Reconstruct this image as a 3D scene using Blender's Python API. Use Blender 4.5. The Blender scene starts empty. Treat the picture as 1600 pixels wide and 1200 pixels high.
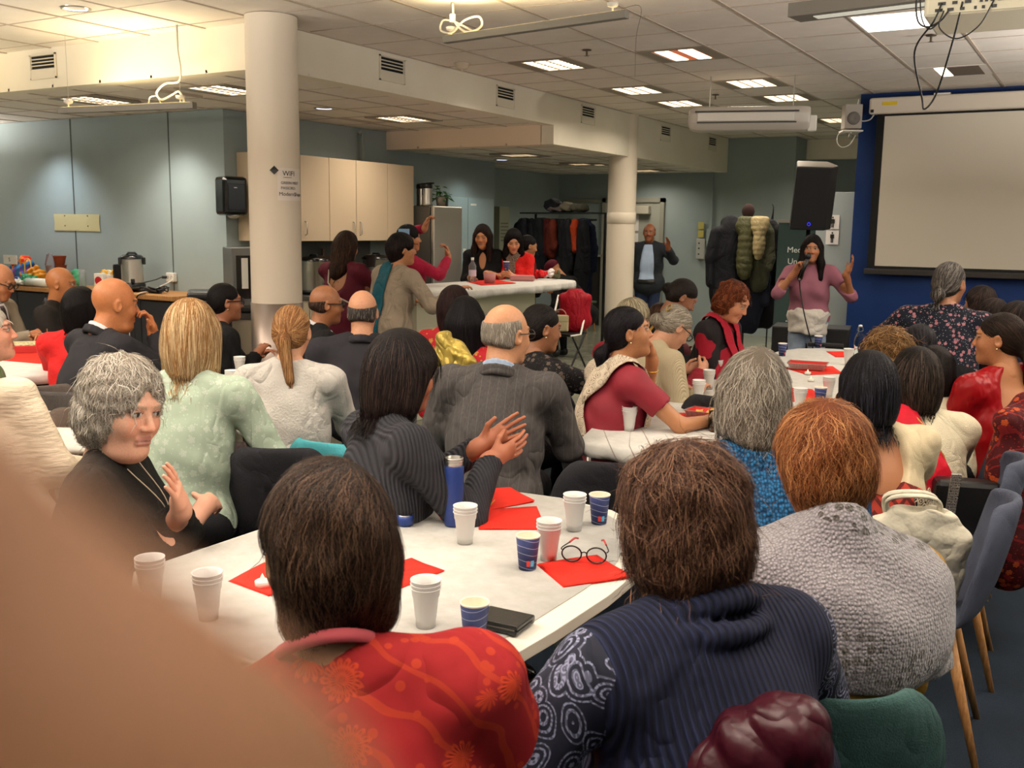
import bpy, math, random
import numpy as np
from mathutils import Vector, Matrix

# ---------------------------------------------------------------- camera, world, exposure
S = bpy.context.scene
COL = S.collection
CAM_Z = 1.62
_f, _p, _r, _y = 1561.8, .15556, .014279, .53533
_cp, _sp, _cy, _sy, _cr, _sr = math.cos(_p), math.sin(_p), math.cos(_y), math.sin(_y), math.cos(_r), math.sin(_r)
_F = Vector((-_sy*_cp, _cy*_cp, -_sp)); _rt = Vector((_cy, _sy, 0)); _up = _rt.cross(_F)
_R2 = _cr*_rt + _sr*_up; _U2 = -_sr*_rt + _cr*_up
cd = bpy.data.cameras.new('camera'); cam = bpy.data.objects.new('camera', cd); COL.objects.link(cam)
m3 = Matrix((_R2, _U2, -_F)).transposed()
cam.matrix_world = Matrix.Translation((0, 0, CAM_Z)) @ m3.to_4x4()
cd.sensor_width = 36; cd.lens = 36*_f/1600; cd.clip_start = .004; cd.clip_end = 60
cd.dof.use_dof = True; cd.dof.focus_distance = 3.6; cd.dof.aperture_fstop = 35.14/3.2
S.camera = cam
W = bpy.data.worlds.new('world'); S.world = W; W.use_nodes = True
W.node_tree.nodes['Background'].inputs[0].default_value = (.55, .5, .42, 1)
W.node_tree.nodes['Background'].inputs[1].default_value = .06
S.view_settings.view_transform = 'Standard'; S.view_settings.look = 'None'
S.view_settings.gamma = 1; S.view_settings.use_curve_mapping = False
S.view_settings.exposure = -0.22
S.cycles.max_bounces = 10; S.cycles.diffuse_bounces = 4; S.cycles.glossy_bounces = 3
S.cycles.transmission_bounces = 10; S.cycles.transparent_max_bounces = 12
S.cycles.caustics_reflective = False; S.cycles.caustics_refractive = False
S.cycles.sample_clamp_indirect = 4
H1, H2, H3 = 3.02, 2.71, 2.51          # main, kitchen and far ceiling heights

def lamp(name, kind, loc, power, col, size=(.5, .5), rot=(0, 0, 0), spread=None, **kw):
    d = bpy.data.lights.new(name, kind); d.energy = power; d.color = col
    if kind == 'AREA':
        d.shape = 'RECTANGLE'; d.size, d.size_y = size
        if spread: d.spread = math.radians(spread)
    for k, v in kw.items(): setattr(d, k, v)
    o = bpy.data.objects.new(name, d); COL.objects.link(o); o.location = loc; o.rotation_euler = rot
    return o

WARM = (1, .87, .71); COOL = (.86, .93, 1)
PW = 19
# panel lights: (x, y, ceiling z, x size, y size, power factor)
PANELS = [(-4.34, 7.95, H1, .36, .5, .5), (-3.14, 7.95, H1, .36, .5, .3), (-4.34, 9.75, H1, .36, .5, .9), (-4.34, 10.95, H1, .36, .5, 1.1),
          (-3.14, 9.75, H1, .36, .5, .9), (-3.14, 10.95, H1, .36, .5, 1.1), (-3.14, 13.35, H1, .36, .5, 3.2),
          (-8.13, 6.16, H2, .36, .5, .8), (-6.47, 6.16, H2, .36, .5, .8), (-6.45, 8.6, H2, .36, .5, .9),
          (-6.5, 11.1, H3, .4, .4, .6), (-6.5, 12.95, H3, .4, .4, .45), (-6.35, 14.6, H3, .4, .4, .6),
          (-1.34, 7.33, H1, .56, .56, 1.1)]
BACK = [(-.74, 3.6, H1, .56, .56, 0.79), (-2.54, 3.6, H1, .56, .56, 0.79), (-4.34, 3.6, H1, .56, .56, 0.69), (.46, 5.4, H1, .56, .56, 0.40), (-.74, 1.2, H1, .56, .56, 0.69),
        (-3.14, 1.2, H1, .56, .56, 2.6), (-5.54, 1.8, H1, .56, .56, 2.4), (1.0, 2.4, H1, .56, .56, 1.5), (-7.3, 3.0, H1, .56, .56, 2.0)]
for x, y, z, a, b, k in PANELS + BACK:
    lamp('panel_light', 'AREA', (x, y, z-.012), PW*k, WARM if z > 2.6 else (1, .9, .74), (a, b), spread=150)
# uplight for the hanging tubes and the added fill, downlight spots
def uplight(p, q, power, col=(1, .84, .60)):
    p, q = Vector(p), Vector(q); d = q-p
    lamp('uplight_lamp', 'AREA', (p+q)/2+Vector((0, 0, .045)), power, col, (d.length*.95, .045), (math.pi, 0, -math.atan2(d.y, d.x)))
PEND_A = ((-3.80, 5.50, 2.80), (-2.44, 5.31, 2.80)); PEND_B = ((-7.0, 4.98, 2.45), (-5.74, 5.17, 2.45))
PEND_C = ((-1.56, 5.50, 2.76), (-.10, 5.30, 2.76)); PEND_D = ((-9.6, 4.65, 2.45), (-8.15, 4.84, 2.45))
YEL = (1, .80, .46)
uplight(*PEND_A, 15, YEL); uplight(*PEND_B, 15, YEL); uplight(*PEND_C, 2.5); uplight(*PEND_D, 15, YEL)
# unseen uplights added to brighten the ceilings (right of frame, behind camera, far left)
FILL_UP = [((.9, 5.2, 2.05), (2.3, 5.0, 2.05)), ((.9, 8.2, 2.05), (2.3, 8.0, 2.05)), ((-1.4, .6, 2.05), (0, .4, 2.05)), ((-4.4, .8, 2.05), (-3.0, .6, 2.05)), ((-7.6, 1.6, 2.05), (-6.2, 1.4, 2.05)), ((-12.2, 6.2, 2.3), (-11.2, 6.1, 2.3))]
for i_, (p_, q_) in enumerate(FILL_UP): uplight(p_, q_, 330 if i_ < 5 else 110, (1, .93, .85))
SPOTS = [(-10.0, 6.62, H2, 85, COOL), (-8.05, 6.62, H2, 85, (1, .95, .85)), (-6.57, 7.5, H2, 8, COOL), (-7.15, 11.2, H3, 12, (.8, 1, 1)), (-4.9, 7.9, H1, 12, (1, .97, .9)), (-6.1, 4.5, H1, 6, COOL)]
for x, y, z, e, c in SPOTS:
    lamp('downlight_lamp', 'SPOT', (x, y, z-.03), e, c, spot_size=math.radians(112), spot_blend=.8, shadow_soft_size=.06)

# ---------------------------------------------------------------- materials
def hexc(h):
    h = h.lstrip('#'); v = [int(h[i:i+2], 16)/255 for i in (0, 2, 4)]
    return tuple(x/12.92 if x <= .04045 else ((x+.055)/1.055)**2.4 for x in v)
def c4(c): c = hexc(c) if isinstance(c, str) else c; return (*c[:3], 1)
MATS = {}
class NT:
    def __init__(s, name):
        s.m = bpy.data.materials.new(name); s.m.use_nodes = True; s.t = s.m.node_tree; s.N = s.t.nodes; s.L = s.t.links
        s.b = s.N['Principled BSDF']; s._co = {}
    def n(s, ty, ins=None, **kw):
        n = s.N.new(ty)
        for k, v in kw.items(): setattr(n, k, v)
        for k, v in (ins or {}).items():
            if isinstance(v, bpy.types.NodeSocket): s.L.new(v, n.inputs[k])
            else: n.inputs[k].default_value = v
        return n
    def co(s, kind='Object', scale=(1, 1, 1), rot=(0, 0, 0)):
        t = s._co.get(kind) or s.n('ShaderNodeTexCoord'); s._co[kind] = t
        return s.n('ShaderNodeMapping', {0: t.outputs[kind], 2: rot, 3: scale}).outputs[0]
    def noise(s, v, scale, detail=2, rough=.5): return s.n('ShaderNodeTexNoise', {'Vector': v, 'Scale': scale, 'Detail': detail, 'Roughness': rough}).outputs[0]
    def math(s, op, a, b=0, c=0, clamp=False): return s.n('ShaderNodeMath', {0: a, 1: b, 2: c}, operation=op, use_clamp=clamp).outputs[0]
    def ramp(s, f, stops, mode='LINEAR'):
        n = s.n('ShaderNodeValToRGB', {0: f}); r = n.color_ramp; r.interpolation = mode
        while len(r.elements) < len(stops): r.elements.new(.5)
        for e, (p, c) in zip(r.elements, stops): e.position = p; e.color = c4(c) if not isinstance(c, float) else (c, c, c, 1)
        return n.outputs[0]
    def mix(s, f, a, b, mode='MIX'):
        n = s.n('ShaderNodeMix', data_type='RGBA', blend_type=mode)
        for i, v in ((0, f), (6, a), (7, b)):
            if isinstance(v, bpy.types.NodeSocket): s.L.new(v, n.inputs[i])
            else: n.inputs[i].default_value = v if i == 0 else c4(v)
        return n.outputs[2]
    def voro(s, v, scale, feature='F1', out=0, rnd=1.0): return s.n('ShaderNodeTexVoronoi', {'Vector': v, 'Scale': scale, 'Randomness': rnd}, feature=feature).outputs[out]
    def wave(s, v, scale, direction='X', dist=0., prof='SIN', detail=2): return s.n('ShaderNodeTexWave', {'Vector': v, 'Scale': scale, 'Distortion': dist, 'Detail': detail}, bands_direction=direction, wave_profile=prof).outputs[1]
    def xyz(s, v): return s.n('ShaderNodeSeparateXYZ', {0: v}).outputs
    def set(s, k, v):
        if isinstance(v, bpy.types.NodeSocket): s.L.new(v, s.b.inputs[k])
        else: s.b.inputs[k].default_value = v
    def bump(s, h, st=.3, d=.01): s.set('Normal', s.n('ShaderNodeBump', {'Height': h, 'Strength': st, 'Distance': d}).outputs[0])

def M(name, col='#888888', rough=.6, metal=0., nz=0., nscale=8, bump=0., bscale=200, trans=0., ior=1.45, emit=None, estr=1., spec=.4, kind='Object', sheen=0., coat=0., alpha=1.):
    if name in MATS: return MATS[name]
    t = NT(name); c = c4(col)
    if nz:
        f = t.noise(t.co(kind), nscale, 3)
        dk = tuple(v*(1-nz) for v in c[:3]); lt = tuple(min(1, v*(1+nz*.6)) for v in c[:3])
        t.set('Base Color', t.ramp(f, [(.3, dk), (.7, lt)]))
    else: t.set('Base Color', c)
    t.set('Roughness', rough); t.set('Metallic', metal); t.set('Specular IOR Level', spec)
    if trans: t.set('Transmission Weight', trans); t.set('IOR', ior)
    if emit: t.set('Emission Color', c4(emit)); t.set('Emission Strength', estr)
    if sheen: t.set('Sheen Weight', sheen); t.set('Sheen Roughness', .5)
    if coat: t.set('Coat Weight', coat); t.set('Coat Roughness', .1)
    if alpha < 1: t.set('Alpha', alpha)
    if bump: t.bump(t.noise(t.co(kind), bscale, 2), bump, .004)
    MATS[name] = t.m
    return t.m

def pattern(name, fn, rough=.75, **kw):
    if name in MATS: return MATS[name]
    t = NT(name); t.set('Roughness', rough); t.set('Specular IOR Level', .18)
    fn(t)
    for k, v in kw.items(): t.set(k, v)
    MATS[name] = t.m
    return t.m
def folds(t, amt=.5):
    n = t.n('ShaderNodeTexNoise', {'Vector': t.co(scale=(1, 1, .7), rot=(.4, .3, 0)), 'Scale': 6.5, 'Detail': 2, 'Distortion': .9}).outputs[0]
    rdg = t.math('POWER', t.math('SUBTRACT', 1., t.math('ABSOLUTE', t.math('MULTIPLY_ADD', n, 4., -2.)), clamp=True), 2.)
    return t.math('MULTIPLY', t.math('ADD', t.math('MULTIPLY', rdg, -.55), n), amt*1.25)
def p_plain(col, st=.35, f=260, var=.12):
    def fn(t):
        c = hexc(col)
        t.set('Base Color', t.ramp(t.noise(t.co(), 14, 4), [(.3, tuple(v*(1-var) for v in c)), (.7, tuple(min(1, v*(1+var)) for v in c))]))
        t.bump(t.math('ADD', t.noise(t.co(), f, 1), folds(t, 4.)), st, .007)
    return fn
def p_rib(col, n=38, dark=.45, direction='X', st=.7):
    def fn(t):
        w = t.wave(t.co(), n, direction, .6); c = hexc(col)
        t.set('Base Color', t.ramp(w, [(.05, tuple(v*dark for v in c)), (.6, c)]))
        t.bump(t.math('ADD', w, folds(t, 1.5)), st, .006)
    return fn
def p_knit(col, n=120, dark=.5, col2=None, st=.8):
    def fn(t):
        v = t.voro(t.co(scale=(1, 1, .7)), n, rnd=.55); c = hexc(col)
        t.set('Base Color', t.ramp(v, [(.1, hexc(col2) if col2 else c), (.65, tuple(x*dark for x in c))]))
        t.bump(t.math('ADD', t.math('SUBTRACT', 1., v), folds(t, 2.)), st, .006)
    return fn
def p_plaid(col, col2, n=14):
    def fn(t):
        w = t.wave(t.co(), n, 'X', .1, 'SAW'); g = t.noise(t.co(scale=(1, 1, .12)), 160, 2)
        base = t.ramp(g, [(.3, tuple(v*.8 for v in hexc(col))), (.7, tuple(v*1.2 for v in hexc(col)))])
        line = t.math('GREATER_THAN', w, .93)
        t.set('Base Color', t.mix(t.math('MULTIPLY', line, .16), base, col2))
        t.bump(folds(t, 3.), .4, .01)
    return fn
def p_flowers(bg, fg, n=9, petals=9., mid=None, n2=None, seed=0.):
    def fn(t):
        co = t.co(rot=(seed, seed*.7, seed*.3))
        vn = t.n('ShaderNodeTexVoronoi', {'Vector': co, 'Scale': n, 'Randomness': .75}, feature='F1')
        d = vn.outputs['Distance']; pos = vn.outputs['Position']
        rel = t.n('ShaderNodeVectorMath', {0: co, 1: pos}, operation='SUBTRACT').outputs[0]
        rx = t.xyz(rel); ang = t.math('ARCTAN2', rx[2], rx[0])
        pet = t.math('MULTIPLY_ADD', t.math('ABSOLUTE', t.math('SINE', t.math('MULTIPLY', ang, petals/2))), .10, .26)
        inside = t.math('LESS_THAN', d, pet)
        streak = t.math('MULTIPLY_ADD', t.math('SINE', t.math('MULTIPLY', ang, petals*2.)), .5, .5)
        ringz = t.math('MULTIPLY_ADD', t.math('SINE', t.math('MULTIPLY', d, 55.)), .5, .5)
        k = t.math('MULTIPLY', inside, t.math('MULTIPLY_ADD', t.math('MULTIPLY', streak, ringz), -.75, 1.))
        colr = t.mix(k, bg, fg)
        vn2 = t.voro(co, n*2.6); k2 = t.math('MULTIPLY', t.math('LESS_THAN', vn2, .22), t.math('SUBTRACT', 1., inside))
        colr = t.mix(t.math('MULTIPLY', k2, .8), colr, mid or fg)
        if n2:
            wv = t.wave(co, n2, 'DIAGONAL', 6.); k3 = t.math('MULTIPLY', t.math('GREATER_THAN', wv, .93), t.math('SUBTRACT', 1., inside))
            colr = t.mix(t.math('MULTIPLY', k3, .7), colr, mid or fg)
        t.set('Base Color', colr)
        t.bump(t.math('ADD', t.math('MULTIPLY', k, .5), folds(t, 2.5)), .5, .006)
    return fn
def p_paisley(bg, fg, n=10):
    def fn(t):
        co = t.co(); nz = t.n('ShaderNodeTexNoise', {'Vector': co, 'Scale': 6.}).outputs[1]
        wc = t.n('ShaderNodeVectorMath', {0: t.n('ShaderNodeVectorMath', {0: nz, 3: .12}, operation='SCALE').outputs[0], 1: co}, operation='ADD').outputs[0]
        d = t.voro(wc, n); rings = t.math('SINE', t.math('MULTIPLY', d, 34.))
        fine = t.math('SINE', t.math('MULTIPLY', t.voro(wc, n*4), 16.))
        k = t.math('MULTIPLY', t.math('GREATER_THAN', rings, .3), t.math('MULTIPLY_ADD', t.math('GREATER_THAN', fine, .1), .7, .3))
        k = t.math('MULTIPLY', k, t.math('LESS_THAN', d, .62))
        t.set('Base Color', t.mix(k, bg, fg)); t.bump(folds(t, 3.), .5, .008)
    return fn
def p_zig(c1, c2, n=26):
    def fn(t):
        x = t.xyz(t.co()); z = t.math('PINGPONG', t.math('MULTIPLY', x[0], n*2.), 1.)
        s = t.math('SINE', t.math('MULTIPLY_ADD', x[2], n*6.3, t.math('MULTIPLY', z, 4.)))
        t.set('Base Color', t.mix(t.math('GREATER_THAN', s, .35), c1, c2)); t.bump(s, .3, .004)
    return fn
def p_block(c1, c2, n=30):
    def fn(t):
        b = t.n('ShaderNodeTexBrick', {'Vector': t.co(), 'Scale': n, 'Mortar Size': .02}); b.inputs['Color1'].default_value = c4(c1); b.inputs['Color2'].default_value = c4(c1); b.inputs['Mortar'].default_value = c4(c2)
        d = t.math('SINE', t.math('MULTIPLY', t.voro(t.co(), n*1.6), 22.))
        t.set('Base Color', t.mix(t.math('GREATER_THAN', d, .2), b.outputs[0], c2))
    return fn
def p_velvet(col):
    def fn(t):
        c = hexc(col); f = t.noise(t.co(scale=(1, 1, .5), rot=(.3, .5, 0)), 8, 3, .55)
        t.set('Base Color', c4(col)); t.set('Sheen Weight', .8); t.set('Sheen Roughness', .35); t.set('Sheen Tint', c4(tuple(min(1, v*1.4+.02) for v in c)))
        t.bump(t.math('MULTIPLY', f, 6.), .7, .012)
    return fn
def p_shawl(col, hole):
    def fn(t):
        v = t.voro(t.co(scale=(1, 1, .75)), 170, rnd=.6); x = t.xyz(t.co())
        big = t.voro(t.co(), 42, rnd=.35); band = t.math('GREATER_THAN', t.math('SINE', t.math('MULTIPLY_ADD', x[2], 24., t.math('MULTIPLY', x[0], 8.))), .45)
        k = t.math('MULTIPLY', band, t.math('LESS_THAN', big, .42))
        base = t.ramp(v, [(.15, col), (.7, tuple(q*.45 for q in hexc(col)))])
        t.set('Base Color', t.mix(k, base, hole)); t.bump(t.math('SUBTRACT', 1., t.math('ADD', v, t.math('MULTIPLY', k, .8))), .9, .006)
        t.set('Sheen Weight', .5)
    return fn
def p_metal_grad(t):
    t.set('Metallic', 1.); t.set('Roughness', .42); t.set('Base Color', c4('#cfcac2')); t.bump(t.noise(t.co(scale=(1, 1, .02)), 300, 1), .15, .002)
def attr_mat(name, rough, spec, aniso=False):
    t = NT(name); a = t.n('ShaderNodeAttribute'); a.attribute_name = 'Col'
    t.set('Base Color', a.outputs['Color']); t.set('Roughness', rough); t.set('Specular IOR Level', spec)
    if name == 'skin': t.bump(t.noise(t.co(), 140, 3), .12, .003)
    else: t.bump(t.noise(t.co(scale=(1, 1, .06)), 330, 2), .6, .006)
    MATS[name] = t.m
    return t.m
SKIN = attr_mat('skin', .48, .4); HAIR = attr_mat('hair', .48, .09)

# ---------------------------------------------------------------- mesh helpers
def link(name, data, parent=None, **props):
    o = bpy.data.objects.new(name, data); COL.objects.link(o)
    if parent: o.parent = parent
    for k, v in props.items(): o[k] = v
    return o
def tag(o, label=None, cat=None, group=None, kind=None):
    for k, v in (('label', label), ('category', cat), ('group', group), ('kind', kind)):
        if v: o[k] = v
    return o
def empty(name, loc, rz=0, label=None, cat=None, group=None):
    o = bpy.data.objects.new(name, None); COL.objects.link(o); o.location = loc; o.rotation_euler = (0, 0, rz); o.empty_display_size = .1
    return tag(o, label, cat, group)
def copy_tree(o, parent=None):
    c = o.copy(); COL.objects.link(c); c.parent = parent
    for ch in list(o.children): copy_tree(ch, c)
    return c
class MB:
    def __init__(s): s.v = []; s.f = []; s.mi = []; s.m = 0
    def add(s, v, f):
        k = len(s.v); s.v += [tuple(p) for p in v]; s.f += [tuple(i+k for i in q) for q in f]; s.mi += [s.m]*len(f); return s
    def box(s, c, d, rz=0, R=None):
        x, y, z = [q/2 for q in d]; v = [Vector((i*x, j*y, k*z)) for k in (-1, 1) for j in (-1, 1) for i in (-1, 1)]
        R = R or Matrix.Rotation(rz, 3, 'Z'); v = [R @ p + Vector(c) for p in v]
        return s.add(v, [(0, 2, 3, 1), (4, 5, 7, 6), (0, 1, 5, 4), (2, 6, 7, 3), (0, 4, 6, 2), (1, 3, 7, 5)])
    def bb(s, a, b): return s.box([(p+q)/2 for p, q in zip(a, b)], [abs(q-p) for p, q in zip(a, b)])
    def cyl(s, a, b, ra, rb=None, n=16, caps=True):
        a, b = Vector(a), Vector(b); rb = ra if rb is None else rb; q = (b-a).to_track_quat('Z', 'Y')
        v = []
        for c, r in ((a, ra), (b, rb)):
            v += [c + q @ Vector((r*math.cos(2*math.pi*i/n), r*math.sin(2*math.pi*i/n), 0)) for i in range(n)]
        f = [(i, (i+1) % n, n+(i+1) % n, n+i) for i in range(n)]
        if caps: f += [tuple(range(n))[::-1], tuple(range(n, 2*n))]
        return s.add(v, f)
    def lathe(s, prof, c=(0, 0, 0), n=24, sx=1, sy=1):
        c = Vector(c); v = []; f = []; k = len(prof)
        for i in range(n):
            a = 2*math.pi*i/n; v += [c+Vector((r*math.cos(a)*sx, r*math.sin(a)*sy, z)) for r, z in prof]
        for i in range(n):
            j = (i+1) % n; f += [(i*k+q, j*k+q, j*k+q+1, i*k+q+1) for q in range(k-1)]
        return s.add(v, f)
    def tube(s, pts, r, n=8, closed=False, flat=1.):
        pts = [Vector(p) for p in pts]; v = []; f = []; m = len(pts); up = Vector((0, 0, 1))
        for i, p in enumerate(pts):
            d = (pts[(i+1) % m]-pts[i-1]) if closed else (pts[min(i+1, m-1)]-pts[max(i-1, 0)])
            d.normalize()
            if abs(d.dot(up)) > .95: up = Vector((1, 0, 0))
            x = up.cross(d).normalized(); y = d.cross(x); up = y
            rr = r[i] if isinstance(r, (list, tuple)) else r
            v += [p+x*rr*math.cos(2*math.pi*q/n)+y*rr*flat*math.sin(2*math.pi*q/n) for q in range(n)]
        for i in range(m if closed else m-1):
            j = (i+1) % m; f += [(i*n+q, i*n+(q+1) % n, j*n+(q+1) % n, j*n+q) for q in range(n)]
        if not closed: f += [tuple(range(n))[::-1], tuple(range((m-1)*n, m*n))]
        return s.add(v, f)
    def prism(s, poly, z0, z1):
        n = len(poly); v = [(x, y, z0) for x, y in poly]+[(x, y, z1) for x, y in poly]
        return s.add(v, [tuple(range(n))[::-1], tuple(range(n, 2*n))]+[(i, (i+1) % n, n+(i+1) % n, n+i) for i in range(n)])
    def ball(s, c, r, n=12, m=8):
        r = (r, r, r) if not isinstance(r, (tuple, list)) else r
        return s.lathe([(math.sin(math.pi*i/m)*r[0], -math.cos(math.pi*i/m)*r[2]) for i in range(m+1)], c, n, 1, r[1]/r[0])
    def data(s, name, mats, smooth=False):
        me = bpy.data.meshes.new(name); me.from_pydata(s.v, [], s.f)
        mats = mats if isinstance(mats, (list, tuple)) else [mats]
        for m in mats: me.materials.append(m)
        if len(mats) > 1: me.polygons.foreach_set('material_index', s.mi)
        if smooth: me.shade_smooth()
        me.validate(); me.update(); return me
    def build(s, name, mats, parent=None, smooth=False, bev=0, solid=0, sub=0, loc=None, rz=None, **props):
        o = link(name, s.data(name, mats, smooth), parent, **props)
        if loc is not None: o.location = loc
        if rz is not None: o.rotation_euler = (0, 0, rz)
        if solid: m = o.modifiers.new('t', 'SOLIDIFY'); m.thickness = solid; m.offset = 0
        if sub: m = o.modifiers.new('s', 'SUBSURF'); m.levels = m.render_levels = sub
        if bev:
            m = o.modifiers.new('b', 'BEVEL'); m.width = bev; m.segments = 2; m.limit_method = 'ANGLE'; m.harden_normals = False
        return o
def smooth_path(pts, n=6):
    P = [Vector(p) for p in pts]; P = [P[0]*2-P[1]]+P+[P[-1]*2-P[-2]]; out = []
    for i in range(1, len(P)-2):
        for k in range(n):
            t = k/n; a, b, c, d = P[i-1:i+3]
            out.append(.5*((2*b)+(c-a)*t+(2*a-5*b+4*c-d)*t*t+(3*b-a-3*c+d)*t**3))
    return out+[P[-2]]
def text(name, body, size, mat, parent, loc, rot, ext=.0008, align='LEFT'):
    c = bpy.data.curves.new(name, 'FONT'); c.body = body; c.size = size; c.extrude = ext; c.align_x = align
    o = bpy.data.objects.new(name, c); COL.objects.link(o); o.location = loc; o.rotation_euler = rot
    dg = bpy.context.evaluated_depsgraph_get(); me = bpy.data.meshes.new_from_object(o.evaluated_get(dg))
    bpy.data.objects.remove(o); me.materials.clear(); me.materials.append(mat)
    q = link(name, me, parent); q.location = loc; q.rotation_euler = rot; return q

# ================================================================ SETTING
wall_m = pattern('wall_paint', lambda t: (t.set('Base Color', t.ramp(t.noise(t.co(), 1.5, 3), [(.3, '#8e9b9c'), (.7, '#97a3a3')])), t.bump(t.noise(t.co(), 500, 2), .06, .002)), .6)
cream_m = pattern('cream_paint', lambda t: (t.set('Base Color', t.ramp(t.noise(t.co(), 2, 3), [(.3, '#e2d9c6'), (.7, '#eae2d0')])), t.bump(t.noise(t.co(), 300, 2), .05, .002)), .6)
blue_m = pattern('blue_paint', lambda t: (t.set('Base Color', t.ramp(t.noise(t.co(), 2, 3), [(.3, '#122b5c'), (.7, '#163166')])), t.bump(t.noise(t.co(), 400, 2), .08, .002)), .6)
carpet_m = pattern('carpet', lambda t: (t.set('Base Color', t.mix(.5, t.ramp(t.noise(t.co(), 420, 2), [(.35, '#090f17'), (.65, '#18232f')]), t.ramp(t.noise(t.co(), 5, 4), [(.3, '#101922'), (.7, '#1b2836')]))), t.bump(t.noise(t.co(), 420, 2), .7, .006)), .95)
vinyl_m = pattern('vinyl', lambda t: (t.set('Base Color', t.ramp(t.noise(t.co(), 3, 5, .6), [(.3, '#77786c'), (.7, '#90917f')])), t.set('Specular IOR Level', .5)), .22)
tile_m = pattern('ceiling_board', lambda t: (t.set('Base Color', t.ramp(t.noise(t.co('Generated'), 3, 3), [(.3, '#e3dacf'), (.7, '#eae2d8')])), t.bump(t.noise(t.co(), 420, 2), .25, .003)), .85)
grid_m = M('ceiling_grid_paint', '#b3a494', .5)
dark_m = M('black_void', '#0a0a0a', .8); white_m = M('white_plastic', '#ddd9cf', .4); wht = M('white_paint', '#e6e2d8', .45)
blk = M('black_plastic', '#101011', .4); blk_sh = M('glossy_black', '#08080a', .18, coat=.3); steel = M('steel', '#b9b6b0', .28, 1.); steel2 = pattern('brushed_steel', p_metal_grad)
wood_m = pattern('oak', lambda t: (t.set('Base Color', t.ramp(t.noise(t.co(scale=(14, 14, 1)), 9, 4), [(.3, '#8a5f38'), (.7, '#b98a58')])),), .45)
grey_m = M('grey_metal', '#8f8f8b', .35, .3)

def struct(name, mb, m, parent=None, **k):
    o = mb.build(name, m, parent, **k)
    if not parent: o['kind'] = 'structure'
    return o
struct('floor', MB().bb((-13, -4, -.2), (4, 18, 0)), vinyl_m)
struct('floor_carpet', MB().prism([(-3.6, -4), (3.9, -4), (3.9, 10.94), (-2.35, 10.94), (-3.6, 8.9)], .0, .008), carpet_m)
struct('wall_left', MB().bb((-12.7, -4, 0), (-12.5, 7.1, H2)), wall_m)
wl = struct('wall_kitchen_left', MB().bb((-12.6, 7.1, 0), (-7.5, 7.3, H2)).bb((-7.7, 7.3, 0), (-7.5, 12.05, H2)).bb((-8.4, 11.95, 0), (-7.51, 12.1, H2)), wall_m)
seam = M('seam_grey', '#4d524f', .7)
for x in (-9.82, -8.275): MB().bb((x-.006, 7.094, 0), (x+.006, 7.1, H2)).build('panel_joint', seam, wl)
struct('wall_alcove', MB().bb((-8.4, 12.1, 0), (-8.2, 15.3, H3)), wall_m)
struct('wall_back', MB().bb((-8.4, 15.3, 0), (-4.2, 15.5, H1)).bb((-4.4, 15.5, 0), (-4.2, 16.6, H1)).bb((-4.4, 16.6, 0), (-1.5, 16.8, H1)), wall_m)
struct('wall_blue', MB().bb((-2.37, 10.95, 0), (4, 11.2, H1)), blue_m)
struct('wall_corridor', MB().bb((-1.6, 11.2, 0), (-1.4, 16.7, H1)), wall_m)
struct('wall_right', MB().bb((3.8, -4, 0), (4, 11, H1)), wall_m)
struct('wall_rear', MB().bb((-12.6, -4, 0), (4, -3.8, H1)), wall_m)

# ceilings: slab, metal grid, single boards
GX0, GY0, G = -4.64, 7.03, .6
def tile_proto(z):
    mb = MB(); a = .2955; b = .290
    v = [(-a, -a, .012), (a, -a, .012), (a, a, .012), (-a, a, .012), (-a, -a, .004), (a, -a, .004), (a, a, .004), (-a, a, .004), (-b, -b, 0), (b, -b, 0), (b, b, 0), (-b, b, 0)]
    f = [(0, 1, 2, 3)]+[(i, 4+i, 4+(i+1) % 4, (i+1) % 4) for i in range(4)]+[(4+i, 8+i, 8+(i+1) % 4, 4+(i+1) % 4) for i in range(4)]+[(11, 10, 9, 8)]
    return mb.add(v, f).data('ceiling_board', tile_m)
TILE = tile_proto(0)
def ceiling(x0, y0, x1, y1, z, holes, bx0=None, by0=None, bx1=None, by1=None):
    """slab from x0..x1; boards on the part that can be seen (bx.., by..)"""
    bx0, by0, bx1, by1 = [a if a is not None else b for a, b in ((bx0, x0), (by0, y0), (bx1, x1), (by1, y1))]
    xs = x1-.05 if x1 < 0 else x1; ys_ = y0+.05 if y0 > 0 else y0
    c = struct('ceiling', MB().bb((x0, ys_, z+.02), (xs, y1, z+.12)), tile_m)
    g = MB(); rnd = random.Random(3)
    i0, i1 = math.floor((bx0-GX0)/G), math.ceil((bx1-GX0)/G); j0, j1 = math.floor((by0-GY0)/G), math.ceil((by1-GY0)/G)
    for i in range(i0, i1+1):
        X = GX0+i*G
        if x0 < X < x1: g.bb((X-.010, by0, z-.002), (X+.010, min(by1, y1), z+.02))
    for j in range(j0, j1+1):
        Y = GY0+j*G
        if y0 < Y < y1: g.bb((bx0, Y-.004, z+.001), (min(bx1, x1), Y+.004, z+.02))
    g.build('grid_bars', grid_m, c, kind='stuff')
    for i in range(i0, i1):
        for j in range(j0, j1):
            cx, cy = GX0+(i+.5)*G, GY0+(j+.5)*G
            if any(abs(cx-h[0]) < .3 and abs(cy-h[1]) < .3 for h in holes): continue
            lx0, lx1, ly0, ly1 = max(cx-.3, x0), min(cx+.3, x1), max(cy-.3, y0), min(cy+.3, y1)
            if lx1-lx0 < .06 or ly1-ly0 < .06: continue
            o = link('ceiling_board', TILE, c)
            o.location = ((lx0+lx1)/2, (ly0+ly1)/2, z+.003+rnd.random()*.002)
            o.scale = ((lx1-lx0)/.6, (ly1-ly0)/.6, 1)
    return c
HM = [(p[0], p[1]) for p in PANELS if p[2] == H1]+[(-1.34, 9.73)]
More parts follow.
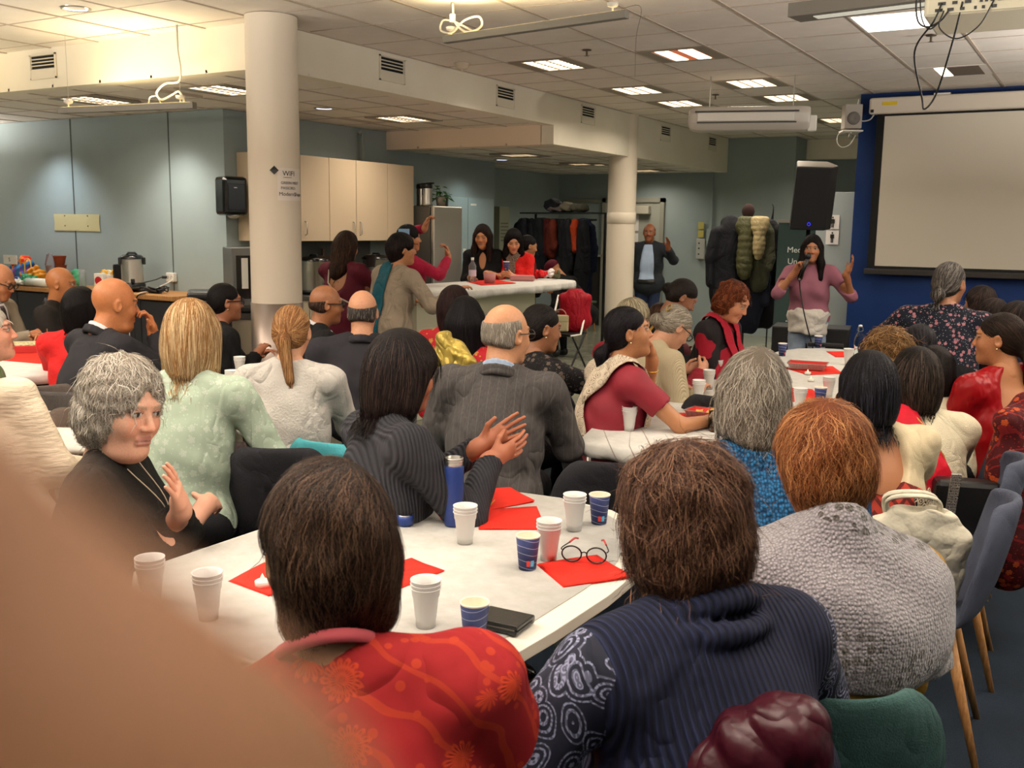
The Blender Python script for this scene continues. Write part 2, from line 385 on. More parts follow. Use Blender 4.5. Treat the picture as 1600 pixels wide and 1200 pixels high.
HK = [(p[0], p[1]) for p in PANELS if p[2] == H2]; HF = [(p[0], p[1]) for p in PANELS if p[2] == H3]
ceiling(-5.25, -4, 3.9, 16.7, H1, HM, -5.25, 3.9, .9, 15.9)
ceiling(-12.6, -4, -5.25, 5.38, H1, [], -8.8, 3.6, -5.25, 5.38)
ceiling(-12.6, 5.38, -5.25, 9.65, H2, HK, -10.9, 5.38, -5.25, 9.65)
ceiling(-8.4, 9.65, -5.25, 15.3, H3, HF)

# bulkheads
bh = struct('bulkhead_side', MB().bb((-5.40, 5.40, H2-.005), (-5.25, 9.65, H1+.02)).bb((-5.40, 9.65, H3-.005), (-5.25, 15.3, H1+.02)), cream_m)
bl = struct('bulkhead_left', MB().bb((-12.6, 5.38, H2-.005), (-5.25, 5.53, H1+.02)), cream_m)
bx = struct('bulkhead_beam', MB().bb((-7.5, 9.65, H3-.005), (-5.41, 9.80, H2+.015)), M('beam_paint', '#ecd6bd', .6))
struct('bulkhead_corridor', MB().bb((-4.2, 15.9, 2.72), (-1.6, 16.05, H1)), cream_m)
frm_m = M('vent_frame', '#dcd3c0', .45)
def vent(loc, rz, s=1.):
    t = empty('air_vent', loc, rz)
    MB().bb((-.17*s, -.012, .0), (.17*s, .0, .012)).bb((-.17*s, -.012, .188), (.17*s, 0, .2)).bb((-.17*s, -.012, 0), (-.158*s, 0, .2)).bb((.158*s, -.012, 0), (.17*s, 0, .2)).bb((-.16*s, -.008, .012), (.16*s, 0, .08)).build('vent_frame', frm_m, t)
    MB().bb((-.148*s, -.003, .085), (.148*s, .0, .185)).build('vent_opening', dark_m, t)
    for k in range(3): MB().bb((-.15*s, -.012, .104+k*.026), (.15*s, -.003, .112+k*.026)).build('vent_slat', frm_m, t)
    return t
HX = [(7.0, 'third one from the left, beside the column'), (8.75, 'fourth one from the left, above the beam end'), (10.62, 'fifth one, left of the far column'), (12.7, 'first one right of the far column'), (14.4, 'farthest one, near the end of the bulkhead')]
vents = []
for q, lab in (('(-5.245, 6.834, 2.890)', 'between the near column and the spotlit patch'), ('(-5.245, 8.642, 2.877)', 'just right of the spotlit patch'), ('(-5.245, 10.450, 2.886)', 'just left of the far column'), ('(-5.245, 12.751, 2.876)', 'just right of the far column'), ('(-5.245, 14.568, 2.881)', 'at the far end of the bulkhead')):
    p = eval(q); v = vent((-5.249, p[1], p[2]-.1), math.pi/2); tag(v, 'slotted cream air vent on the long bulkhead, '+lab, 'air vent')
v = vent((*(-7.739, 5.375, 2.879)[:2], (-7.739, 5.375, 2.879)[2]-.1), 0); tag(v, 'slotted air vent on the yellow lit bulkhead at the far left', 'air vent')

# columns
def column(x, y, r, lab, band, top=H1, sleeve=None):
    t = empty('column', (x, y, 0)); t['label'] = lab; t['category'] = 'column'
    b0 = sleeve or .0
    MB().cyl((0, 0, b0), (0, 0, top), r, n=48, caps=False).build('shaft', M('column_paint', '#ddd1bf', .45), t, True)
    if band: MB().lathe([(r, band-.07), (r+.006, band-.066), (r+.006, band+.066), (r, band+.07)], n=48).build('collar', M('column_paint', '#ddd1bf'), t, True)
    if sleeve: MB().cyl((0, 0, 0), (0, 0, sleeve), r+.006, n=48).build('steel_sleeve', M('sleeve_steel', '#8d8078', .38, .9), t, True)
    return t
CX1 = (-5.103, 5.292, 2.062); CX2 = (-5.379, 11.722, 2.078)
column(CX1[0], CX1[1], .178, 'thick white round column with a handwritten wifi note and steel base', None, sleeve=(-4.858, 5.056, 1.066)[2])
column(CX2[0], CX2[1], .178, 'white round column farther back with a raised collar, beside the doorway', (-5.377, 11.664, 1.751)[2])
# wifi note on the near column
def on_col(px_, zc):  # angle on the column towards the camera
    return None
nt = empty('wifi_note', (CX1[0], CX1[1], 0), 0, 'handwritten white wifi note taped to the near column', 'paper note')
ca = math.atan2(-CX1[1], -CX1[0])
def colpt(u, z, r=.180): a = ca+u/.178; return (r*math.cos(a), r*math.sin(a), z)
z0, z1 = (-4.886, 5.169, 1.780)[2], (-4.907, 5.197, 2.000)[2]
mb = MB(); n = 10
for i in range(n+1):
    u = .02+i*.21/n; mb.v += [colpt(u, z0), colpt(u, z1)]
mb.f = [(2*i, 2*i+2, 2*i+3, 2*i+1) for i in range(n)]; mb.mi = [0]*n
mb.build('paper', M('paper', '#e6dcd4', .8), nt, solid=.0008)
ink = M('ink', '#16130f', .8)
def wrap(o, u0, zc):
    me = o.data; o.location = (0, 0, 0); o.rotation_euler = (0, 0, 0)
    for v in me.vertices:
        x, y, z = v.co; v.co = colpt(u0+x, zc+y, .1815+z)
    me.update()
for body, size, u0, zz in (('WIFI', .048, .055, 262+15), ('GREEN MEET', .026, .042, 262+28), ('PASSORD:', .026, .042, 262+36), ('Modern$hape', .036, .028, 262+46)):
    o = text('handwriting', body, size, ink, nt, (0, 0, 0), (0, 0, 0), .0004); wrap(o, u0, CAM_Z+(352-zz)*6.83/1562+.0)
mb = MB()
for i in range(5): mb.v += [colpt(.06+i*.016, CAM_Z+(352-280)*6.83/1562, .1815), colpt(.06+i*.016, CAM_Z+(352-280)*6.83/1562+.003, .1815)]
mb.f = [(2*i, 2*i+2, 2*i+3, 2*i+1) for i in range(4)]; mb.mi = [0]*4; mb.build('underline', ink, nt, solid=.0006)
ms = empty('magnet', (CX1[0], CX1[1], 0), 0, 'small black square stuck on the near column above the note', 'magnet')
mb = MB(); zc = CAM_Z+(349-266)*6.83/1562; u0 = -.0
for du, dz in ((-.03, .0), (0, -.03), (.03, 0), (0, .03)): mb.v.append(colpt(u0+du+.0, zc+dz, .184))
for du, dz in ((-.03, .0), (0, -.03), (.03, 0), (0, .03)): mb.v.append(colpt(u0+du, zc+dz, .179))
mb.f = [(0, 1, 2, 3), (4, 7, 6, 5), (0, 4, 5, 1), (1, 5, 6, 2), (2, 6, 7, 3), (3, 7, 4, 0)]; mb.mi = [0]*6; mb.build('square', blk, ms)

# ---------------------------------------------------------------- recessed light panels
glow_w = M('panel_glow', '#fff4dc', emit='#ffeccb', estr=5.5); glow_r = M('panel_glow_red', '#d88060', emit='#d8653a', estr=.5)
grey_p = M('panel_grey', '#8d8272', .5)
PLAB = ['nearest of the lit row beside the bulkhead', 'brownish one with two bright strips', 'second of the row beside the bulkhead', 'third of the row, above the air unit', 'right of the row, above the air unit', 'just above the right end of the air unit', 'farthest, partly hidden behind the small wall speaker',
        'over the far left counter', 'beside the near column', 'over the kitchen, in front of the beam', 'nearest in the low far ceiling', 'middle one in the low far ceiling', 'farthest, right of the far column', 'large plain white one beside the projector']
for k, (x, y, z, a, b, pw) in enumerate(PANELS):
    t = empty('light_panel', (x, y, z), 0, 'recessed ceiling light panel, '+PLAB[k], 'ceiling light', 'recessed panel lights')
    if k == 13:
        MB().bb((-.29, -.29, 0), (.29, .29, .012)).build('diffuser', M('led_glow', '#ffffff', emit='#fff8ee', estr=4.5), t)
        MB().bb((-.3, -.3, -.003), (-.285, .3, .012)).bb((.285, -.3, -.003), (.3, .3, .012)).bb((-.285, -.3, -.003), (.285, -.285, .012)).bb((-.285, .285, -.003), (.285, .3, .012)).build('frame', wht, t); continue
    hx, hy = a/2, b/2
    MB().bb((-.29, -.29, -.002), (-hx, .29, .014)).bb((hx, -.29, -.002), (.29, .29, .014)).bb((-hx, -.29, -.002), (hx, -hy, .014)).bb((-hx, hy, -.002), (hx, .29, .014)).build('frame', grey_p, t)
    if k == 1:
        MB().bb((-hx, -hy, .004), (hx, hy, .014)).build('reflector', glow_r, t)
        for s in (-.1, .1): MB().bb((s-.055, -hy+.02, -.001), (s+.055, hy-.02, .006)).build('tube_strip', glow_w, t)
        continue
    MB().bb((-hx, -hy, .004), (hx, hy, .014)).build('diffuser', glow_w, t)
    lv = MB()
    for i in (1, 2): lv.bb((-hx+a*i/3-.004, -hy, -.004), (-hx+a*i/3+.004, hy, .004))
    for j in range(1, 8): lv.bb((-hx, -hy+b*j/8-.0015, -.001), (hx, -hy+b*j/8+.0015, .004))
    lv.build('louver', grey_p, t, kind='stuff')
t = empty('light_panel', (-1.34, 9.73, H1), 0, 'ceiling light panel lit only on its left third, right of the hanging cable', 'ceiling light', 'recessed panel lights')
MB().bb((-.29, -.29, -.002), (.29, .29, .014)).build('frame', tile_m, t); MB().bb((-.12, -.25, -.006), (-.03, .25, 0)).build('lit_strip', glow_w, t); MB().bb((-.02, -.25, -.006), (.23, .25, 0)).build('dark_strip', M('brown_louver', '#55453a', .5), t)
for k, (x, y, z) in enumerate([(-6.57, 7.5, H2), (-6.1, 4.5, H1), (-7.15, 11.7, H3), (-10.0, 6.75, H2), (-8.0, 6.72, H2), (-4.9, 7.9, H1)][:3]):
    t = empty('downlight', (x, y, z), 0, 'round recessed downlight '+['over the kitchen near the column', 'in the yellow lit ceiling at top left', 'lit cold white in the low far ceiling'][k], 'ceiling light')
    MB().lathe([(.075, .012), (.075, -.002), (.095, -.004), (.1, .004), (.1, .012)], n=32).build('trim_ring', steel, t, True)
    MB().lathe([(0.0, .02), (.04, .016), (.075, -.001)], n=24).build('reflector', M('downlight_glow', '#dfe8f0', .2, emit='#dfe8ff', estr=2. if k != 1 else .7), t, True)

# ---------------------------------------------------------------- hanging tube lights
alu = M('aluminium', '#77746c', .5, .2)
def pendant(p, q, lab, w=.05, h=.045, wires=(), drop_cable=None, slot=False):
    p, q = Vector(p), Vector(q); d = q-p; L = d.length; rz = math.atan2(d.y, d.x)
    t = empty('pendant_light', (p+q)/2, rz, lab, 'pendant light')
    MB().bb((-L/2, -w/2, -h/2), (L/2, w/2, h/2)).build('body', alu, t, bev=.003)
    MB().bb((-L/2+.03, -w*.3, h/2-.002), (L/2-.03, w*.3, h/2+.002)).build('tube', M('tube_glow', '#fff0c0', emit='#ffd98a', estr=3.), t)
    if slot: MB().bb((-L/2+.12, -.035, -h/2-.004), (L/2-.12, .035, -h/2)).build('louver', M('slot_glow', '#dcdcd0', emit='#cfd0c0', estr=.5), t)
    Ri = Matrix.Rotation(-rz, 3, 'Z')
    for u in wires:
        x = -L/2+L*u; hh = H1-t.location.z
        MB().cyl((x, 0, h/2), (x, 0, hh), .0015, n=6).build('wire', steel, t)
        MB().lathe([(0, .02), (.03, .03), (.034, .05), (0, .05)], (x, 0, h/2), 16).cyl((x, 0, h/2), (x, 0, h/2+.03), .006, n=8).build('wire_cup', white_m, t, True)
    return t, Ri
def loops(t, pts, r=.007): MB().tube(smooth_path(pts, 8), r, 8).build('cable', M('cable_white', '#e4dcc6', .5), t, True)
t, _ = pendant(*PEND_A, 'slim grey pendant tube light hanging from the middle of the ceiling, glowing upward', wires=(.04, .93))
loops(t, [(-.62, 0, .22), (-.6, 0, .1), (-.5, .0, .03), (-.38, 0, .05), (-.40, .0, .11), (-.52, 0, .1), (-.62, 0, .04), (-.72, 0, .06), (-.70, 0, .12), (-.6, 0, .1), (-.45, 0, .03)])
MB().lathe([(0, .0), (.02, .0), (.02, .05), (0, .05)], (-.62, 0, .1), 12).build('connector', white_m, t)
t, _ = pendant(*PEND_B, 'slim grey pendant tube light in front of the left wall, with curled white cable', wires=(.07, .9))
loops(t, [(.5, 0, .56), (.5, 0, .4), (.52, 0, .25), (.5, 0, .17), (.38, 0, .16), (.3, 0, .1), (.34, 0, .05), (.44, 0, .08), (.5, 0, .1), (.54, 0, .04), (.52, 0, .0)], .008)
loops(t, [(.22, 0, .03), (.24, 0, .07), (.3, 0, .075), (.33, 0, .03)], .005)
t, _ = pendant(*PEND_C, 'wider grey ceiling fixture with a louvred slot underneath, cut by the top edge', w=.17, h=.07, wires=(.1, .9), slot=True)
t, _ = pendant(*PEND_D, 'end of a hanging tube light at the far left edge', wires=(.9,))
loops(t, [(.62, 0, .56), (.66, 0, .42), (.68, 0, .3), (.74, 0, .2), (.7, 0, .1), (.62, 0, .06)], .007)
# thin loose wire below pendant A
q = (-2.763, 5.964, 3.020); w0 = (-3.997, 8.932, 3.020)
tag(MB().tube(smooth_path([(-2.5, 5.32, 2.83), (-2.42, 5.45, 2.86), (-3.002, 6.698, 2.939), (-3.941, 8.793, 3.010)]), .0018, 5).build('loose_wire', M('wire_grey', '#6a5f52', .5)), 'thin loose wire hanging below the ceiling beside the middle pendant light', 'wire')

# ---------------------------------------------------------------- ceiling gadgets
t = empty('smoke_detector', (-5.003, 7.507, 3.020), 0, 'round white smoke detector on the ceiling beside the bulkhead', 'smoke detector')
MB().lathe([(.0, -.055), (.035, -.053), (.055, -.035), (.06, -.012), (.07, -.01), (.07, 0)], n=28).build('housing', M('detector', '#cbb9a3', .5), t, True)
MB().lathe([(0, -.07), (.012, -.068), (.014, -.05)], n=12).build('sensor', M('detector', '#cbb9a3'), t, True)
for (p, lab) in (((-3.734, 7.387, 3.020), 'nearer one, left of the brownish light panel'), ((-3.719, 10.361, 3.020), 'farther one, above the air unit'), ((-1.256, 7.930, 3.020), 'dark disc behind the projector cables')):
    t = empty('sprinkler_head', p, 0, 'small ceiling sprinkler, '+lab, 'sprinkler')
    MB().lathe([(0, -.006), (.035, -.006), (.038, 0)], n=16).build('plate', M('brass_dark', '#5a4a3c', .4, .5), t, True)
    MB().cyl((0, 0, 0), (0, 0, -.045), .008, n=8).lathe([(0, -.048), (.022, -.046), (.0, -.044)], n=12).build('nozzle', M('brass_dark', '#5a4a3c'), t)
# hanging air unit
AU = (-2.952, 9.262, 2.635)
t = empty('air_conditioner', AU, math.radians(17.1), 'long white air conditioning unit hanging below the ceiling', 'air conditioner')
mb = MB(); prof = [(-.13, .10), (.13, .10), (.15, .03), (.13, -.07), (.03, -.12), (-.10, -.11), (-.16, -.05), (-.165, .04)]
xs = [(-.585, .55), (-.57, .8), (-.53, .95), (-.48, 1), (.40, 1), (.47, .97), (.50, .9)]
for x, k in xs: mb.v += [(x, -py*-1*k if 0 else py*k, pz*k) for py, pz in prof]
n = len(prof)
for i in range(len(xs)-1): mb.f += [(i*n+q, i*n+(q+1) % n, (i+1)*n+(q+1) % n, (i+1)*n+q) for q in range(n)]
mb.f += [tuple(range(n))[::-1], tuple(range((len(xs)-1)*n, len(xs)*n))]; mb.mi = [0]*len(mb.f)
mb.build('casing', M('ac_white', '#c9c2b8', .35), t, True, bev=.012)
MB().bb((-.50, -.172, -.035), (.36, -.155, .045)).build('front_panel', M('ac_panel', '#e0dad0', .25), t, bev=.01)
MB().bb((-.52, -.168, .045), (.40, -.15, .06)).build('slot', M('ac_slot', '#3f3b38', .5), t)
MB().bb((-.50, -.169, -.05), (.38, -.16, -.038)).build('flap_gap', M('ac_slot', '#3f3b38'), t)
MB().bb((.48, -.1, -.12), (.56, .02, .02)).build('end_duct', wht, t, bev=.01)
for s in (-.4, .35): MB().cyl((s, 0, .09), (s, 0, H1-AU[2]), .006, n=6).build('hanger', steel, t)
# wall loudspeaker by the blue wall
LS = (-2.411, 10.786, 2.779)
t = empty('wall_speaker', LS, math.radians(25.9), 'small grey box loudspeaker mounted beside the blue wall edge', 'speaker')
MB().bb((-.085, -.08, -.12), (.085, .08, .12)).build('cabinet', M('speaker_grey', '#aaa298', .6), t, bev=.008)
MB().lathe([(0, 0), (.02, .004), (.06, .01), (.065, 0)], n=24).build('cone', M('speaker_grey2', '#6f6962', .5), t, True, loc=(0, -.082, -.02)).rotation_euler = (math.pi/2, 0, 0)
MB().bb((-.1, -.09, -.15), (.1, .09, -.135)).cyl((0, 0, -.15), (.05, .25, -.17), .012, n=8).build('bracket', wht, t)
MB().tube(smooth_path([(-.02, 0, -.15), (-.12, 0, -.17), (-.13, 0, -.25), (-.08, 0, -.3), (0, 0, -.27), (.05, 0, -.18)]), .005, 6).build('cable', white_m, t)

# projector with cables, right top corner
PJ = (-0.512, 4.823, 2.629)
t = empty('projector', PJ, math.radians(1.7), 'white ceiling projector seen from its socket side, with yellow label strip and black cables', 'projector')
MB().bb((-.27, -.14, -.11), (.27, .30, .06)).build('case', M('projector_white', '#e8e2c8', .4), t, bev=.012)
MB().bb((-.25, -.143, -.10), (.255, -.139, -.005)).build('socket_panel', M('projector_panel', '#dcd6bc', .5), t)
MB().bb((-.16, -.146, -.045), (.12, -.142, -.015)).build('label_strip', M('yellow_label', '#e0c02a', .6), t)
mk = MB()
for i, (x, w) in enumerate([(-.2, .03), (-.15, .02), (-.1, .025), (-.05, .012), (-.03, .012), (-.01, .012), (.03, .035)]): mk.bb((x-w/2, -.146, -.066), (x+w/2, -.142, -.054))
for i, (x, w) in enumerate([(-.21, .03), (-.165, .025), (-.12, .018), (-.07, .01), (-.04, .012), (.0, .02), (.2, .006)]): mk.bb((x-w/2, -.146, -.092), (x+w/2, -.142, -.080))
mk.build('sockets', blk, t, kind='stuff')
MB().cyl((0, .05, .06), (0, .05, H1-PJ[2]), .03, n=16).build('mount', wht, t)
cb = lambda pts, r=.004: MB().tube(smooth_path(pts, 8), r, 6).build('cable', blk, t, True)
cb([(-.2, -.15, -.06), (-.22, -.2, -.14), (-.3, -.1, -.24), (-.27, .0, -.42), (-.255, 0, -.47), (-.21, 0, -.40), (-.15, -.1, -.2), (-.12, -.15, -.06)])
cb([(-.27, -.15, .1), (-.30, -.15, -.02), (-.29, -.15, -.12), (-.25, -.15, -.15), (-.2, -.15, -.13), (-.17, -.15, -.09)])
cb([(-.19, -.15, -.09), (-.2, -.17, -.16), (-.13, -.17, -.21), (-.05, -.15, -.16), (0, -.15, -.06)], .003)
cb([(-.26, -.15, .1), (-.285, -.15, 0), (-.275, -.15, -.11), (-.24, -.15, -.16), (-.19, -.15, -.12)], .003)

# projection screen
t = empty('projection_screen', (-2.10, 10.85, 1.28), 0, 'large white projection screen with black border on the blue wall', 'projection screen')
MB().bb((0, 0, 0), (3.2, .004, 1.5)).build('canvas', M('screen_canvas', '#d6cdbd', .9), t)
MB().bb((-.075, -.001, -.02), (0, .005, 1.62)).bb((3.2, -.001, -.02), (3.28, .005, 1.62)).bb((0, -.001, 1.5), (3.2, .005, 1.62)).bb((0, -.001, -.03), (3.2, .005, 0)).build('black_border', dark_m, t)
MB().bb((-.10, -.02, -.09), (3.3, .025, -.03)).build('bottom_bar', M('bar_dark', '#26221f', .5), t, bev=.008)
MB().bb((-.15, -.06, 1.52), (3.4, .07, 1.68)).build('casing', M('screen_casing', '#d9cdbd', .35), t, bev=.02)
MB().bb((-.02, -.064, 1.60), (.12, -.059, 1.635)).build('warning_label', M('yellow_label'), t)
MB().bb((-.13, -.064, 1.535), (-.1, -.059, 1.565)).build('switch_hole', blk, t)
MB().bb((.45, -.02, 1.68), (.6, .09, 1.70)).build('bracket', wht, t)
MB().tube(smooth_path([(-.1, .0, 1.53), (-.15, .0, 1.47), (-.24, 0, 1.47), (-.28, 0, 1.55), (-.27, 0, 1.68)]), .006, 6).build('cord', white_m, t)

# ---------------------------------------------------------------- back doorway, corridor door leaf
dfr = M('door_frame', '#8e8c80', .5); dlf = M('door_leaf', '#9a9a90', .5)
t = empty('door_1', (-6.9, 15.3, 0)); t['kind'] = 'structure'
MB().bb((-.45, -.06, 0), (-.38, 0, 2.12)).bb((.58, -.06, 0), (.65, 0, 2.12)).bb((-.45, -.06, 2.05), (.65, 0, 2.12)).build('frame', dfr, t)
MB().bb((-.38, -.03, 0), (.58, 0, 2.05)).build('leaf', dlf, t)
MB().bb((.0, -.14, 1.86), (.42, -.03, 1.99)).build('door_closer', M('closer', '#aaa596', .4), t, bev=.01)
for z in (1.42, .95): MB().bb((.42, -.07, z), (.5, -.03, z+.07)).build('lock', steel, t)
MB().cyl((.48, -.09, 1.05), (.48, -.09, 1.45), .01, n=8).build('handle', steel, t)
def pict(parent, c, w, h, kind, rz=0):
    s = empty('sign', c, rz); s.parent = parent
    MB().bb((-w/2, -.004, -h/2), (w/2, 0, h/2)).build('sign_sheet', M('sign_white', '#e6e0dc', .5), s)
    k = h/.2; g = MB()
    if kind == 'wheel':
        g.ball((-.01*k, -.008, .055*k), (.012*k, .002, .012*k), 12).bb((-.02*k, -.009, -.02*k), (.0, -.005, .04*k)).bb((-.02*k, -.009, -.022*k), (.035*k, -.005, -.008*k)).bb((.025*k, -.009, -.06*k), (.036*k, -.005, -.01*k))
        g.tube([(-.005*k+.04*k*math.cos(a), -.007, -.035*k+.04*k*math.sin(a)) for a in [i*.35+2.2 for i in range(12)]], .004*k, 6)
    else:
        g.ball((0, -.008, .065*k), (.011*k, .002, .013*k), 12)
        if kind == 'woman': g.add([(-.016*k, -.008, .045*k), (.016*k, -.008, .045*k), (.03*k, -.008, -.02*k), (-.03*k, -.008, -.02*k)], [(0, 1, 2, 3)])
        else: g.bb((-.018*k, -.009, -.012*k), (.018*k, -.005, .045*k))
        g.bb((-.027*k, -.009, -.01*k), (-.02*k, -.005, .043*k)).bb((.02*k, -.009, -.01*k), (.027*k, -.005, .043*k))
        g.bb((-.016*k, -.009, -.075*k), (-.003*k, -.005, -.01*k)).bb((.003*k, -.009, -.075*k), (.016*k, -.005, -.01*k))
    g.build('pictogram', ink, s)
t2 = empty('toilet_sign', (-6.85, 15.26, 1.72), 0, 'white wheelchair and toilet pictogram signs on the door behind the far column', 'sign')
pict(t2, (.05, 0, 0), .22, .26, 'wheel'); pict(t2, (.05, 0, -.3), .22, .26, 'man')
t = empty('door_2', (-2.98, 11.12, 0)); t['kind'] = 'structure'
MB().bb((0, 0, 0.01), (.60, .04, 2.04)).build('leaf', M('door_pale', '#9aa3a3', .5), t, bev=.003)
MB().cyl((.40, -.004, 1.57), (.40, .0, 1.57), .014, n=12).build('lock', blk, t)
MB().bb((.585, -.01, 1.35), (.6, .0, 1.6)).build('edge_plate', steel, t)
t2 = empty('toilet_sign', (-2.66, 11.11, 0), 0, 'two white toilet pictogram sheets on the pale door leaf behind the speaker woman', 'sign')
for px_, py_, kd in ((1301, 346, 'woman'), (1297, 371, 'man')):
    pass
pa, pb = (-2.610, 11.100, 1.723), (-2.607, 11.100, 1.560)
pict(t2, (pa[0]+2.66, 0, pa[2]), .135, .15, 'woman'); pict(t2, (pb[0]+2.66, 0, pb[2]), .135, .15, 'man')
t = empty('door_3', (-3.3, 16.6, 0)); t['kind'] = 'structure'
MB().bb((-.2, -.05, 0), (-.12, 0, 2.2)).bb((.9, -.05, 0), (.98, 0, 2.2)).bb((-.2, -.05, 2.12), (.98, 0, 2.2)).build('frame', M('frame_light', '#8f8c82', .5), t)
MB().bb((-.12, -.02, 0), (.9, 0, 2.12)).build('leaf', dark_m, t)

# ---------------------------------------------------------------- far coat area: panelling
struct('trim_1', MB().bb((-8.15, 15.27, 0), (-7.0, 15.3, 1.15)), M('dark_wainscot', '#2a2522', .6))
struct('trim_2', MB().bb((-8.15, 15.24, 1.15), (-7.0, 15.3, 1.19)).bb((-8.1, 15.27, 2.05), (-7.1, 15.3, 2.1)), dfr)

# ---------------------------------------------------------------- kitchen
cab_m = M('cabinet_beige', '#cdb89c', .45); cab_e = M('cabinet_edge', '#6a5137', .6)
hnd = steel
cy = [7.42, 8.00, 8.32, 8.88]
Y1, Z0, Z1 = 9.42, 1.46, 2.31
ys = [(-7.120, 7.756, 1.942)[1], (-7.120, 8.193, 1.958)[1], (-7.120, 8.632, 1.975)[1], (-7.120, 9.184, 1.995)[1], (-7.120, 9.684, 2.013)[1]]
t = empty('wall_cabinet', (-7.495, ys[0]-.5, 1.45), 0, 'row of beige kitchen wall cabinets with tall doors, right of the near column', 'cabinet')
oy = ys[0]-.5
MB().bb((0, 0, 0), (.345, ys[4]-oy, .86)).build('body', cab_m, t); MB().bb((.346, .004, .004), (.351, ys[4]-oy-.004, .856)).build('shadow_gap', cab_e, t)
edges = [oy]+ys
for a, b in zip(edges[:-1], edges[1:]):
    d = MB().bb((.352, a-oy+.004, .0), (.372, b-oy-.004, .86)).build('door', cab_m, t, bev=.002)
for yy, sgn in ((ys[0], .06), (ys[2], -.06), (ys[2], .06)):
    MB().tube([(.372, yy-oy+sgn, .06), (.40, yy-oy+sgn, .07), (.40, yy-oy+sgn, .19), (.372, yy-oy+sgn, .2)], .006, 8).build('handle', hnd, t, True)
t = empty('base_cabinet', (-7.495, 7.62, 0), 0, 'kitchen base cabinets with dark worktop under the urns', 'cabinet')
MB().bb((0, 0, .08), (.58, 1.7, .86)).build('body', M('base_front', '#a89c88', .5), t)
MB().bb((0, 0, 0), (.52, 1.7, .08)).build('plinth', blk, t)
MB().bb((0, -.02, .86), (.62, 1.72, .90)).build('worktop', M('worktop_dark', '#3b3936', .35), t, bev=.004)
for k in range(3): MB().bb((.582, .01+k*.567, .1), (.6, .557+k*.567, .85)).build('door', M('base_front'), t, bev=.002)
MB().bb((0, 0, .9), (.006, 1.7, 1.45)).build('splashback', M('splash', '#4a4c4a', .4), t)
def urn(loc, r, h, lab, lid=True):
    t = empty('urn', loc, 0, lab, 'urn')
    MB().lathe([(0, 0), (r*1.02, 0), (r*1.04, .04), (r, .045)], n=32).build('base', blk, t, True)
    MB().lathe([(r, .045), (r, h*.82), (r*1.03, h*.84), (r*1.03, h*.86)], n=32).build('tank', steel, t, True)
    MB().lathe([(r*1.06, h*.85), (r*1.06, h*.88), (r*.9, h*.93), (r*.5, h*.97), (.0, h*.98)], n=32).build('lid', blk_sh, t, True)
    MB().tube([(-.05, 0, h*.97), (-.04, 0, h*1.01), (.04, 0, h*1.01), (.05, 0, h*.97)], .01, 8).build('lid_knob', blk, t, True)
    MB().bb((r*.9, -.02, .08), (r*1.25, .02, .12)).bb((r*1.1, -.012, .03), (r*1.2, .012, .1)).build('tap', blk, t, bev=.004)
    return t
UR = (-7.150, 7.964, 0.908); urn((-7.15, UR[1], .902), .155, .40, 'steel hot pot with black lid standing right of the near column')
UR = (-7.150, 9.001, 0.880); urn((-7.15, UR[1], .902), .155, .40, 'steel hot pot with black lid behind the woman in maroon')
t = empty('cutting_board', (-7.42, (-7.400, 8.444, 1.070)[1], .902), 0, 'wooden board leaning behind the hot pot', 'cutting board'); MB().bb((0, -.1, 0), (.02, .1, .38)).cyl((.01, 0, .38), (.01, 0, .46), .02, n=10).build('board', M('board_dark', '#4a3020', .5), t, bev=.005).rotation_euler = (.0, -.08, 0)
# fridge
FZ = (-6.870, 9.891, 1.855)[2]
t = empty('fridge', (-7.5, 9.42, 0), 0, 'tall stainless steel fridge standing beside the beige cabinets', 'fridge')
fa, fb = (-6.870, 9.734, 1.866)[1]-9.42, (-6.870, 10.328, 1.866)[1]-9.42
fs = fa
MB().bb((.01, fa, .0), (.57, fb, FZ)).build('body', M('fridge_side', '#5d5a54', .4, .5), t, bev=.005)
MB().bb((.57, fa+.01, .05), (.585, fb-.01, FZ-.01)).build('seal', M('fridge_dark', '#2d2a27', .5), t)
MB().bb((.585, fs, .05), (.635, fb, FZ)).build('door', steel2, t, bev=.012)
for px_, py_, nm in ((663, 320, 'right'), (655, 318, 'left')):
    pass
def airpot(loc, lab):
    t = empty('airpot', loc, 0, lab, 'airpot')
    MB().lathe([(0, 0), (.065, 0), (.065, .02), (.062, .03), (.062, .2), (.06, .21)], n=24).build('flask', steel, t, True)
    MB().lathe([(.062, .2), (.068, .21), (.066, .25), (.05, .262), (0, .265)], n=24).build('pump_head', blk, t, True)
    MB().bb((.0, -.015, .25), (.1, .015, .27)).build('spout', blk, t, bev=.005)
    MB().tube(smooth_path([(0, -.068, .22), (0, -.09, .17), (0, -.088, .12)]), .006, 6).build('handle', blk, t)
ap = (-7.000, 9.774, 1.867); airpot((-7.0, ap[1], FZ+.001), 'steel airpot with black pump head on top of the fridge, right one')
ap = (-7.150, 9.840, 1.884); airpot((-7.15, ap[1]+.04, FZ+.001), 'steel airpot half hidden behind the other airpot on the fridge')
ap = (-7.000, 10.065, 1.860)
t = empty('potted_plant', (-7.0, ap[1], FZ+.001), 0, 'leafy green plant in a beige pot on the fridge', 'plant')
MB().lathe([(0, 0), (.05, 0), (.065, .11), (.058, .11), (.055, .1), (0, .1)], n=24).build('pot', M('pot_beige', '#9b8f7e', .6), t, True)
rn = random.Random(5); leafm = M('leaf_green', '#3f7a2c', .5, nz=.4)
lm = MB(); lm.add([(0, 0, 0), (.02, .03, .006), (0, .075, -.004), (-.02, .03, .006)], [(0, 1, 2, 3)]); ld = lm.data('leaf', leafm)
st = MB()
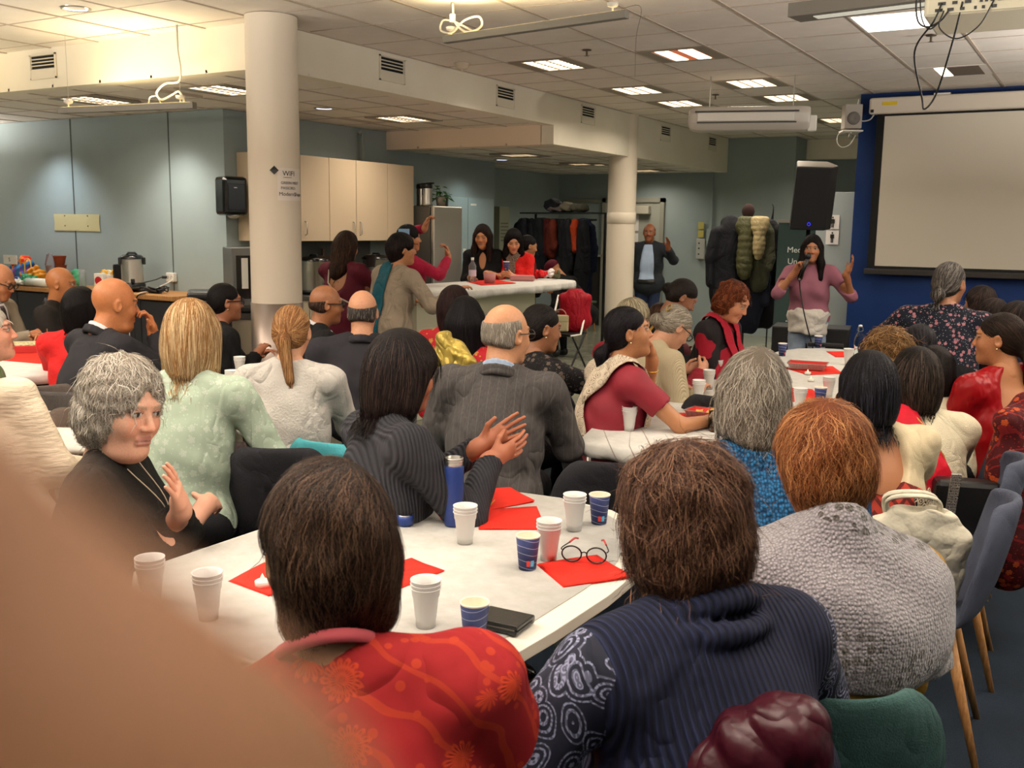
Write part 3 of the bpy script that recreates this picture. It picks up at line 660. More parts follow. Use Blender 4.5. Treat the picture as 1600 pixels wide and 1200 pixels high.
for k in range(46):
    a = rn.uniform(0, 6.28); r = rn.uniform(.01, .12); z = .13+rn.uniform(0, .11)-r*.5+(.0 if rn.random() < .7 else -.06); p = (r*math.cos(a), r*math.sin(a), z)
    if k < 14: st.tube([(0, 0, .1), (p[0]*.5, p[1]*.5, .13), p], .0025, 5)
    o = link('leaf', ld, t); o.location = p; o.rotation_euler = (rn.uniform(-.7, .6), rn.uniform(-.5, .5), a-math.pi/2); s = rn.uniform(.7, 1.2); o.scale = (s, s, s)
st.build('stem', leafm, t)
# wall doors right of the fridge, filing cabinet
t = empty('tall_cupboard', (-7.495, 10.6, 0), 0, 'pale blue-grey tall double cupboard right of the fridge', 'cupboard')
da, db, dc = (-7.440, 10.856, 1.976)[1]-10.6, (-7.440, 11.322, 1.991)[1]-10.6, (-7.440, 11.968, 2.011)[1]-10.6
cpm = M('cupboard_blue', '#93a5a8', .5)
MB().bb((0, da, 0), (.04, dc, 2.0)).build('body', M('seam_grey'), t)
MB().bb((.042, da, .02), (.06, db-.006, 2.0)).build('door', cpm, t, bev=.002); MB().bb((.042, db+.006, .02), (.06, dc, 2.0)).build('door', cpm, t, bev=.002)
MB().bb((.061, db+.06, 1.9), (.063, db+.2, 1.925)).bb((.061, db-.12, 1.28), (.063, db-.05, 1.33)).build('sticker', wht, t)
MB().bb((.061, db-.12, 1.2), (.063, db-.04, 1.26)).build('blue_sticker', M('sticker_blue', '#2f5f9a', .5), t)
t = empty('filing_cabinet', (-7.800, 12.745, 1.196), 0, 'tall olive-grey locker cabinet past the corner behind the two women', 'locker')
t.location.z = 0; hh = CAM_Z+(355-319)*12.9/1562
MB().bb((-.38, -.02, .0), (.0, .26, hh)).build('body', M('locker_olive', '#7e7f6c', .5), t, bev=.004)
for k in range(6): MB().bb((.001, .02, hh-.25-.05*k), (.004, .22, hh-.235-.05*k)).build('louver', M('locker_dark', '#4c4d40', .6), t)
MB().bb((.001, .1, 1.25), (.01, .15, 1.36)).build('latch', wht, t)
# paper towel dispenser, facing +X on the kitchen wall
dp = (-7.370, 7.059, 1.894)
t = empty('towel_dispenser', (dp[0], dp[1], dp[2]), math.radians(72), 'black paper towel dispenser on the wall left of the near column', 'dispenser')
MB().bb((-.125, -.10, -.20), (.125, .12, .17)).build('housing', blk_sh, t, bev=.035)
MB().bb((-.085, -.108, -.15), (.085, -.098, .10)).build('window', M('smoked', '#1b1a20', .15), t, bev=.01)
MB().ball((0, -.03, -.20), (.06, .05, .03)).build('paper_tail', steel, t, True)
MB().bb((-.03, -.121, .06), (.0, -.117, .066)).build('badge', steel, t)
t = empty('note_patch', (0, 0, 0), 0, 'faded yellowish paper patch with tack holes on the left wall', 'paper'); p0, p1 = (-10.179, 7.090, 1.513), (-9.396, 7.090, 1.694)
MB().add([(p0[0], 7.092, p0[2]), (p1[0], 7.092, p0[2]), (p1[0]-.01, 7.092, (p0[2]+p1[2])/2), (p1[0], 7.092, p1[2]), (p0[0], 7.092, p1[2]), (p0[0]+.01, 7.092, (p0[2]+p1[2])/2)], [(0, 1, 2, 3, 4, 5)]).build('paper', M('paper_old', '#c4b98c', .8), t, solid=.002)
for fx, fz in ((.25, .9), (.25, .3), (.75, .9), (.75, .3)):
    MB().cyl((p0[0]+(p1[0]-p0[0])*fx, 7.085, p0[2]+(p1[2]-p0[2])*fz), (p0[0]+(p1[0]-p0[0])*fx, 7.091, p0[2]+(p1[2]-p0[2])*fz), .006, n=8).build('tack_hole', blk, t)
tag(MB().bb((-7.5, (-7.490, 10.444, 2.827)[1]-.02, (-7.490, 10.444, 2.515)[2]), (-7.45, (-7.490, 10.444, 2.827)[1]+.02, H3)).build('conduit', M('conduit', '#5f6b6b', .5)), 'vertical grey conduit on the wall above the fridge', 'pipe')
py = (-7.450, 9.109, 2.600)
tag(MB().tube([(-7.42, py[1]-.06, 2.64), (-7.42, py[1]-.02, 2.66), (-7.42, py[1], 2.64), (-7.42, py[1], 2.33)], .02, 10).build('pipe', M('pipe_grey', '#8a938f', .5), None, True), 'grey vertical pipe rising from the wall cabinets to the ceiling', 'pipe')

# ================================================================ FIGURES: distance fields -> surfaces
f32 = np.float32
def rot(ax, deg):
    a = math.radians(deg); c, s = math.cos(a), math.sin(a)
    return np.array({'x': [[1, 0, 0], [0, c, -s], [0, s, c]], 'y': [[c, 0, s], [0, 1, 0], [-s, 0, c]], 'z': [[c, -s, 0], [s, c, 0], [0, 0, 1]]}[ax])
class Fr:
    def __init__(s, R=None, o=(0, 0, 0), k=1.): s.R = np.eye(3) if R is None else R; s.o = np.array(o, float); s.k = k
    def p(s, q): return s.o+s.R @ (np.array(q, float)*s.k)
    def child(s, R, o, k=1.): return Fr(s.R @ R, s.p(o), s.k*k)
ID = Fr()
class SDF:
    def __init__(s, h): s.h = h; s.ops = []; s.disp = None
    def cap(s, a, b, ra, rb=None, k=.02, fr=ID, mode='+'):
        a, b = fr.p(a), fr.p(b); ra *= fr.k; rb = ra if rb is None else rb*fr.k
        def fn(P):
            d = b-a; L2 = max(float(d @ d), 1e-9); t = np.clip(((P[0]-a[0])*d[0]+(P[1]-a[1])*d[1]+(P[2]-a[2])*d[2])/L2, 0, 1)
            return np.sqrt((P[0]-a[0]-t*d[0])**2+(P[1]-a[1]-t*d[1])**2+(P[2]-a[2]-t*d[2])**2)-(ra+(rb-ra)*t)
        r = max(ra, rb); s.ops.append((fn, np.minimum(a, b)-r, np.maximum(a, b)+r, k, mode)); return s
    def ell(s, c, r, k=.02, fr=ID, R=None, mode='+'):
        c = fr.p(c); r = np.array(r if isinstance(r, (tuple, list)) else (r, r, r), float)*fr.k; Q = (fr.R if R is None else fr.R @ R).T
        def fn(P):
            x, y, z = P[0]-c[0], P[1]-c[1], P[2]-c[2]
            q = [Q[i, 0]*x+Q[i, 1]*y+Q[i, 2]*z for i in range(3)]
            k0 = np.sqrt((q[0]/r[0])**2+(q[1]/r[1])**2+(q[2]/r[2])**2)+1e-6; k1 = np.sqrt((q[0]/r[0]**2)**2+(q[1]/r[1]**2)**2+(q[2]/r[2]**2)**2)+1e-6
            return k0*(k0-1)/k1
        e = np.sqrt(((Q.T*r)**2).sum(1)); s.ops.append((fn, c-e, c+e, k, mode)); return s
    def box(s, c, hs, rd=.01, k=.01, fr=ID, R=None, mode='+'):
        c = fr.p(c); hs = np.array(hs)*fr.k; Q = (fr.R if R is None else fr.R @ R).T
        def fn(P):
            x, y, z = P[0]-c[0], P[1]-c[1], P[2]-c[2]
            q = [np.abs(Q[i, 0]*x+Q[i, 1]*y+Q[i, 2]*z)-hs[i]+rd for i in range(3)]
            return np.sqrt(sum(np.maximum(v, 0)**2 for v in q))+np.minimum(np.maximum(np.maximum(q[0], q[1]), q[2]), 0)-rd
        e = np.abs(Q.T) @ hs; s.ops.append((fn, c-e, c+e, k, mode)); return s
    def plane(s, p, n, k=.004, fr=ID):   # keep the side the normal points away from
        p = fr.p(p); n = fr.R @ np.array(n, float); n = n/np.linalg.norm(n)
        s.ops.append((lambda P: (P[0]-p[0])*n[0]+(P[1]-p[1])*n[1]+(P[2]-p[2])*n[2], None, None, k, 'x')); return s
    def grid(s):
        lo = np.min([o[1] for o in s.ops if o[4] == '+'], 0)-s.h*3-.012; hi = np.max([o[2] for o in s.ops if o[4] == '+'], 0)+s.h*3+.012
        n = np.ceil((hi-lo)/s.h).astype(int)+1; s.lo = lo; s.n = n
        ax = [(lo[i]+s.h*np.arange(n[i])).astype(f32) for i in range(3)]
        F = np.full(n, .3, f32)
        for fn, a, b, k, mode in s.ops:
            if a is None: sl = tuple(slice(0, n[i]) for i in range(3))
            else:
                pad = (k*1.2+s.h*3+.02); i0 = np.maximum(((a-pad-lo)/s.h).astype(int), 0); i1 = np.minimum(((b+pad-lo)/s.h).astype(int)+2, n)
                if (i1 <= i0).any(): continue
                sl = tuple(slice(i0[i], i1[i]) for i in range(3))
            P = (ax[0][sl[0]][:, None, None], ax[1][sl[1]][None, :, None], ax[2][sl[2]][None, None, :])
            d = fn(P).astype(f32); A = F[sl]; k = max(k, 1e-4)
            if mode == '+': h = np.clip(.5+.5*(A-d)/k, 0, 1); F[sl] = A*(1-h)+d*h-k*h*(1-h)
            else:
                if mode == '-': d = -d
                h = np.clip(.5-.5*(A-d)/k, 0, 1); F[sl] = A*(1-h)+d*h+k*h*(1-h)
        if s.disp: F += s.disp(ax[0][:, None, None], ax[1][None, :, None], ax[2][None, None, :]).astype(f32)
        F[0] = F[-1] = .3; F[:, 0] = F[:, -1] = .3; F[:, :, 0] = F[:, :, -1] = .3
        s.F = F; return s
    def sample(s, P):
        q = (P-s.lo)/s.h; q = np.clip(q, 0, s.n-1.001); i = q.astype(int); t = q-i; F = s.F; o = 0
        for dx in (0, 1):
            for dy in (0, 1):
                for dz in (0, 1):
                    o = o+F[i[:, 0]+dx, i[:, 1]+dy, i[:, 2]+dz]*(t[:, 0] if dx else 1-t[:, 0])*(t[:, 1] if dy else 1-t[:, 1])*(t[:, 2] if dz else 1-t[:, 2])
        return o
    def grad(s, P):
        e = s.h*.8; g = np.stack([s.sample(P+np.eye(3)[i]*e)-s.sample(P-np.eye(3)[i]*e) for i in range(3)], 1)
        return g/(np.linalg.norm(g, axis=1, keepdims=True)+1e-9)
    def nets(s):
        s.grid(); F = s.F; neg = F < 0; n = s.n
        c = np.zeros(n-1, np.int8)
        for dx in (0, 1):
            for dy in (0, 1):
                for dz in (0, 1): c += neg[dx:n[0]-1+dx, dy:n[1]-1+dy, dz:n[2]-1+dz]
        idx = np.argwhere((c > 0) & (c < 8))
        if not len(idx): return np.zeros((0, 3)), np.zeros((0, 4), int)
        ids = np.full(n-1, -1, np.int32); ids[tuple(idx.T)] = np.arange(len(idx))
        acc = np.zeros((len(idx), 3)); cnt = np.zeros(len(idx))
        cor = [(x, y, z) for x in (0, 1) for y in (0, 1) for z in (0, 1)]
        val = {q: F[idx[:, 0]+q[0], idx[:, 1]+q[1], idx[:, 2]+q[2]] for q in cor}
        for q in cor:
            for a in range(3):
                if q[a]: continue
                r = list(q); r[a] = 1; r = tuple(r); v0, v1 = val[q], val[r]; m = (v0 < 0) != (v1 < 0)
                t = np.where(m, v0/(v0-v1+1e-12), 0); p = np.tile(np.array(q, float), (len(idx), 1)); p[:, a] += t
                acc[m] += p[m]; cnt[m] += 1
        V = s.lo+(idx+acc/cnt[:, None])*s.h; Q = []
        for a in range(3):
            b, d = (a+1) % 3, (a+2) % 3
            sl0 = [slice(1, n[i]-1) for i in range(3)]; sl0[a] = slice(0, n[a]-1); sl1 = list(sl0); sl1[a] = slice(1, n[a])
            A, B = neg[tuple(sl0)], neg[tuple(sl1)]; e = np.argwhere(A != B); flip = A[tuple(e.T)]
            base = e.copy()
            for i in range(3):
                if i != a: base[:, i] += 1
            def cell(ob, od):
                g = base.copy(); g[:, b] -= ob; g[:, d] -= od; return ids[tuple(g.T)]
            q = np.stack([cell(1, 1), cell(0, 1), cell(0, 0), cell(1, 0)], 1); q[~flip] = q[~flip][:, ::-1]; Q.append(q)
        return V, np.concatenate(Q)
def mesh_np(name, V, Q, mat, col=None, tri=False, smooth=True):
    me = bpy.data.meshes.new(name); k = Q.shape[1]
    me.vertices.add(len(V)); me.vertices.foreach_set('co', V.astype(f32).ravel())
    me.loops.add(len(Q)*k); me.loops.foreach_set('vertex_index', Q.astype(np.int32).ravel())
    me.polygons.add(len(Q)); me.polygons.foreach_set('loop_start', np.arange(len(Q), dtype=np.int32)*k)
    me.update(calc_edges=True); me.validate()
    me.materials.append(mat)
    if smooth: me.shade_smooth()
    if col is not None:
        a = me.color_attributes.new('Col', 'FLOAT_COLOR', 'POINT'); cc = np.ones((len(me.vertices), 4), f32); cc[:, :3] = col[:len(me.vertices)]; a.data.foreach_set('color', cc.ravel())
    return me
def wob(amp, f=18., seed=0.):
    return lambda X, Y, Z: amp*(np.sin(f*X+1.3*seed+2.1*np.sin(f*.6*Z))*np.sin(f*1.1*Z+seed)+.6*np.sin(f*1.7*Y+f*.9*Z+seed*2.)*np.sin(f*1.3*X-seed))

def ik(S_, T, l1, l2, pole):
    S_, T, pole = np.array(S_, float), np.array(T, float), np.array(pole, float); d = T-S_; L = np.linalg.norm(d); u = d/L; L = min(L, l1+l2-.004); L = max(L, abs(l1-l2)+.02)
    a = (l1*l1-l2*l2+L*L)/(2*L); h = math.sqrt(max(l1*l1-a*a, 0)); w = pole-u*(pole @ u); w /= np.linalg.norm(w)
    return S_+u*a+w*h, S_+u*L
def nrm(v): v = np.array(v, float); return v/(np.linalg.norm(v)+1e-9)
def hand_ops(sd, Wr, fwd, palm, side, curl=25, spread=1., sc=1., point=False):
    y = nrm(fwd); n_ = np.array(palm, float); n_ = nrm(n_-y*(n_ @ y)); t = np.cross(y, n_)*side
    g = lambda a, b, c: Wr+(t*a+y*b+n_*c)*sc
    sd.cap(g(0, -.03, 0), g(0, .03, 0), .026*sc, .027*sc, .02)
    sd.cap(g(.018, .035, 0), g(.022, .085, 0), .017*sc, .0135*sc, .018); sd.cap(g(-.018, .035, 0), g(-.022, .08, 0), .017*sc, .0125*sc, .018); sd.cap(g(0, .03, 0), g(0, .088, 0), .018*sc, .014*sc, .018)
    for i in range(4):
        x0 = .029-.019*i; p = g(x0, .088-.004*abs(i-1.2), 0); ln = (.038, .043, .039, .030)[i]; c = 0; a0 = (x0)*4.*spread
        dir0 = nrm(y+t*a0)
        for j in range(3):
            c += (curl*(.6 if j == 0 else 1.)) if not (point and i == 0) else 3
            d = dir0*math.cos(math.radians(c))+n_*math.sin(math.radians(c)); L = ln*(1, .68, .55)[j]*sc
            r = (.0088, .008, .007)[j]*sc; sd.cap(p, p+d*L, r, r*.88, .003); p = p+d*L
    p = g(.026, .02, .006); d = nrm(t*.75+y*.75+n_*.35); sd.cap(p, p+d*.045*sc, .013*sc, .010*sc, .012); p = p+d*.045*sc
    d = nrm(t*.35+y*1.+n_*.35); sd.cap(p, p+d*.034*sc, .0098*sc, .0078*sc, .004)
    return sd

def skin_head(h, H, o):
    s = SDF(h); male = o.get('male'); fat = o.get('fat', 1.)
    s.ell((0, -.014, .032), (.074, .092, .088), .03, H); s.ell((0, .022, -.03), (.060*fat, .066, .088), .04, H)
    s.ell((0, .066, -.092), (.026, .022, .02), .03, H); s.ell((-.032, .055, -.024), .026*fat, .02, H); s.ell((.032, .055, -.024), .026*fat, .02, H)
    s.cap((-.03, .079, .030), (.03, .079, .030), .009, k=.014, fr=H)
    for q in (-1, 1):
        s.ell((q*.031, .094, .010), (.0175, .013, .0105), .008, H, mode='-'); s.ell((q*.031, .0745, .0105), (.0145, .0125, .0115), .003, H)
        s.ell((q*.0755, -.012, -.002), (.009, .019, .031), .006, H, R=rot('z', q*-22)); s.ell((q*.0835, -.008, .0), (.006, .011, .018), .003, H, R=rot('z', q*-22), mode='-')
        s.ell((q*.011, .094, -.026), (.009, .010, .007), .006, H)
    ns = o.get('nose', 1.)
    s.cap((0, .084, .014), (0, .094+.008*ns, -.022), .0068, .0092*ns, .010, H)
    s.cap((-.019, .083, -.053), (.019, .083, -.053), .0065, k=.006, fr=H); s.cap((-.016, .084, -.064), (.016, .084, -.064), .0075, k=.005, fr=H)
    s.cap((-.02, .091, -.0585), (.02, .091, -.0585), .0022, k=.003, fr=H, mode='-')
    if o.get('jowl'): s.ell((0, .03, -.10), (.055, .045, .03), .03, H)
    return s
def head_color(V, H, o, base):
    L = (V-H.o) @ H.R/H.k; x, y, z = L.T; base = np.array(base); C = np.tile(base, (len(V), 1)); f = y > .04
    def put(m, c, w=1.): C[m] = C[m]*(1-w)+np.array(c)*w
    put(f & (np.abs(x) < .05) & (z < .0) & (z > -.05) & (np.abs(x) > .02), base*np.array((1.12, .86, .8)), .5)
    put(f & (np.abs(x) < .014) & (z < -.01) & (z > -.04), base*np.array((1.1, .85, .8)), .5)
    put(f & (np.abs(x) < .024-.25*np.abs(z+.0585)) & (np.abs(z+.0585) < .0115), o.get('lips', base*np.array((.85, .45, .42))), .8)
    put(f & (np.abs(z+.0585) < .0018) & (np.abs(x) < .022), base*.25)
    ex = np.abs(np.abs(x)-.031)
    put(f & ((ex/.021)**2+((z-.010)/.013)**2 < 1), base*.55, .55)
    ed = (ex/.0135)**2+((z-.0095)/.0058)**2 < 1
    if o.get('closed'): put(f & (ex < .015) & (np.abs(z-.005) < .0022), (.01, .008, .006))
    else:
        put(f & ed, (.5, .47, .43)); put(f & ((ex**2+(z-.0095)**2) < .0056**2), (.012, .008, .006))
        put(f & (ex < .0165) & (np.abs(z-.0155+ex*.12) < .0016), (.012, .01, .008))
    bc = o.get('brow', (.02, .014, .01)); put(f & (ex < .02) & (np.abs(z-.031+ex*.25) < .0038), bc, .8)
    if o.get('moustache'): put(f & (np.abs(x) < .032) & (z < -.038) & (z > -.052), o['moustache'])
    if o.get('beard'): put(f & (((np.abs(x) < .036) & (z < -.036) & (z > -.05)) | ((z < -.07) & (np.abs(x) < .035)) | ((np.abs(np.abs(x)-.03) < .008) & (z < -.04) & (z > -.08))), o['beard'], .8)
    if o.get('stubble'):
        w = np.clip((-.02-z)/.03, 0, 1)*(y > -.01); C = C*(1-.35*w[:, None])+base*.4*.35*w[:, None]
    rg = np.random.RandomState(3); C *= 1+.05*rg.randn(len(V), 1)
    return np.clip(C, 0, 1)

HAIRC = {'black': '#14100e', 'dark': '#201612', 'brown': '#3a241a', 'gray': '#9b9288', 'saltgray': '#6f6a64', 'blonde': '#b48a52', 'light': '#8a6440', 'auburn': '#7a3f1c', 'reddish': '#5a2a16', 'mink': '#4a3326', 'silver': '#a8a299', 'ashgray': '#7d7265'}
def make_hair(P, H, hs, D, T, rs):
    st = hs['style']; h = min(max(D*.0014, .0045), .011); s = SDF(h); v = hs.get('vol', 1.)
    def cut_face(fy=.115, hh=.105, w=.07, z=-.035): s.ell((0, fy, z), (w, .075, hh), .012, H, mode='-')
    cap = lambda g=0., top=0.: s.ell((0, -.018, .036+top), (.080*v+g, .100*v+g, .094*v+g), .02, H)
    if st == 'bald':
        s.ell((0, -.016, .026), (.0785, .0965, .090), .02, H); s.ell((0, -.05, -.03), (.066, .052, .06), .03, H); s.plane((0, 0, hs.get('line', .035)+.012), (0, -.18, 1), fr=H); s.plane((0, .022, 0), (0, 1, .35), fr=H); s.plane((0, 0, -.062), (0, -.3, -1), .02, fr=H)
        for q in (-1, 1): s.ell((q*.08, .0, -.004), (.03, .026, .034), .005, H, mode='-')
    elif st == 'short':
        cap(); s.ell((0, -.05, -.02), (.073*v, .062*v, .07), .03, H); cut_face(); s.plane((0, 0, -.085), (0, 0, -1), fr=H)
        for q in (-1, 1): s.ell((q*.085, .012, -.012), (.025, .024, .034), .006, H, mode='-')
    elif st == 'bob':
        b = hs.get('len', .12); cap(.006); s.ell((0, -.035, -.045), (.092*v, .088*v, .10+.1*(b-.12)), .04, H)
        for q in (-1, 1): s.cap((q*.064*v, .004, .03), (q*.072*v, -.012, -b+.015), .034, .030, .03, H)
        s.cap((0, -.06, .0), (0, -.062, -b), .062, .058, .04, H); cut_face(.12, .13, .072, -.03)
        if hs.get('fringe'): s.ell((0, .068, .052), (.055, .024, .034), .02, H)
        s.plane((0, 0, -b), (0, .15, -1), .012, H); s.ell((0, .01, -.13), (.05, .075, .09), .02, H, mode='-')
    elif st == 'long':
        b = hs.get('len', .32); cap(.004); s.ell((0, -.03, -.03), (.086*v, .086*v, .10), .04, H)
        s.cap((0, -.06, -.02), (0, -.085, -b), .07, .055, .05, H); s.cap((-.04, -.06, -.02), (-.05, -.07, -b+.03), .05, .035, .04, H); s.cap((.04, -.06, -.02), (.05, -.07, -b+.03), .05, .035, .04, H)
        for q in (-1, 1):
            if hs.get('front'): s.cap((q*.07, .01, .02), (q*.082, .035, -.12), .026, .03, .03, H); s.cap((q*.082, .03, -.12), (q*.085, .06, -b*.85), .032, .022, .03, H)
            else: s.cap((q*.066, -.0, .02), (q*.075, -.03, -.14), .03, .03, .03, H)
        cut_face(.12, .12, .058, -.035)
        s.ell((0, .02, -.13), (.045, .07, .10), .02, H, mode='-')
    elif st in ('pony', 'bun'):
        s.ell((0, -.016, .034), (.0785, .097, .090), .02, H); s.ell((0, -.05, -.015), (.070, .055, .06), .03, H); cut_face(.118, .11, .068); s.plane((0, 0, -.078), (0, .4, -1), fr=H)
        for q in (-1, 1): s.ell((q*.085, .006, -.008), (.024, .02, .030), .006, H, mode='-')
        if st == 'bun': z = hs.get('bz', -.01); s.ell((0, -.118, z), (.040, .034, .038), .012, H)
        else:
            z = hs.get('bz', .0); b = hs.get('len', .22); s.cap((0, -.095, z), (0, -.135, z-.03), .022, .028, .012, H); s.cap((0, -.135, z-.03), (hs.get('bx', 0), -.13, z-b), .030, .018, .02, H)
    elif st == 'puffy':
        s.ell((0, -.028, .030), (.105*v, .112*v, .112*v), .03, H); s.ell((0, -.035, -.045), (.102*v, .10*v, .085*v), .04, H); cut_face(.125, .12, .068); s.ell((0, .02, -.14), (.05, .09, .07), .03, H, mode='-')
    elif st == 'curly':
        s.ell((0, -.02, .038), (.094*v, .104*v, .098*v), .03, H); s.ell((0, -.035, -.04), (.092*v, .088*v, .08*v), .04, H); cut_face(.122, .12, .066)
        s.ell((0, .01, -.13), (.05, .09, .06), .03, H, mode='-')
        s.disp = wob(.0055, 75, 1.)
    elif st == 'hat':
        s.ell((0, -.01, .05), (.088, .104, .088), .02, H); s.plane((0, 0, .015), (0, .3, -1), fr=H)
    for fn in hs.get('extra', []): fn(s, H)
    if st in ('puffy',): s.disp = wob(.004, 50, 2.)
    elif st in ('bob', 'short', 'long') and not hs.get('sleek'): s.disp = wob(.0022, 40, 3.)
    V, Q = s.nets()
    if not len(V): return None
    c = np.array(hexc(HAIRC.get(hs['col'], hs['col']))); c2 = np.array(hexc(hs['col2'])) if hs.get('col2') else c*1.9+.004
    # strands
    N = int(min(6500, 4200*(1.9/max(D, 1.0))**.8)) if st != 'hat' else 0; N = int(N*hs.get('dens', 1.))
    if st == 'bald': N = N//3
    w = max(.0012, D*.00062); ns = 7; L = hs.get('sl', .085 if st in ('short', 'puffy', 'curly', 'bald') else .12)
    if st == 'bald': L = .03
    if N:
        i = rs.randint(0, len(V), N); p = V[i]+rs.randn(N, 3)*s.h*.4
        cr = H.p(hs.get('crown', (0, -.045, .125))); up = H.R[:, 2]; path = []; g = s.grad(p); p = p-g*(s.sample(p)[:, None]-0.)
        off = rs.rand(N, 1)*hs.get('lift', .004)*(.4+.6*rs.rand(N, 1)); fz = hs.get('frizz', .15); jit = rs.randn(N, 3)*fz; ph = rs.rand(N, 1)*6.28; wav = hs.get('wave', 0.)
        step = L/ns*(.6+.8*rs.rand(N, 1)); free = np.zeros((N, 1), bool); prev = None
        tie = hs.get('tie'); 
        if st in ('pony', 'bun') and tie is None: tie = (0, -.11, hs.get('bz', 0.))
        for k in range(ns):
            path.append((p+g*off*(k/ns+.2), g))
            loc = (p-H.o) @ H.R/H.k
            if tie is not None:
                tq = H.p(tie); d = tq-p; near = (loc[:, 1:2] < -.105); d = np.where(near, np.array([0, 0, -1.])*.6, d)
            else:
                d = p-cr; d = d/(np.linalg.norm(d, axis=1, keepdims=True)+1e-6); dw = np.clip((.09-loc[:, 2:3])/.12, 0, 1)*hs.get('down', 1.); d = d*(1-dw)-up*dw+(-H.R[:, 1])*hs.get('back', .0)
                if hs.get('part'): d = d+H.R[:, 0]*np.sign(loc[:, 0:1]+.0)*.6*(loc[:, 2:3] > .06)
            d = d/(np.linalg.norm(d, axis=1, keepdims=True)+1e-6)
            d = d+jit+(np.cross(g, d)*np.sin(ph+k*1.3)*wav if wav else 0)
            d = d-g*(d*g).sum(1, keepdims=True)*.9; d = d/(np.linalg.norm(d, axis=1, keepdims=True)+1e-6)
            if prev is not None: d = d*.6+prev*.4
            prev = d; p = p+d*step; g = s.grad(p); dist = s.sample(p)[:, None]
            p = p-g*np.clip(dist, -.02, .02)*np.where(dist > .012, 0., 1.)
        rows = []
        for k in range(ns):
            q, gg = path[k]; nx = path[min(k+1, ns-1)][0]-path[max(k-1, 0)][0]; sd_ = np.cross(gg, nx); sd_ = sd_/(np.linalg.norm(sd_, axis=1, keepdims=True)+1e-9)+gg*jit[:, :1]*.8
            ww = w*(1.-.75*abs(2*k/(ns-1)-1)**2); rows += [q-sd_*ww/2, q+sd_*ww/2]
        RV = np.stack(rows, 1).reshape(-1, 3); b = np.arange(N)[:, None]*(2*ns)+len(V)
        RQ = np.concatenate([np.concatenate([b+2*k, b+2*k+1, b+2*k+3, b+2*k+2], 1) for k in range(ns-1)])
        mixv = np.clip(rs.rand(N, 1)*1.2-.2+rs.randn(N, 1)*.1, 0, 1)**1.4*hs.get('hl', .6); sc = c*(1-mixv)+c2*mixv; sc = sc*(.75+.5*rs.rand(N, 1))
        RC = np.repeat(sc, 2*ns, 0)
        VC = np.tile(c*.7, (len(V), 1)); V = np.concatenate([V, RV]); Q = np.concatenate([Q, RQ]); C = np.concatenate([VC, RC])
    else: C = np.tile(c, (len(V), 1))
    return V, Q, C

def strip(name, path, width, mat, parent, sdf=None, off=.006, n=7, thick=.004, nrm_hint=None, pleat=0.):
    """cloth strip following a path; laid on a distance field when given"""
    P = np.array([list(p) for p in smooth_path([tuple(q) for q in path], 7)]); m = len(P); wd = np.interp(np.linspace(0, 1, m), np.linspace(0, 1, len(width)), width) if isinstance(width, (list, tuple)) else np.full(m, width)
    T = np.gradient(P, axis=0); T /= np.linalg.norm(T, axis=1, keepdims=True)
    if sdf is not None: G = sdf.grad(P)
    else: G = np.tile(nrm(nrm_hint if nrm_hint is not None else (0, 0, 1)), (m, 1))
    B = np.cross(T, G); B /= np.linalg.norm(B, axis=1, keepdims=True)+1e-9
    u = np.linspace(-.5, .5, n); V = (P[:, None]+B[:, None]*u[None, :, None]*wd[:, None, None]).reshape(-1, 3)
    if sdf is not None:
        for _ in range(3):
            d = sdf.sample(V)[:, None]-off; g = sdf.grad(V); V = V-g*np.clip(d, -.05, .05)
    if pleat: V = V+np.repeat(G, n, 0)*(np.tile(np.sin(np.arange(n)*2.4), m)[:, None])*pleat
    Q = np.array([(i*n+j, i*n+j+1, (i+1)*n+j+1, (i+1)*n+j) for i in range(m-1) for j in range(n-1)])
    o = link(name, mesh_np(name, V, Q, mat), parent); md = o.modifiers.new('t', 'SOLIDIFY'); md.thickness = thick; md.offset = 1
    return o

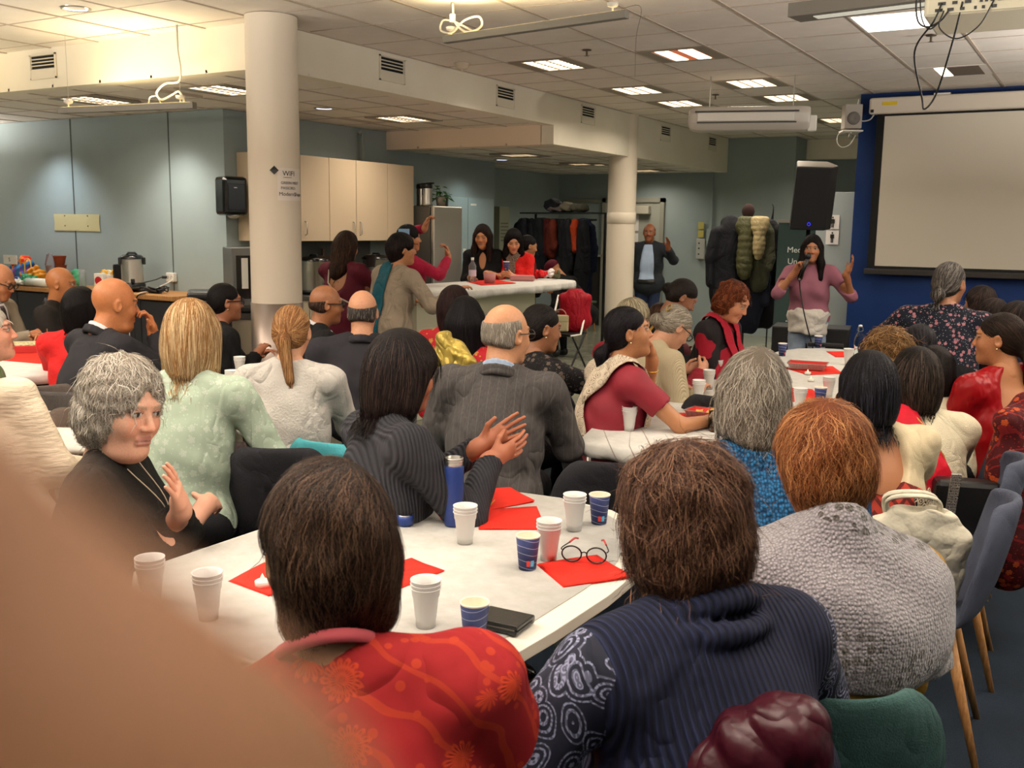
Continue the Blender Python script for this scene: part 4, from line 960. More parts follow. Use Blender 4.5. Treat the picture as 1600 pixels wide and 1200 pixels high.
def person(label, top, D, face, sit=True, lean=8., side=0., hy=0., hp=0., hr=0., w=.185, bulk=1., hs=1., skin='#a8734f', hair=None, top_mat=None, sleeve='long', neck='crew',
           arms=((-.12, .30, .64), (.12, .30, .64)), poles=None, palms=None, curls=(30, 30), hands=(1, 1), bottom=None, male=False, head={}, glasses=None, collar=None, collar2=None, group=None, e=.014,
           hem=None, extra=None, legs=True, ht=.53, seed=1, hand_dir=(None, None), folds_amp=.0035, breast=None, skirt=False, vest=None, cat='person', neckdrop=.0):
    rs = np.random.RandomState(seed); face = math.radians(face)
    Rw = rot('z', math.degrees(face)); topw = np.array(top, float)
    RH = rot('z', hy) @ rot('x', -hp) @ rot('y', hr)
    hc = -RH[:, 2]*.115*hs                                # top of head -> head centre (person axes)
    nb = hc+RH @ np.array([0, -.022, -.10])*hs+np.array([0, -.012-.0006*lean, -.038])  # neck base
    zhip = ht if sit else ht
    ztop = topw[2]; vert = ztop+nb[2]-zhip; tl = math.tan(math.radians(lean)); ts = math.tan(math.radians(side))
    hip = np.array([nb[0]-ts*vert, nb[1]-tl*vert]); org = topw[:2]+(Rw @ np.array([hip[0], hip[1], 0]))[:2]
    sh = np.array([-hip[0], -hip[1], ztop]); HC = hc+sh; NB = nb+sh; hipc = np.array([0, 0, zhip]); L = np.linalg.norm(NB-hipc)
    up = (NB-hipc)/L; fw = nrm(np.array([0, 1, 0])-up*up[1]); rt = np.cross(fw, up); TR = Fr(np.stack([rt, fw, up], 1), hipc)
    H = Fr(RH, HC, hs)
    root = empty('person', (org[0], org[1], 0), face, label, cat, group)
    hb = min(max(D*.0026, .0065), .015); hh = min(max(D*.0011, .0034), .0075)
    SJ = [TR.p((-w, 0, L-.065)), TR.p((w, 0, L-.065))]; poles = poles or ((-.5, -.4, -1), (.5, -.4, -1)); lu, lf = .275+(w-.185)*.7, .245+(w-.185)*.5
    AR = [ik(SJ[i], arms[i], lu, lf, poles[i]) for i in (0, 1)]
    br = (0 if male else 1) if breast is None else breast
    def torso(s, e, k=.05, sh=1., lo=0.):
        s.ell((0, .0, .03), (.172*bulk+e, .125*bulk+e, .13+e), k, TR)
        s.ell((0, .008, L*.42), ((.160)*bulk+e, (.118 if male else .112)*bulk+e, .18+e), k, TR)
        s.ell((0, .0, L-.20), (.78*w+e, .102*bulk**.5+e, .17+e), k, TR)
        s.cap((-w+.03, -.0, L-.078), (w-.03, 0, L-.078), .058+e, k=k, fr=TR)
        if br: s.ell((-.07, .085, L-.22), .055+e, .04, TR); s.ell((.07, .085, L-.22), .055+e, .04, TR)
        for q in (-1, 1): s.cap((q*(w-.04), -.006, L-.062), (q*.03, -.012, L+.0), .044+e*.6, .040+e*.5, .04, TR)
        return s
    def arm(s, i, e, upto=1., k=.035):
        sj, (el, wr) = SJ[i], AR[i]; m = bulk**.5
        if upto <= 1.: s.cap(sj, sj+(el-sj)*upto, .050*m+e, (.050-.010*upto)*m+e, k); return s
        s.cap(sj, el, .050*m+e, .040*m+e, k); q = el+(wr-el)*(upto-1); s.cap(el, q, .040*m+e, (.040-.013*(upto-1))*m+e, .02); return s
    bs = np.array(hexc(skin)); parts = []
    # --- body: torso, arms, neck coarse; head and hands finer
    s = SDF(max(hb, .010)); torso(s, -.012); ss = {'long': 1.93, 'short': .55, 'elbow': 1.2, 'three': 1.55, 'none': .1, 'cap': .35}[sleeve]
    for i in (0, 1): arm(s, i, -.004, 2.)
    s.cap(TR.p((0, -.012, L-.04)), H.p((0, -.028, -.075)), .050*hs*(1.12 if male else 1), .049*hs*(1.12 if male else 1), .03)
    V, Q = s.nets(); parts.append((V, Q, np.tile(bs, (len(V), 1))))
    s = skin_head(hh, H, {**head, 'male': male}); a, b = TR.p((0, -.012, L-.02)), H.p((0, -.026, -.075)); s.cap(a, b, .0525*hs*(1.12 if male else 1), .0515*hs*(1.1 if male else 1), .03)
    V, Q = s.nets(); parts.append((V, Q, head_color(V, H, head, bs)))
    for i in (0, 1):
        if hands[i]:
            el, wr = AR[i]; s = SDF(min(max(D*.0009, .0032), .0055)); fd = nrm(wr-el); hd = nrm(hand_dir[i]) if hand_dir[i] is not None else fd
            pl = palms[i] if palms else (0, 0, -1)
            s.cap(wr-fd*.07, wr, .030, .0265, .01); hand_ops(s, wr+hd*.01, hd, pl, -1 if i == 0 else 1, curls[i], 1., .97 if male else .9)
            V, Q = s.nets(); parts.append((V, Q, np.tile(bs*np.array((1.04, .97, .95)), (len(V), 1))))
    n = 0; VV = []; QQ = []; CC = []
    for V, Q, C in parts: VV.append(V); QQ.append(Q+n); CC.append(C); n += len(V)
    link('body', mesh_np('body', np.concatenate(VV), np.concatenate(QQ), SKIN, np.concatenate(CC)), root)
    # --- garment
    g = None
    if top_mat:
        g = SDF(hb); torso(g, e)
        for i in (0, 1): arm(g, i, e*.9, ss)
        if hem: g.ell((0, .01, hem[0]), (.165*bulk+e+hem[1], .125*bulk+e+hem[1], .15), .06)
        nd = neckdrop
        if neck == 'crew': g.ell(TR.p((0, .0, L+.05)), (.062, .066, .05), .01, mode='-')
        elif neck == 'high': g.cap(TR.p((0, -.012, L-.03)), H.p((0, -.028, -.09)), .064, .060, .03); g.plane(H.p((0, 0, -.105)), tuple(nrm(np.array(RH[:, 2])+np.array((0, -.2, 0)))))
        elif neck == 'back': g.ell(TR.p((0, -.15, L-.07)), (.115, .13, .17), .012, mode='-'); g.ell(TR.p((0, .03, L+.05)), (.09, .09, .06), .01, mode='-')
        elif neck == 'v': g.ell(TR.p((0, .0, L+.05)), (.062, .066, .05), .01, mode='-'); g.ell(TR.p((0, .12, L-.07)), (.05, .08, .13), .008, mode='-')
        if sleeve != 'none':
            for i in (0, 1):
                el, wr = AR[i]; sj = SJ[i]
                if ss <= 1: c = sj+(el-sj)*ss; dd = el-sj
                else: c = el+(wr-el)*(ss-1); dd = wr-el
                rr = .09; g.ell(c+nrm(dd)*.045, (rr, rr, .045), .003, R=np.array(Vector(nrm(dd)).to_track_quat('Z', 'Y').to_matrix()), mode='-')
        g.disp = wob(folds_amp, 26, seed)
        V, Q = g.nets(); link('top', mesh_np('top', V, Q, top_mat), root)
    if vest is not None and g is not None:
        vm, ve, coll = vest; v = SDF(hb); torso(v, e+ve)
        for i in (0, 1): v.ell(SJ[i]+(AR[i][0]-SJ[i])*.36+rt*(q_:=(-1 if i == 0 else 1))*.02, (.082, .125, .125), .012, mode='-')
        v.ell(TR.p((0, .02, L+.05)), (.062, .07, .06), .01, mode='-')
        if coll: 
            for k in range(14):
                a0, a1 = -math.pi*.5+ (k-7)*.28, -math.pi*.5+(k-6)*.28
                v.cap(TR.p((.082*math.cos(a0), .086*math.sin(a0), L+.0+.02*math.sin(a0)*-1)), TR.p((.082*math.cos(a1), .086*math.sin(a1), L+.0-.02*math.sin(a1))), .022, k=.006); v.cap(TR.p((.10*math.cos(a0), .105*math.sin(a0), L-.025)), TR.p((.10*math.cos(a1), .105*math.sin(a1), L-.025)), .018, k=.01)
        v.disp = wob(.003, 20, seed+1); V, Q = v.nets(); link('vest', mesh_np('vest', V, Q, vm), root); g = v
    for cm, cr, cz, nm in ((collar, .018, -.012, 'collar'), (collar2, .012, .012, 'shirt_collar')):
        if cm:
            c = SDF(min(hb, .007)); rr = (.070 if nm == 'collar' else .060)*hs*(1.08 if male else 1)
            for k in range(16):
                a0, a1 = [-math.pi*.5+(q-8)*.33 for q in (k, k+1)]
                P0, P1 = [TR.p((rr*math.cos(a), -.008+rr*1.0*math.sin(a), L+cz-.03*math.sin(a)+.0)) for a in (a0, a1)]
                c.cap(P0, P1, cr*.62, k=.004); c.cap(P0+up*-.02, P1+up*-.02, cr*.8, k=.01)
            V, Q = c.nets(); link(nm, mesh_np(nm, V, Q, cm), root)
    if legs and bottom:
        b = SDF(max(hb, .011)); b.ell((0, -.01, .02), (.17*bulk+.01, .13*bulk+.01, .12), .05, TR)
        for q in (-1, 1):
            if sit:
                kn = (q*.11, .41, zhip-.03); an = (q*.11, .38, .09)
                b.cap((q*.085, .02, zhip-.0), kn, .085*bulk, .065, .04); b.cap(kn, an, .06, .045, .03)
            else:
                kn = (q*.09, .02, zhip*.52); an = (q*.10, -.01, .09); b.cap((q*.08, 0, zhip-.02), kn, .088*bulk, .062, .04); b.cap(kn, an, .060, .042 if not skirt else .09, .03)
        if skirt and not sit: b.cap((0, 0, zhip-.05), (0, 0, .15), .17, .24, .05)
        if skirt and sit: b.ell((0, .22, zhip-.05), (.19, .25, .09), .06); b.cap((0, .38, zhip-.08), (0, .36, .2), .15, .19, .05)
        b.disp = wob(.004, 16, seed+3); V, Q = b.nets(); link('skirt' if skirt else 'trousers', mesh_np('bottom', V, Q, bottom), root)
        f = SDF(.012)
        for q in (-1, 1):
            y0 = .36 if sit else -.02
            f.ell((q*.105, y0+.08, .045), (.042, .115, .04), .02); f.ell((q*.105, y0, .065), (.04, .045, .05), .02)
        f.plane((0, 0, .012), (0, 0, -1)); V, Q = f.nets(); link('shoes', mesh_np('shoes', V, Q, M('shoe_black', '#121110', .4)), root)
    if hair:
        r = make_hair(None, H, hair, D, TR, rs)
        if r: nm = 'hat' if hair['style'] == 'hat' else 'hair'; link(nm, mesh_np(nm, r[0], r[1], HAIR, r[2]), root)
    if glasses:
        gm = M('glasses_'+glasses, glasses, .3); mb = MB(); k = hs
        for q in (-1, 1):
            mb.tube([H.p((q*.032+.024*math.cos(a), .098, .008+.019*math.sin(a))) for a in [i*math.pi/9 for i in range(18)]], .0016*max(1, D*.35), 5, True)
            mb.tube([H.p((q*.056, .096, .012)), H.p((q*.078, .06, .014)), H.p((q*.083, -.01, .012))], .0016*max(1, D*.35), 5)
        mb.tube([H.p((-.009, .1, .012)), H.p((0, .106, .014)), H.p((.009, .1, .012))], .0016*max(1, D*.3), 5); mb.build('glasses', gm, root)
    P = dict(root=root, H=H, TR=TR, L=L, g=g, AR=AR, SJ=SJ, w=w, up=up)
    if extra: extra(P)
    return P
def earring(P, col='#d8c090', r=.005):
    mb = MB()
    for q in (-1, 1): mb.ball(P['H'].p((q*.083, -.008, -.036)), r)
    mb.build('earrings', M('earring_'+col, col, .25, .8), P['root'], True)

# ================================================================ PEOPLE
suit_dk = pattern('suit_charcoal', p_plain('#232227', .2, 500, .08), .8); suit_bl = pattern('suit_black', p_plain('#0e0e10', .25, 400), .8)
suit_br = pattern('suit_dark', p_plain('#191614', .25, 400), .8); suit_beige = pattern('suit_beige', p_plain('#7d7262', .25, 400), .8)
suit_navy = pattern('suit_navy', p_plain('#1a191d', .2, 400), .8)
shirt_w = pattern('shirt_white', p_plain('#dcd8dc', .2, 400, .04), .7); shirt_b = pattern('shirt_blue', p_plain('#9fb2cc', .2, 400, .05), .7)
blk_f = pattern('fabric_black', p_plain('#0b0b0c', .3), .85); jeans = pattern('jeans', p_plain('#27324d', .4, 300), .85); trou_dk = pattern('trousers_dark', p_plain('#111114', .3), .85)
jeans_l = pattern('jeans_light', p_plain('#8e9db0', .3, 300), .85)
LAP = ((-.12, .34, .62), (.12, .34, .62)); TAB = ((-.14, .42, .79), (.14, .42, .79)); FOLD = ((-.02, .26, .78), (.02, .24, .80))

# --- near table
def x45(P):
    m = M('neck_trim', '#a8474f', .8); TR, L = P['TR'], P['L']; g = P['g']
    pts = [TR.p((.070*math.cos(a), .0+.076*math.sin(a), L+.01-.035*math.sin(a))) for a in [i*2*math.pi/28 for i in range(28)]]
    MB().tube(pts, .0065, 6, True, 1.6).build('neck_trim', m, P['root'], True)
    c = SDF(.0065); c.cap(TR.p((0, -.012, L-.05)), P['H'].p((0, -.03, -.085)), .060, .056); c.plane(P['H'].p((0, 0, -.125)), (0, -.15, 1)); V, Q = c.nets(); link('undershirt', mesh_np('undershirt', V, Q, M('undershirt', '#241b18', .9)), P['root'])
person('short dark-haired woman from behind in red sweater with big orange flowers, nearest the camera', (-0.936, 1.053, 1.273), 1.42, 37.0, lean=14, side=-10, hy=30, hp=8, hr=4, w=.20, bulk=1.12, hs=1.02, skin='#7a5236',
       hair=dict(style='short', col='#1a110c', col2='#5f4736', vol=1.08, hl=.6, wave=.5, crown=(.02, -.06, .12), back=.25, frizz=.2, lift=.008, extra=[lambda s, H: [s.cap((q*.035, -.055, .0), (q*.042, -.05, -.072), .05, .042, .02, H) for q in (-1, 1)]]),
       top_mat=pattern('red_floral_knit', p_flowers('#7a1518', '#a8351c', 12., 13., '#98301a', 6.5), .85), neck='crew', arms=TAB, head=dict(male=0), bottom=trou_dk, extra=x45, seed=11)
def x44(P):
    earring(P, '#1a1a1a', .007)
person('woman with puffy brown hair from behind, navy ribbed vest over paisley sleeves', (-0.582, 1.497, 1.268), 1.62, 61.6, lean=16, side=2, hy=-6, hp=8, w=.205, bulk=1.2, hs=1.0, skin='#b07b5c',
       hair=dict(style='puffy', col='#33211a', col2='#7a5a44', vol=.93, hl=.75, frizz=.5, lift=.022, dens=1.5, sl=.10, crown=(0, -.02, .12)),
       top_mat=pattern('paisley_navy', p_paisley('#10121f', '#8286a0', 24), .8), sleeve='long', neck='crew', arms=((-.30, .36, .62), (.20, .35, .66)), poles=((-1, -.1, -.9), (1, -.2, -.8)), bottom=trou_dk,
       vest=(pattern('navy_rib', p_rib('#11172f', 26, .3, 'X', 1.), .85), .016, True), extra=x44, seed=12)
def x43(P):   # grey lace shawl over the shoulders
    TR, L, g = P['TR'], P['L'], P['g']; s = SDF(.0085)
    s.ell((0, -.0, .0), (.24, .165, .13), .05, TR, mode='+') if 0 else None
    s.ell(TR.p((0, -.01, L-.17)), (.245, .17, .19), .05)
    for q in (-1, 1): s.cap(TR.p((q*.15, 0, L-.09)), P['SJ'][0 if q < 0 else 1]+(P['AR'][0 if q < 0 else 1][0]-P['SJ'][0 if q < 0 else 1])*1.02, .098, .115, .06)
    s.cap(TR.p((-.05, -.02, L-.03)), TR.p((.05, -.02, L-.03)), .082, k=.05); s.cap(TR.p((.0, -.04, L-.02)), TR.p((0, -.045, L+.035)), .068, .062, .03)
    s.ell(TR.p((0, .0, L+.10)), (.078, .085, .075), .01, mode='-'); s.plane(TR.p((0, 0, L-.255)), (-.12, 0, -1), .01)
    s.disp = wob(.005, 22, 4); V, Q = s.nets(); link('shawl', mesh_np('shawl', V, Q, pattern('lace_shawl', p_shawl('#a49ea4', '#3e3936'), .95)), P['root'])
person('woman with short auburn hair and a grey lace-knit shawl over a mustard dress', (-0.485, 2.059, 1.257), 2.05, 37.5, lean=8, side=3, hy=-2, hp=10, w=.185, bulk=1.12, skin='#c98a68',
       hair=dict(style='short', col='#5e2e14', col2='#c98f5c', vol=1.13, hl=.85, frizz=.3, wave=1., lift=.014, crown=(-.01, -.06, .12), sl=.1, dens=1.2, extra=[lambda s, H: [s.cap((q*.035, -.05, -.0), (q*.03, -.045, -.065), .050, .036, .02, H) for q in (-1, 1)]]),
       top_mat=pattern('mustard', p_plain('#8f6a1e', .5, 60, .15), .8), sleeve='long', arms=LAP, bottom=pattern('mustard', None), skirt=True, extra=x43, seed=13)
person('woman with grey chin-length hair in a blue honeycomb-knit sweater', (-0.810, 2.660, 1.289), 2.72, 29.0, lean=10, side=-8, hy=6, w=.23, bulk=1.2, skin='#caa08a',
       hair=dict(style='bob', col='#5f564b', col2='#d2cabc', vol=1.0, len=.105, hl=.95, wave=.8, frizz=.2, lift=.008, crown=(0, -.05, .12), down=.9),
       top_mat=pattern('blue_honeycomb', p_knit('#1a4f80', 125, .25, '#2c6c9a', 1.), .85), neck='high', arms=TAB, bottom=trou_dk, seed=14, e=.02)
def x39(P):
    TR, L, g = P['TR'], P['L'], P['g']
    strip('shawl_band', [TR.p((-.10, .10, L-.10)), TR.p((-.13, -.0, L-.01)), TR.p((-.10, -.10, L-.10)), TR.p((-.02, -.14, L-.24))], [.09, .11, .11, .10], pattern('patterned_grey', p_block('#23272a', '#7c8286', 22), .9), P['root'], g, .008)
    strip('shawl', [TR.p((-.18, -.06, L-.14)), TR.p((-.08, -.12, L-.25)), TR.p((.05, -.13, L-.33)), TR.p((.19, -.10, L-.42))], [.16, .24, .28, .28], pattern('zigzag_red', p_zig('#96352a', '#4e1a16', 18), .9), P['root'], g, .014)
    strip('shawl_border', [TR.p((.13, -.12, L-.22)), TR.p((.17, -.12, L-.34)), TR.p((.16, -.12, L-.5))], [.10, .12, .12], pattern('block_print', p_block('#171413', '#b3a48c', 24), .9), P['root'], g, .020)
person('black-bobbed woman with bare upper back, cream blouse and red zigzag shawl', (-0.711, 3.677, 1.187), 3.55, 31.1, lean=8, side=-3, hy=8, hp=4, w=.18, bulk=1.05, skin='#a87250',
       hair=dict(style='bob', col='#0c0a0c', col2='#3a3a44', len=.108, vol=1.02, hl=.5, sleek=1, frizz=.07, crown=(.0, -.03, .12)), top_mat=pattern('cream_blouse', p_plain('#d2c2a0', .3, 300), .6), sleeve='short', neck='back', arms=TAB, bottom=trou_dk, extra=x39, seed=15)
def x40(P):
    TR, L, g = P['TR'], P['L'], P['g']
    strip('dupatta', [TR.p((-.16, .06, L-.10)), TR.p((-.10, -.04, L-.0)), TR.p((-.05, -.11, L-.12)), TR.p((.03, -.13, L-.28)), TR.p((.10, -.13, L-.46))], [.08, .12, .13, .12, .10], pattern('red_chiffon', p_plain('#c0182c', .4, 60), .6), P['root'], g, .008, pleat=.003)
    MB().tube([g_pt for g_pt in [TR.p((-.04, -.07, L+.0)), TR.p((.0, -.125, L-.07)), TR.p((.05, -.14, L-.16)), TR.p((.08, -.145, L-.26))]], .003, 6).build('cord', M('gold_cord', '#a8843c', .5), P['root'])
person('dark brown bobbed woman in a cream top, red dupatta across her back', (-0.650, 4.295, 1.149), 4.05, 30.7, lean=10, side=0, hy=12, hp=2, w=.19, bulk=1.15, skin='#b27c58',
       hair=dict(style='bob', col='#120d0b', col2='#54463c', len=.108, vol=1.0, hl=.6, sleek=1, frizz=.07), top_mat=pattern('cream_wool', p_plain('#d8cfb4', .5, 200, .05), .9), neck='crew', arms=TAB, bottom=trou_dk, extra=x40, seed=16)
person('person with frizzy light brown hair behind the two dark bobs', (-0.880, 4.982, 1.144), 4.75, 30.0, lean=4, w=.18, hair=dict(style='curly', col='#5a4024', col2='#a9855c', vol=1.12, hl=.8, frizz=.7, lift=.03), top_mat=blk_f, arms=LAP, seed=17, skin='#b98a6a')
person('black-haired woman in a pale cotton shirt behind the dark brown bob', (-0.795, 5.330, 1.165), 5.0, 13.5, lean=10, side=8, hy=10, w=.20, bulk=1.15, hair=dict(style='bun', col='#0f0d0e', col2='#45424a', bz=-.02, hl=.4, frizz=.1), top_mat=pattern('pale_shirt', p_plain('#cfc8ac', .6, 120, .06), .85), neck='crew', arms=LAP, bottom=trou_dk, seed=18, skin='#8a5c42')
person('person in a pale cream cardigan between the red velvet top and the dark bobs', (-0.658, 4.927, 1.095), 4.6, 22.5, lean=12, side=0, w=.19, bulk=1.15, hs=.9, hair=dict(style='bob', col='#15100e', len=.1, hl=.4), top_mat=pattern('cream_cardigan2', p_plain('#c9c2a8', .6, 120, .06), .85), arms=LAP, bottom=trou_dk, seed=48, skin='#9a6a4c')
person('standing woman in a navy floral blouse with greying hair in a low bun', (-0.755, 5.996, 1.459), 5.5, 0.9, sit=False, ht=.86, lean=10, side=2, hy=-22, w=.20, bulk=1.15, skin='#9a6a4c', cat='person',
       hair=dict(style='bun', col='#2e2a28', col2='#8b8680', bz=-.055, hl=.7, frizz=.1, vol=1.), top_mat=pattern('navy_floral', p_flowers('#11141f', '#a87078', 34, 6., '#8c8a90', None), .85), sleeve='elbow', neck='crew', arms=((-.32, .30, .80), (.26, .35, .85)), poles=((-1, -.2, -.4), (1, -.2, -.5)), bottom=trou_dk, seed=19)
person('dark-haired person behind the floral blouse, nearer the blue wall', (-0.794, 7.933, 1.240), 7.2, 65.6, hair=dict(style='bob', col='#1a1210', col2='#4a3a34'), top_mat=blk_f, arms=LAP, bottom=trou_dk, seed=20, skin='#8a5c42')
person('dark-haired person at the right edge behind the woman in red velvet', (-0.468, 6.709, 1.211), 6.0, 74.1, hair=dict(style='bob', col='#171110', col2='#4a3a34', len=.13), top_mat=blk_f, arms=LAP, bottom=trou_dk, seed=21, skin='#8a5c42')
person('second dark-haired person at the right edge, beside the floral blouse', (-0.654, 7.300, 1.185), 6.6, 65.0, hair=dict(style='short', col='#1a1412', col2='#4a3a34', vol=1.08), top_mat=blk_f, arms=LAP, bottom=trou_dk, seed=49, skin='#8a5c42')
person('woman in a shiny red velvet top with a low dark ponytail, face turned left', (-0.411, 4.987, 1.264), 4.5, 46.7, lean=6, side=-4, hy=40, hp=2, w=.20, bulk=1.15, skin='#a9714c',
       hair=dict(style='pony', col='#140e0c', col2='#473428', bz=-.05, len=.2, hl=.5, frizz=.08), top_mat=pattern('red_velvet', p_velvet('#7c050c'), .38), neck='back', arms=LAP, bottom=pattern('red_velvet', None), seed=22, extra=earring)

# --- middle of the room
def x31(P):
    TR, L, g = P['TR'], P['L'], P['g']; mb = MB(); wr = P['AR'][1][1]
    s = SDF(.009); s.ell((0, .005, .90), (.185, .135, .08), .04); s.cap((0, 0, .88), (0, .0, .78), .155, .165, .05); s.plane((0, 0, .74), (.1, 0, -1)); s.plane((0, 0, .96), (0, 0, 1)); s.disp = wob(.006, 40, 3)
    V, Q = s.nets(); link('shirt_tail', mesh_np('shirt_tail', V, Q, pattern('white_cotton', p_plain('#cfc9c0', .4, 120, .04), .8)), P['root'])
person('woman in a dusty pink sweater speaking into a microphone in front of the door leaf', (-2.227, 8.793, 1.581), 8.6, 189.9, sit=False, ht=.86, lean=0, hy=4, hp=2, w=.172, bulk=.98, skin='#a06a48', hs=.98,
       hair=dict(style='long', col='#0f0b0b', col2='#332624', len=.30, front=1, hl=.3, part=1, frizz=.08, sleek=1), top_mat=pattern('pink_knit', p_rib('#96606f', 60, .75, 'X', .4), .9), sleeve='elbow', neck='crew',
       arms=((-.30, .16, 1.27), (.11, .19, 1.28)), poles=((-.5, -.3, -1), (.8, -.2, -1)), palms=((.6, .3, .8), (-.6, .4, .2)), curls=(18, 70), hand_dir=((-.45, .2, .9), (-.35, .35, .8)), bottom=jeans_l, extra=x31, seed=23, head=dict(lips=(.33, .12, .11)), hem=None)
mp = (-2.198, 8.560, 1.368)
t = empty('microphone', mp, 0, 'black corded microphone held by the woman in the pink sweater', 'microphone')
MB().ball((0.0, 0, .045), (.026, .026, .03), 16).build('grille', M('mic_grille', '#2a2a2c', .5, .6), t, True); MB().cyl((0, 0, .025), (-.055, .0, -.14), .017, .012).build('handle', blk, t, True)
MB().cyl((-.055, 0, -.14), (-.06, 0, -.155), .012).build('plug', steel, t)
MB().tube(smooth_path([(-.06, 0, -.15), (-.05, .01, -.25), (0, .0, -.45), (.06, .02, -.66), (.10, .1, -.85), (.12, .2, -1.0), (-.3, .3, -1.31)]), .006, 6).build('cable', blk, t, True)
def x28(P):
    TR, L, g = P['TR'], P['L'], P['g']
    m = pattern('red_scarf', p_rib('#a81a30', 60, .5, 'X', .6), .8)
    strip('scarf', [TR.p((-.03, -.07, L+.0)), TR.p((-.08, .0, L+.01)), TR.p((-.06, .12, L-.12)), TR.p((-.04, .15, L-.3)), TR.p((-.03, .15, L-.42))], [.08, .09, .09, .09, .08], m, P['root'], g, .012, pleat=.005)
    strip('scarf', [TR.p((.03, -.07, L+.0)), TR.p((.08, .0, L+.01)), TR.p((.06, .12, L-.12)), TR.p((.04, .15, L-.3)), TR.p((.03, .15, L-.42))], [.08, .09, .09, .09, .08], m, P['root'], g, .012, pleat=.005)
person('woman with curly reddish hair, red scarf and black cardigan with red patches, looking down', (-1.890, 5.881, 1.294), 6.0, -94.3, lean=6, hy=0, hp=28, w=.19, bulk=1.2, skin='#b27a5a',
       hair=dict(style='curly', col='#4a2212', col2='#8a4c2c', vol=.93, hl=.7, wave=1.2, frizz=.5, lift=.012), top_mat=pattern('black_red', lambda t: (t.set('Base Color', t.mix(t.math('GREATER_THAN', t.noise(t.co(), 9, 1), .56), '#141012', '#7c1020')), t.bump(folds(t), .4)), .85), arms=((-.02, .28, .76), (.02, .26, .80)), palms=((1, 0, 0), (-1, 0, 0)), curls=(50, 50), bottom=trou_dk, extra=x28, seed=24)
def x27(P):
    MB().tube([P['H'].p((.03+.02*math.cos(a), -.112, .055+.02*math.sin(a))) for a in [i*.7 for i in range(9)]], .004, 6, True).build('hair_clip', M('gold_clip', '#a88c50', .3, .6), P['root'])
person('elderly woman in cream knitted cardigan bending forward, grey hair pinned with a clip', (-1.950, 5.120, 1.186), 5.4, -31.1, lean=30, hy=-6, hp=38, w=.185, bulk=1.2, skin='#b58468',
       hair=dict(style='bun', col='#6b6357', col2='#b9b1a2', hl=.8, frizz=.12, bz=-.03), top_mat=pattern('cream_knit', p_rib('#b3a588', 70, .75, 'X', .5), .9), neck='crew', arms=((-.1, .44, .74), (.14, .46, .76)), bottom=trou_dk, glasses='#1a1a1a', extra=x27, seed=25, ht=.5)
def x26(P):
    strip('shoulder_strap', [P['TR'].p((.10, .08, P['L']-.10)), P['TR'].p((.09, .0, P['L']-.03)), P['TR'].p((.06, -.11, P['L']-.18)), P['TR'].p((.0, -.12, P['L']-.36))], .03, M('mustard_strap', '#a8842c', .7), P['root'], P['g'], .006)
person('dark-haired woman with low bun and mustard strap, bowing her head behind the cream cardigan', (-2.327, 6.206, 1.275), 6.5, -57.5, lean=12, hy=0, hp=34, w=.18, skin='#8c5e44', hair=dict(style='bun', col='#15110f', col2='#3d3430', bz=.0, hl=.4, frizz=.1, vol=1.05), top_mat=blk_f, neck='crew', arms=((-.02, .26, .8), (.02, .3, .8)), palms=((1, 0, 0), (-1, 0, 0)), bottom=trou_dk, extra=x26, seed=26)
person('person with short brown hair in dark red, between the grey-haired women by the far column', (-2.529, 6.179, 1.133), 6.6, 2.2, hs=.92, w=.16, ht=.42, skin='#a9785a', hair=dict(style='short', col='#2c1c14', col2='#5c4030', hl=.5, vol=.98, back=.3), top_mat=M('dark_red_shirt', '#4c0f18', .8), arms=LAP, bottom=trou_dk, seed=27)
person('ash-blonde grey hair of a woman mostly hidden behind the patterned-shawl woman', (-2.314, 5.262, 1.215), 5.7, -16.3, w=.19, bulk=1.1, lean=4, skin='#b98a6e', hair=dict(style='short', col='#7d735c', col2='#c9bfa4', hl=.9, vol=1.1), top_mat=pattern('deep_red_sleeve', p_plain('#70101e', .5, 120), .8), arms=((.10, .40, .80), (.22, .42, .80)), palms=((1, 0, 0), (-1, 0, 0)), curls=(45, 45), bottom=trou_dk, seed=28)
def x23(P):
    TR, L, g = P['TR'], P['L'], P['g']; m = pattern('print_shawl', p_paisley('#c8bba6', '#4d3026', 30), .9)
    strip('shawl', [TR.p((-.10, .12, L-.40)), TR.p((-.13, .10, L-.2)), TR.p((-.12, .02, L-.03)), TR.p((-.10, -.10, L-.12)), TR.p((-.06, -.13, L-.3)), TR.p((-.0, -.14, L-.46))], [.10, .12, .14, .18, .24, .26], m, P['root'], g, .014)
    strip('shawl', [TR.p((.08, .14, L-.42)), TR.p((.10, .12, L-.2)), TR.p((.09, .02, L-.01)), TR.p((.05, -.09, L-.06)), TR.p((-.05, -.13, L-.16))], [.08, .09, .10, .12, .18], m, P['root'], g, .017)
    w = P['AR'][0][1]; u = nrm(P['AR'][0][1]-P['AR'][0][0]); MB().tube([np.array(w)-u*.05+nrm(np.cross(u, (0, 0, 1)))*.032*math.cos(a)+np.cross(u, nrm(np.cross(u, (0, 0, 1))))*.032*math.sin(a) for a in [i*.524 for i in range(12)]], .004, 6, True).build('bangle', M('gold', '#c99a48', .25, .9), P['root'], True)
    earring(P)
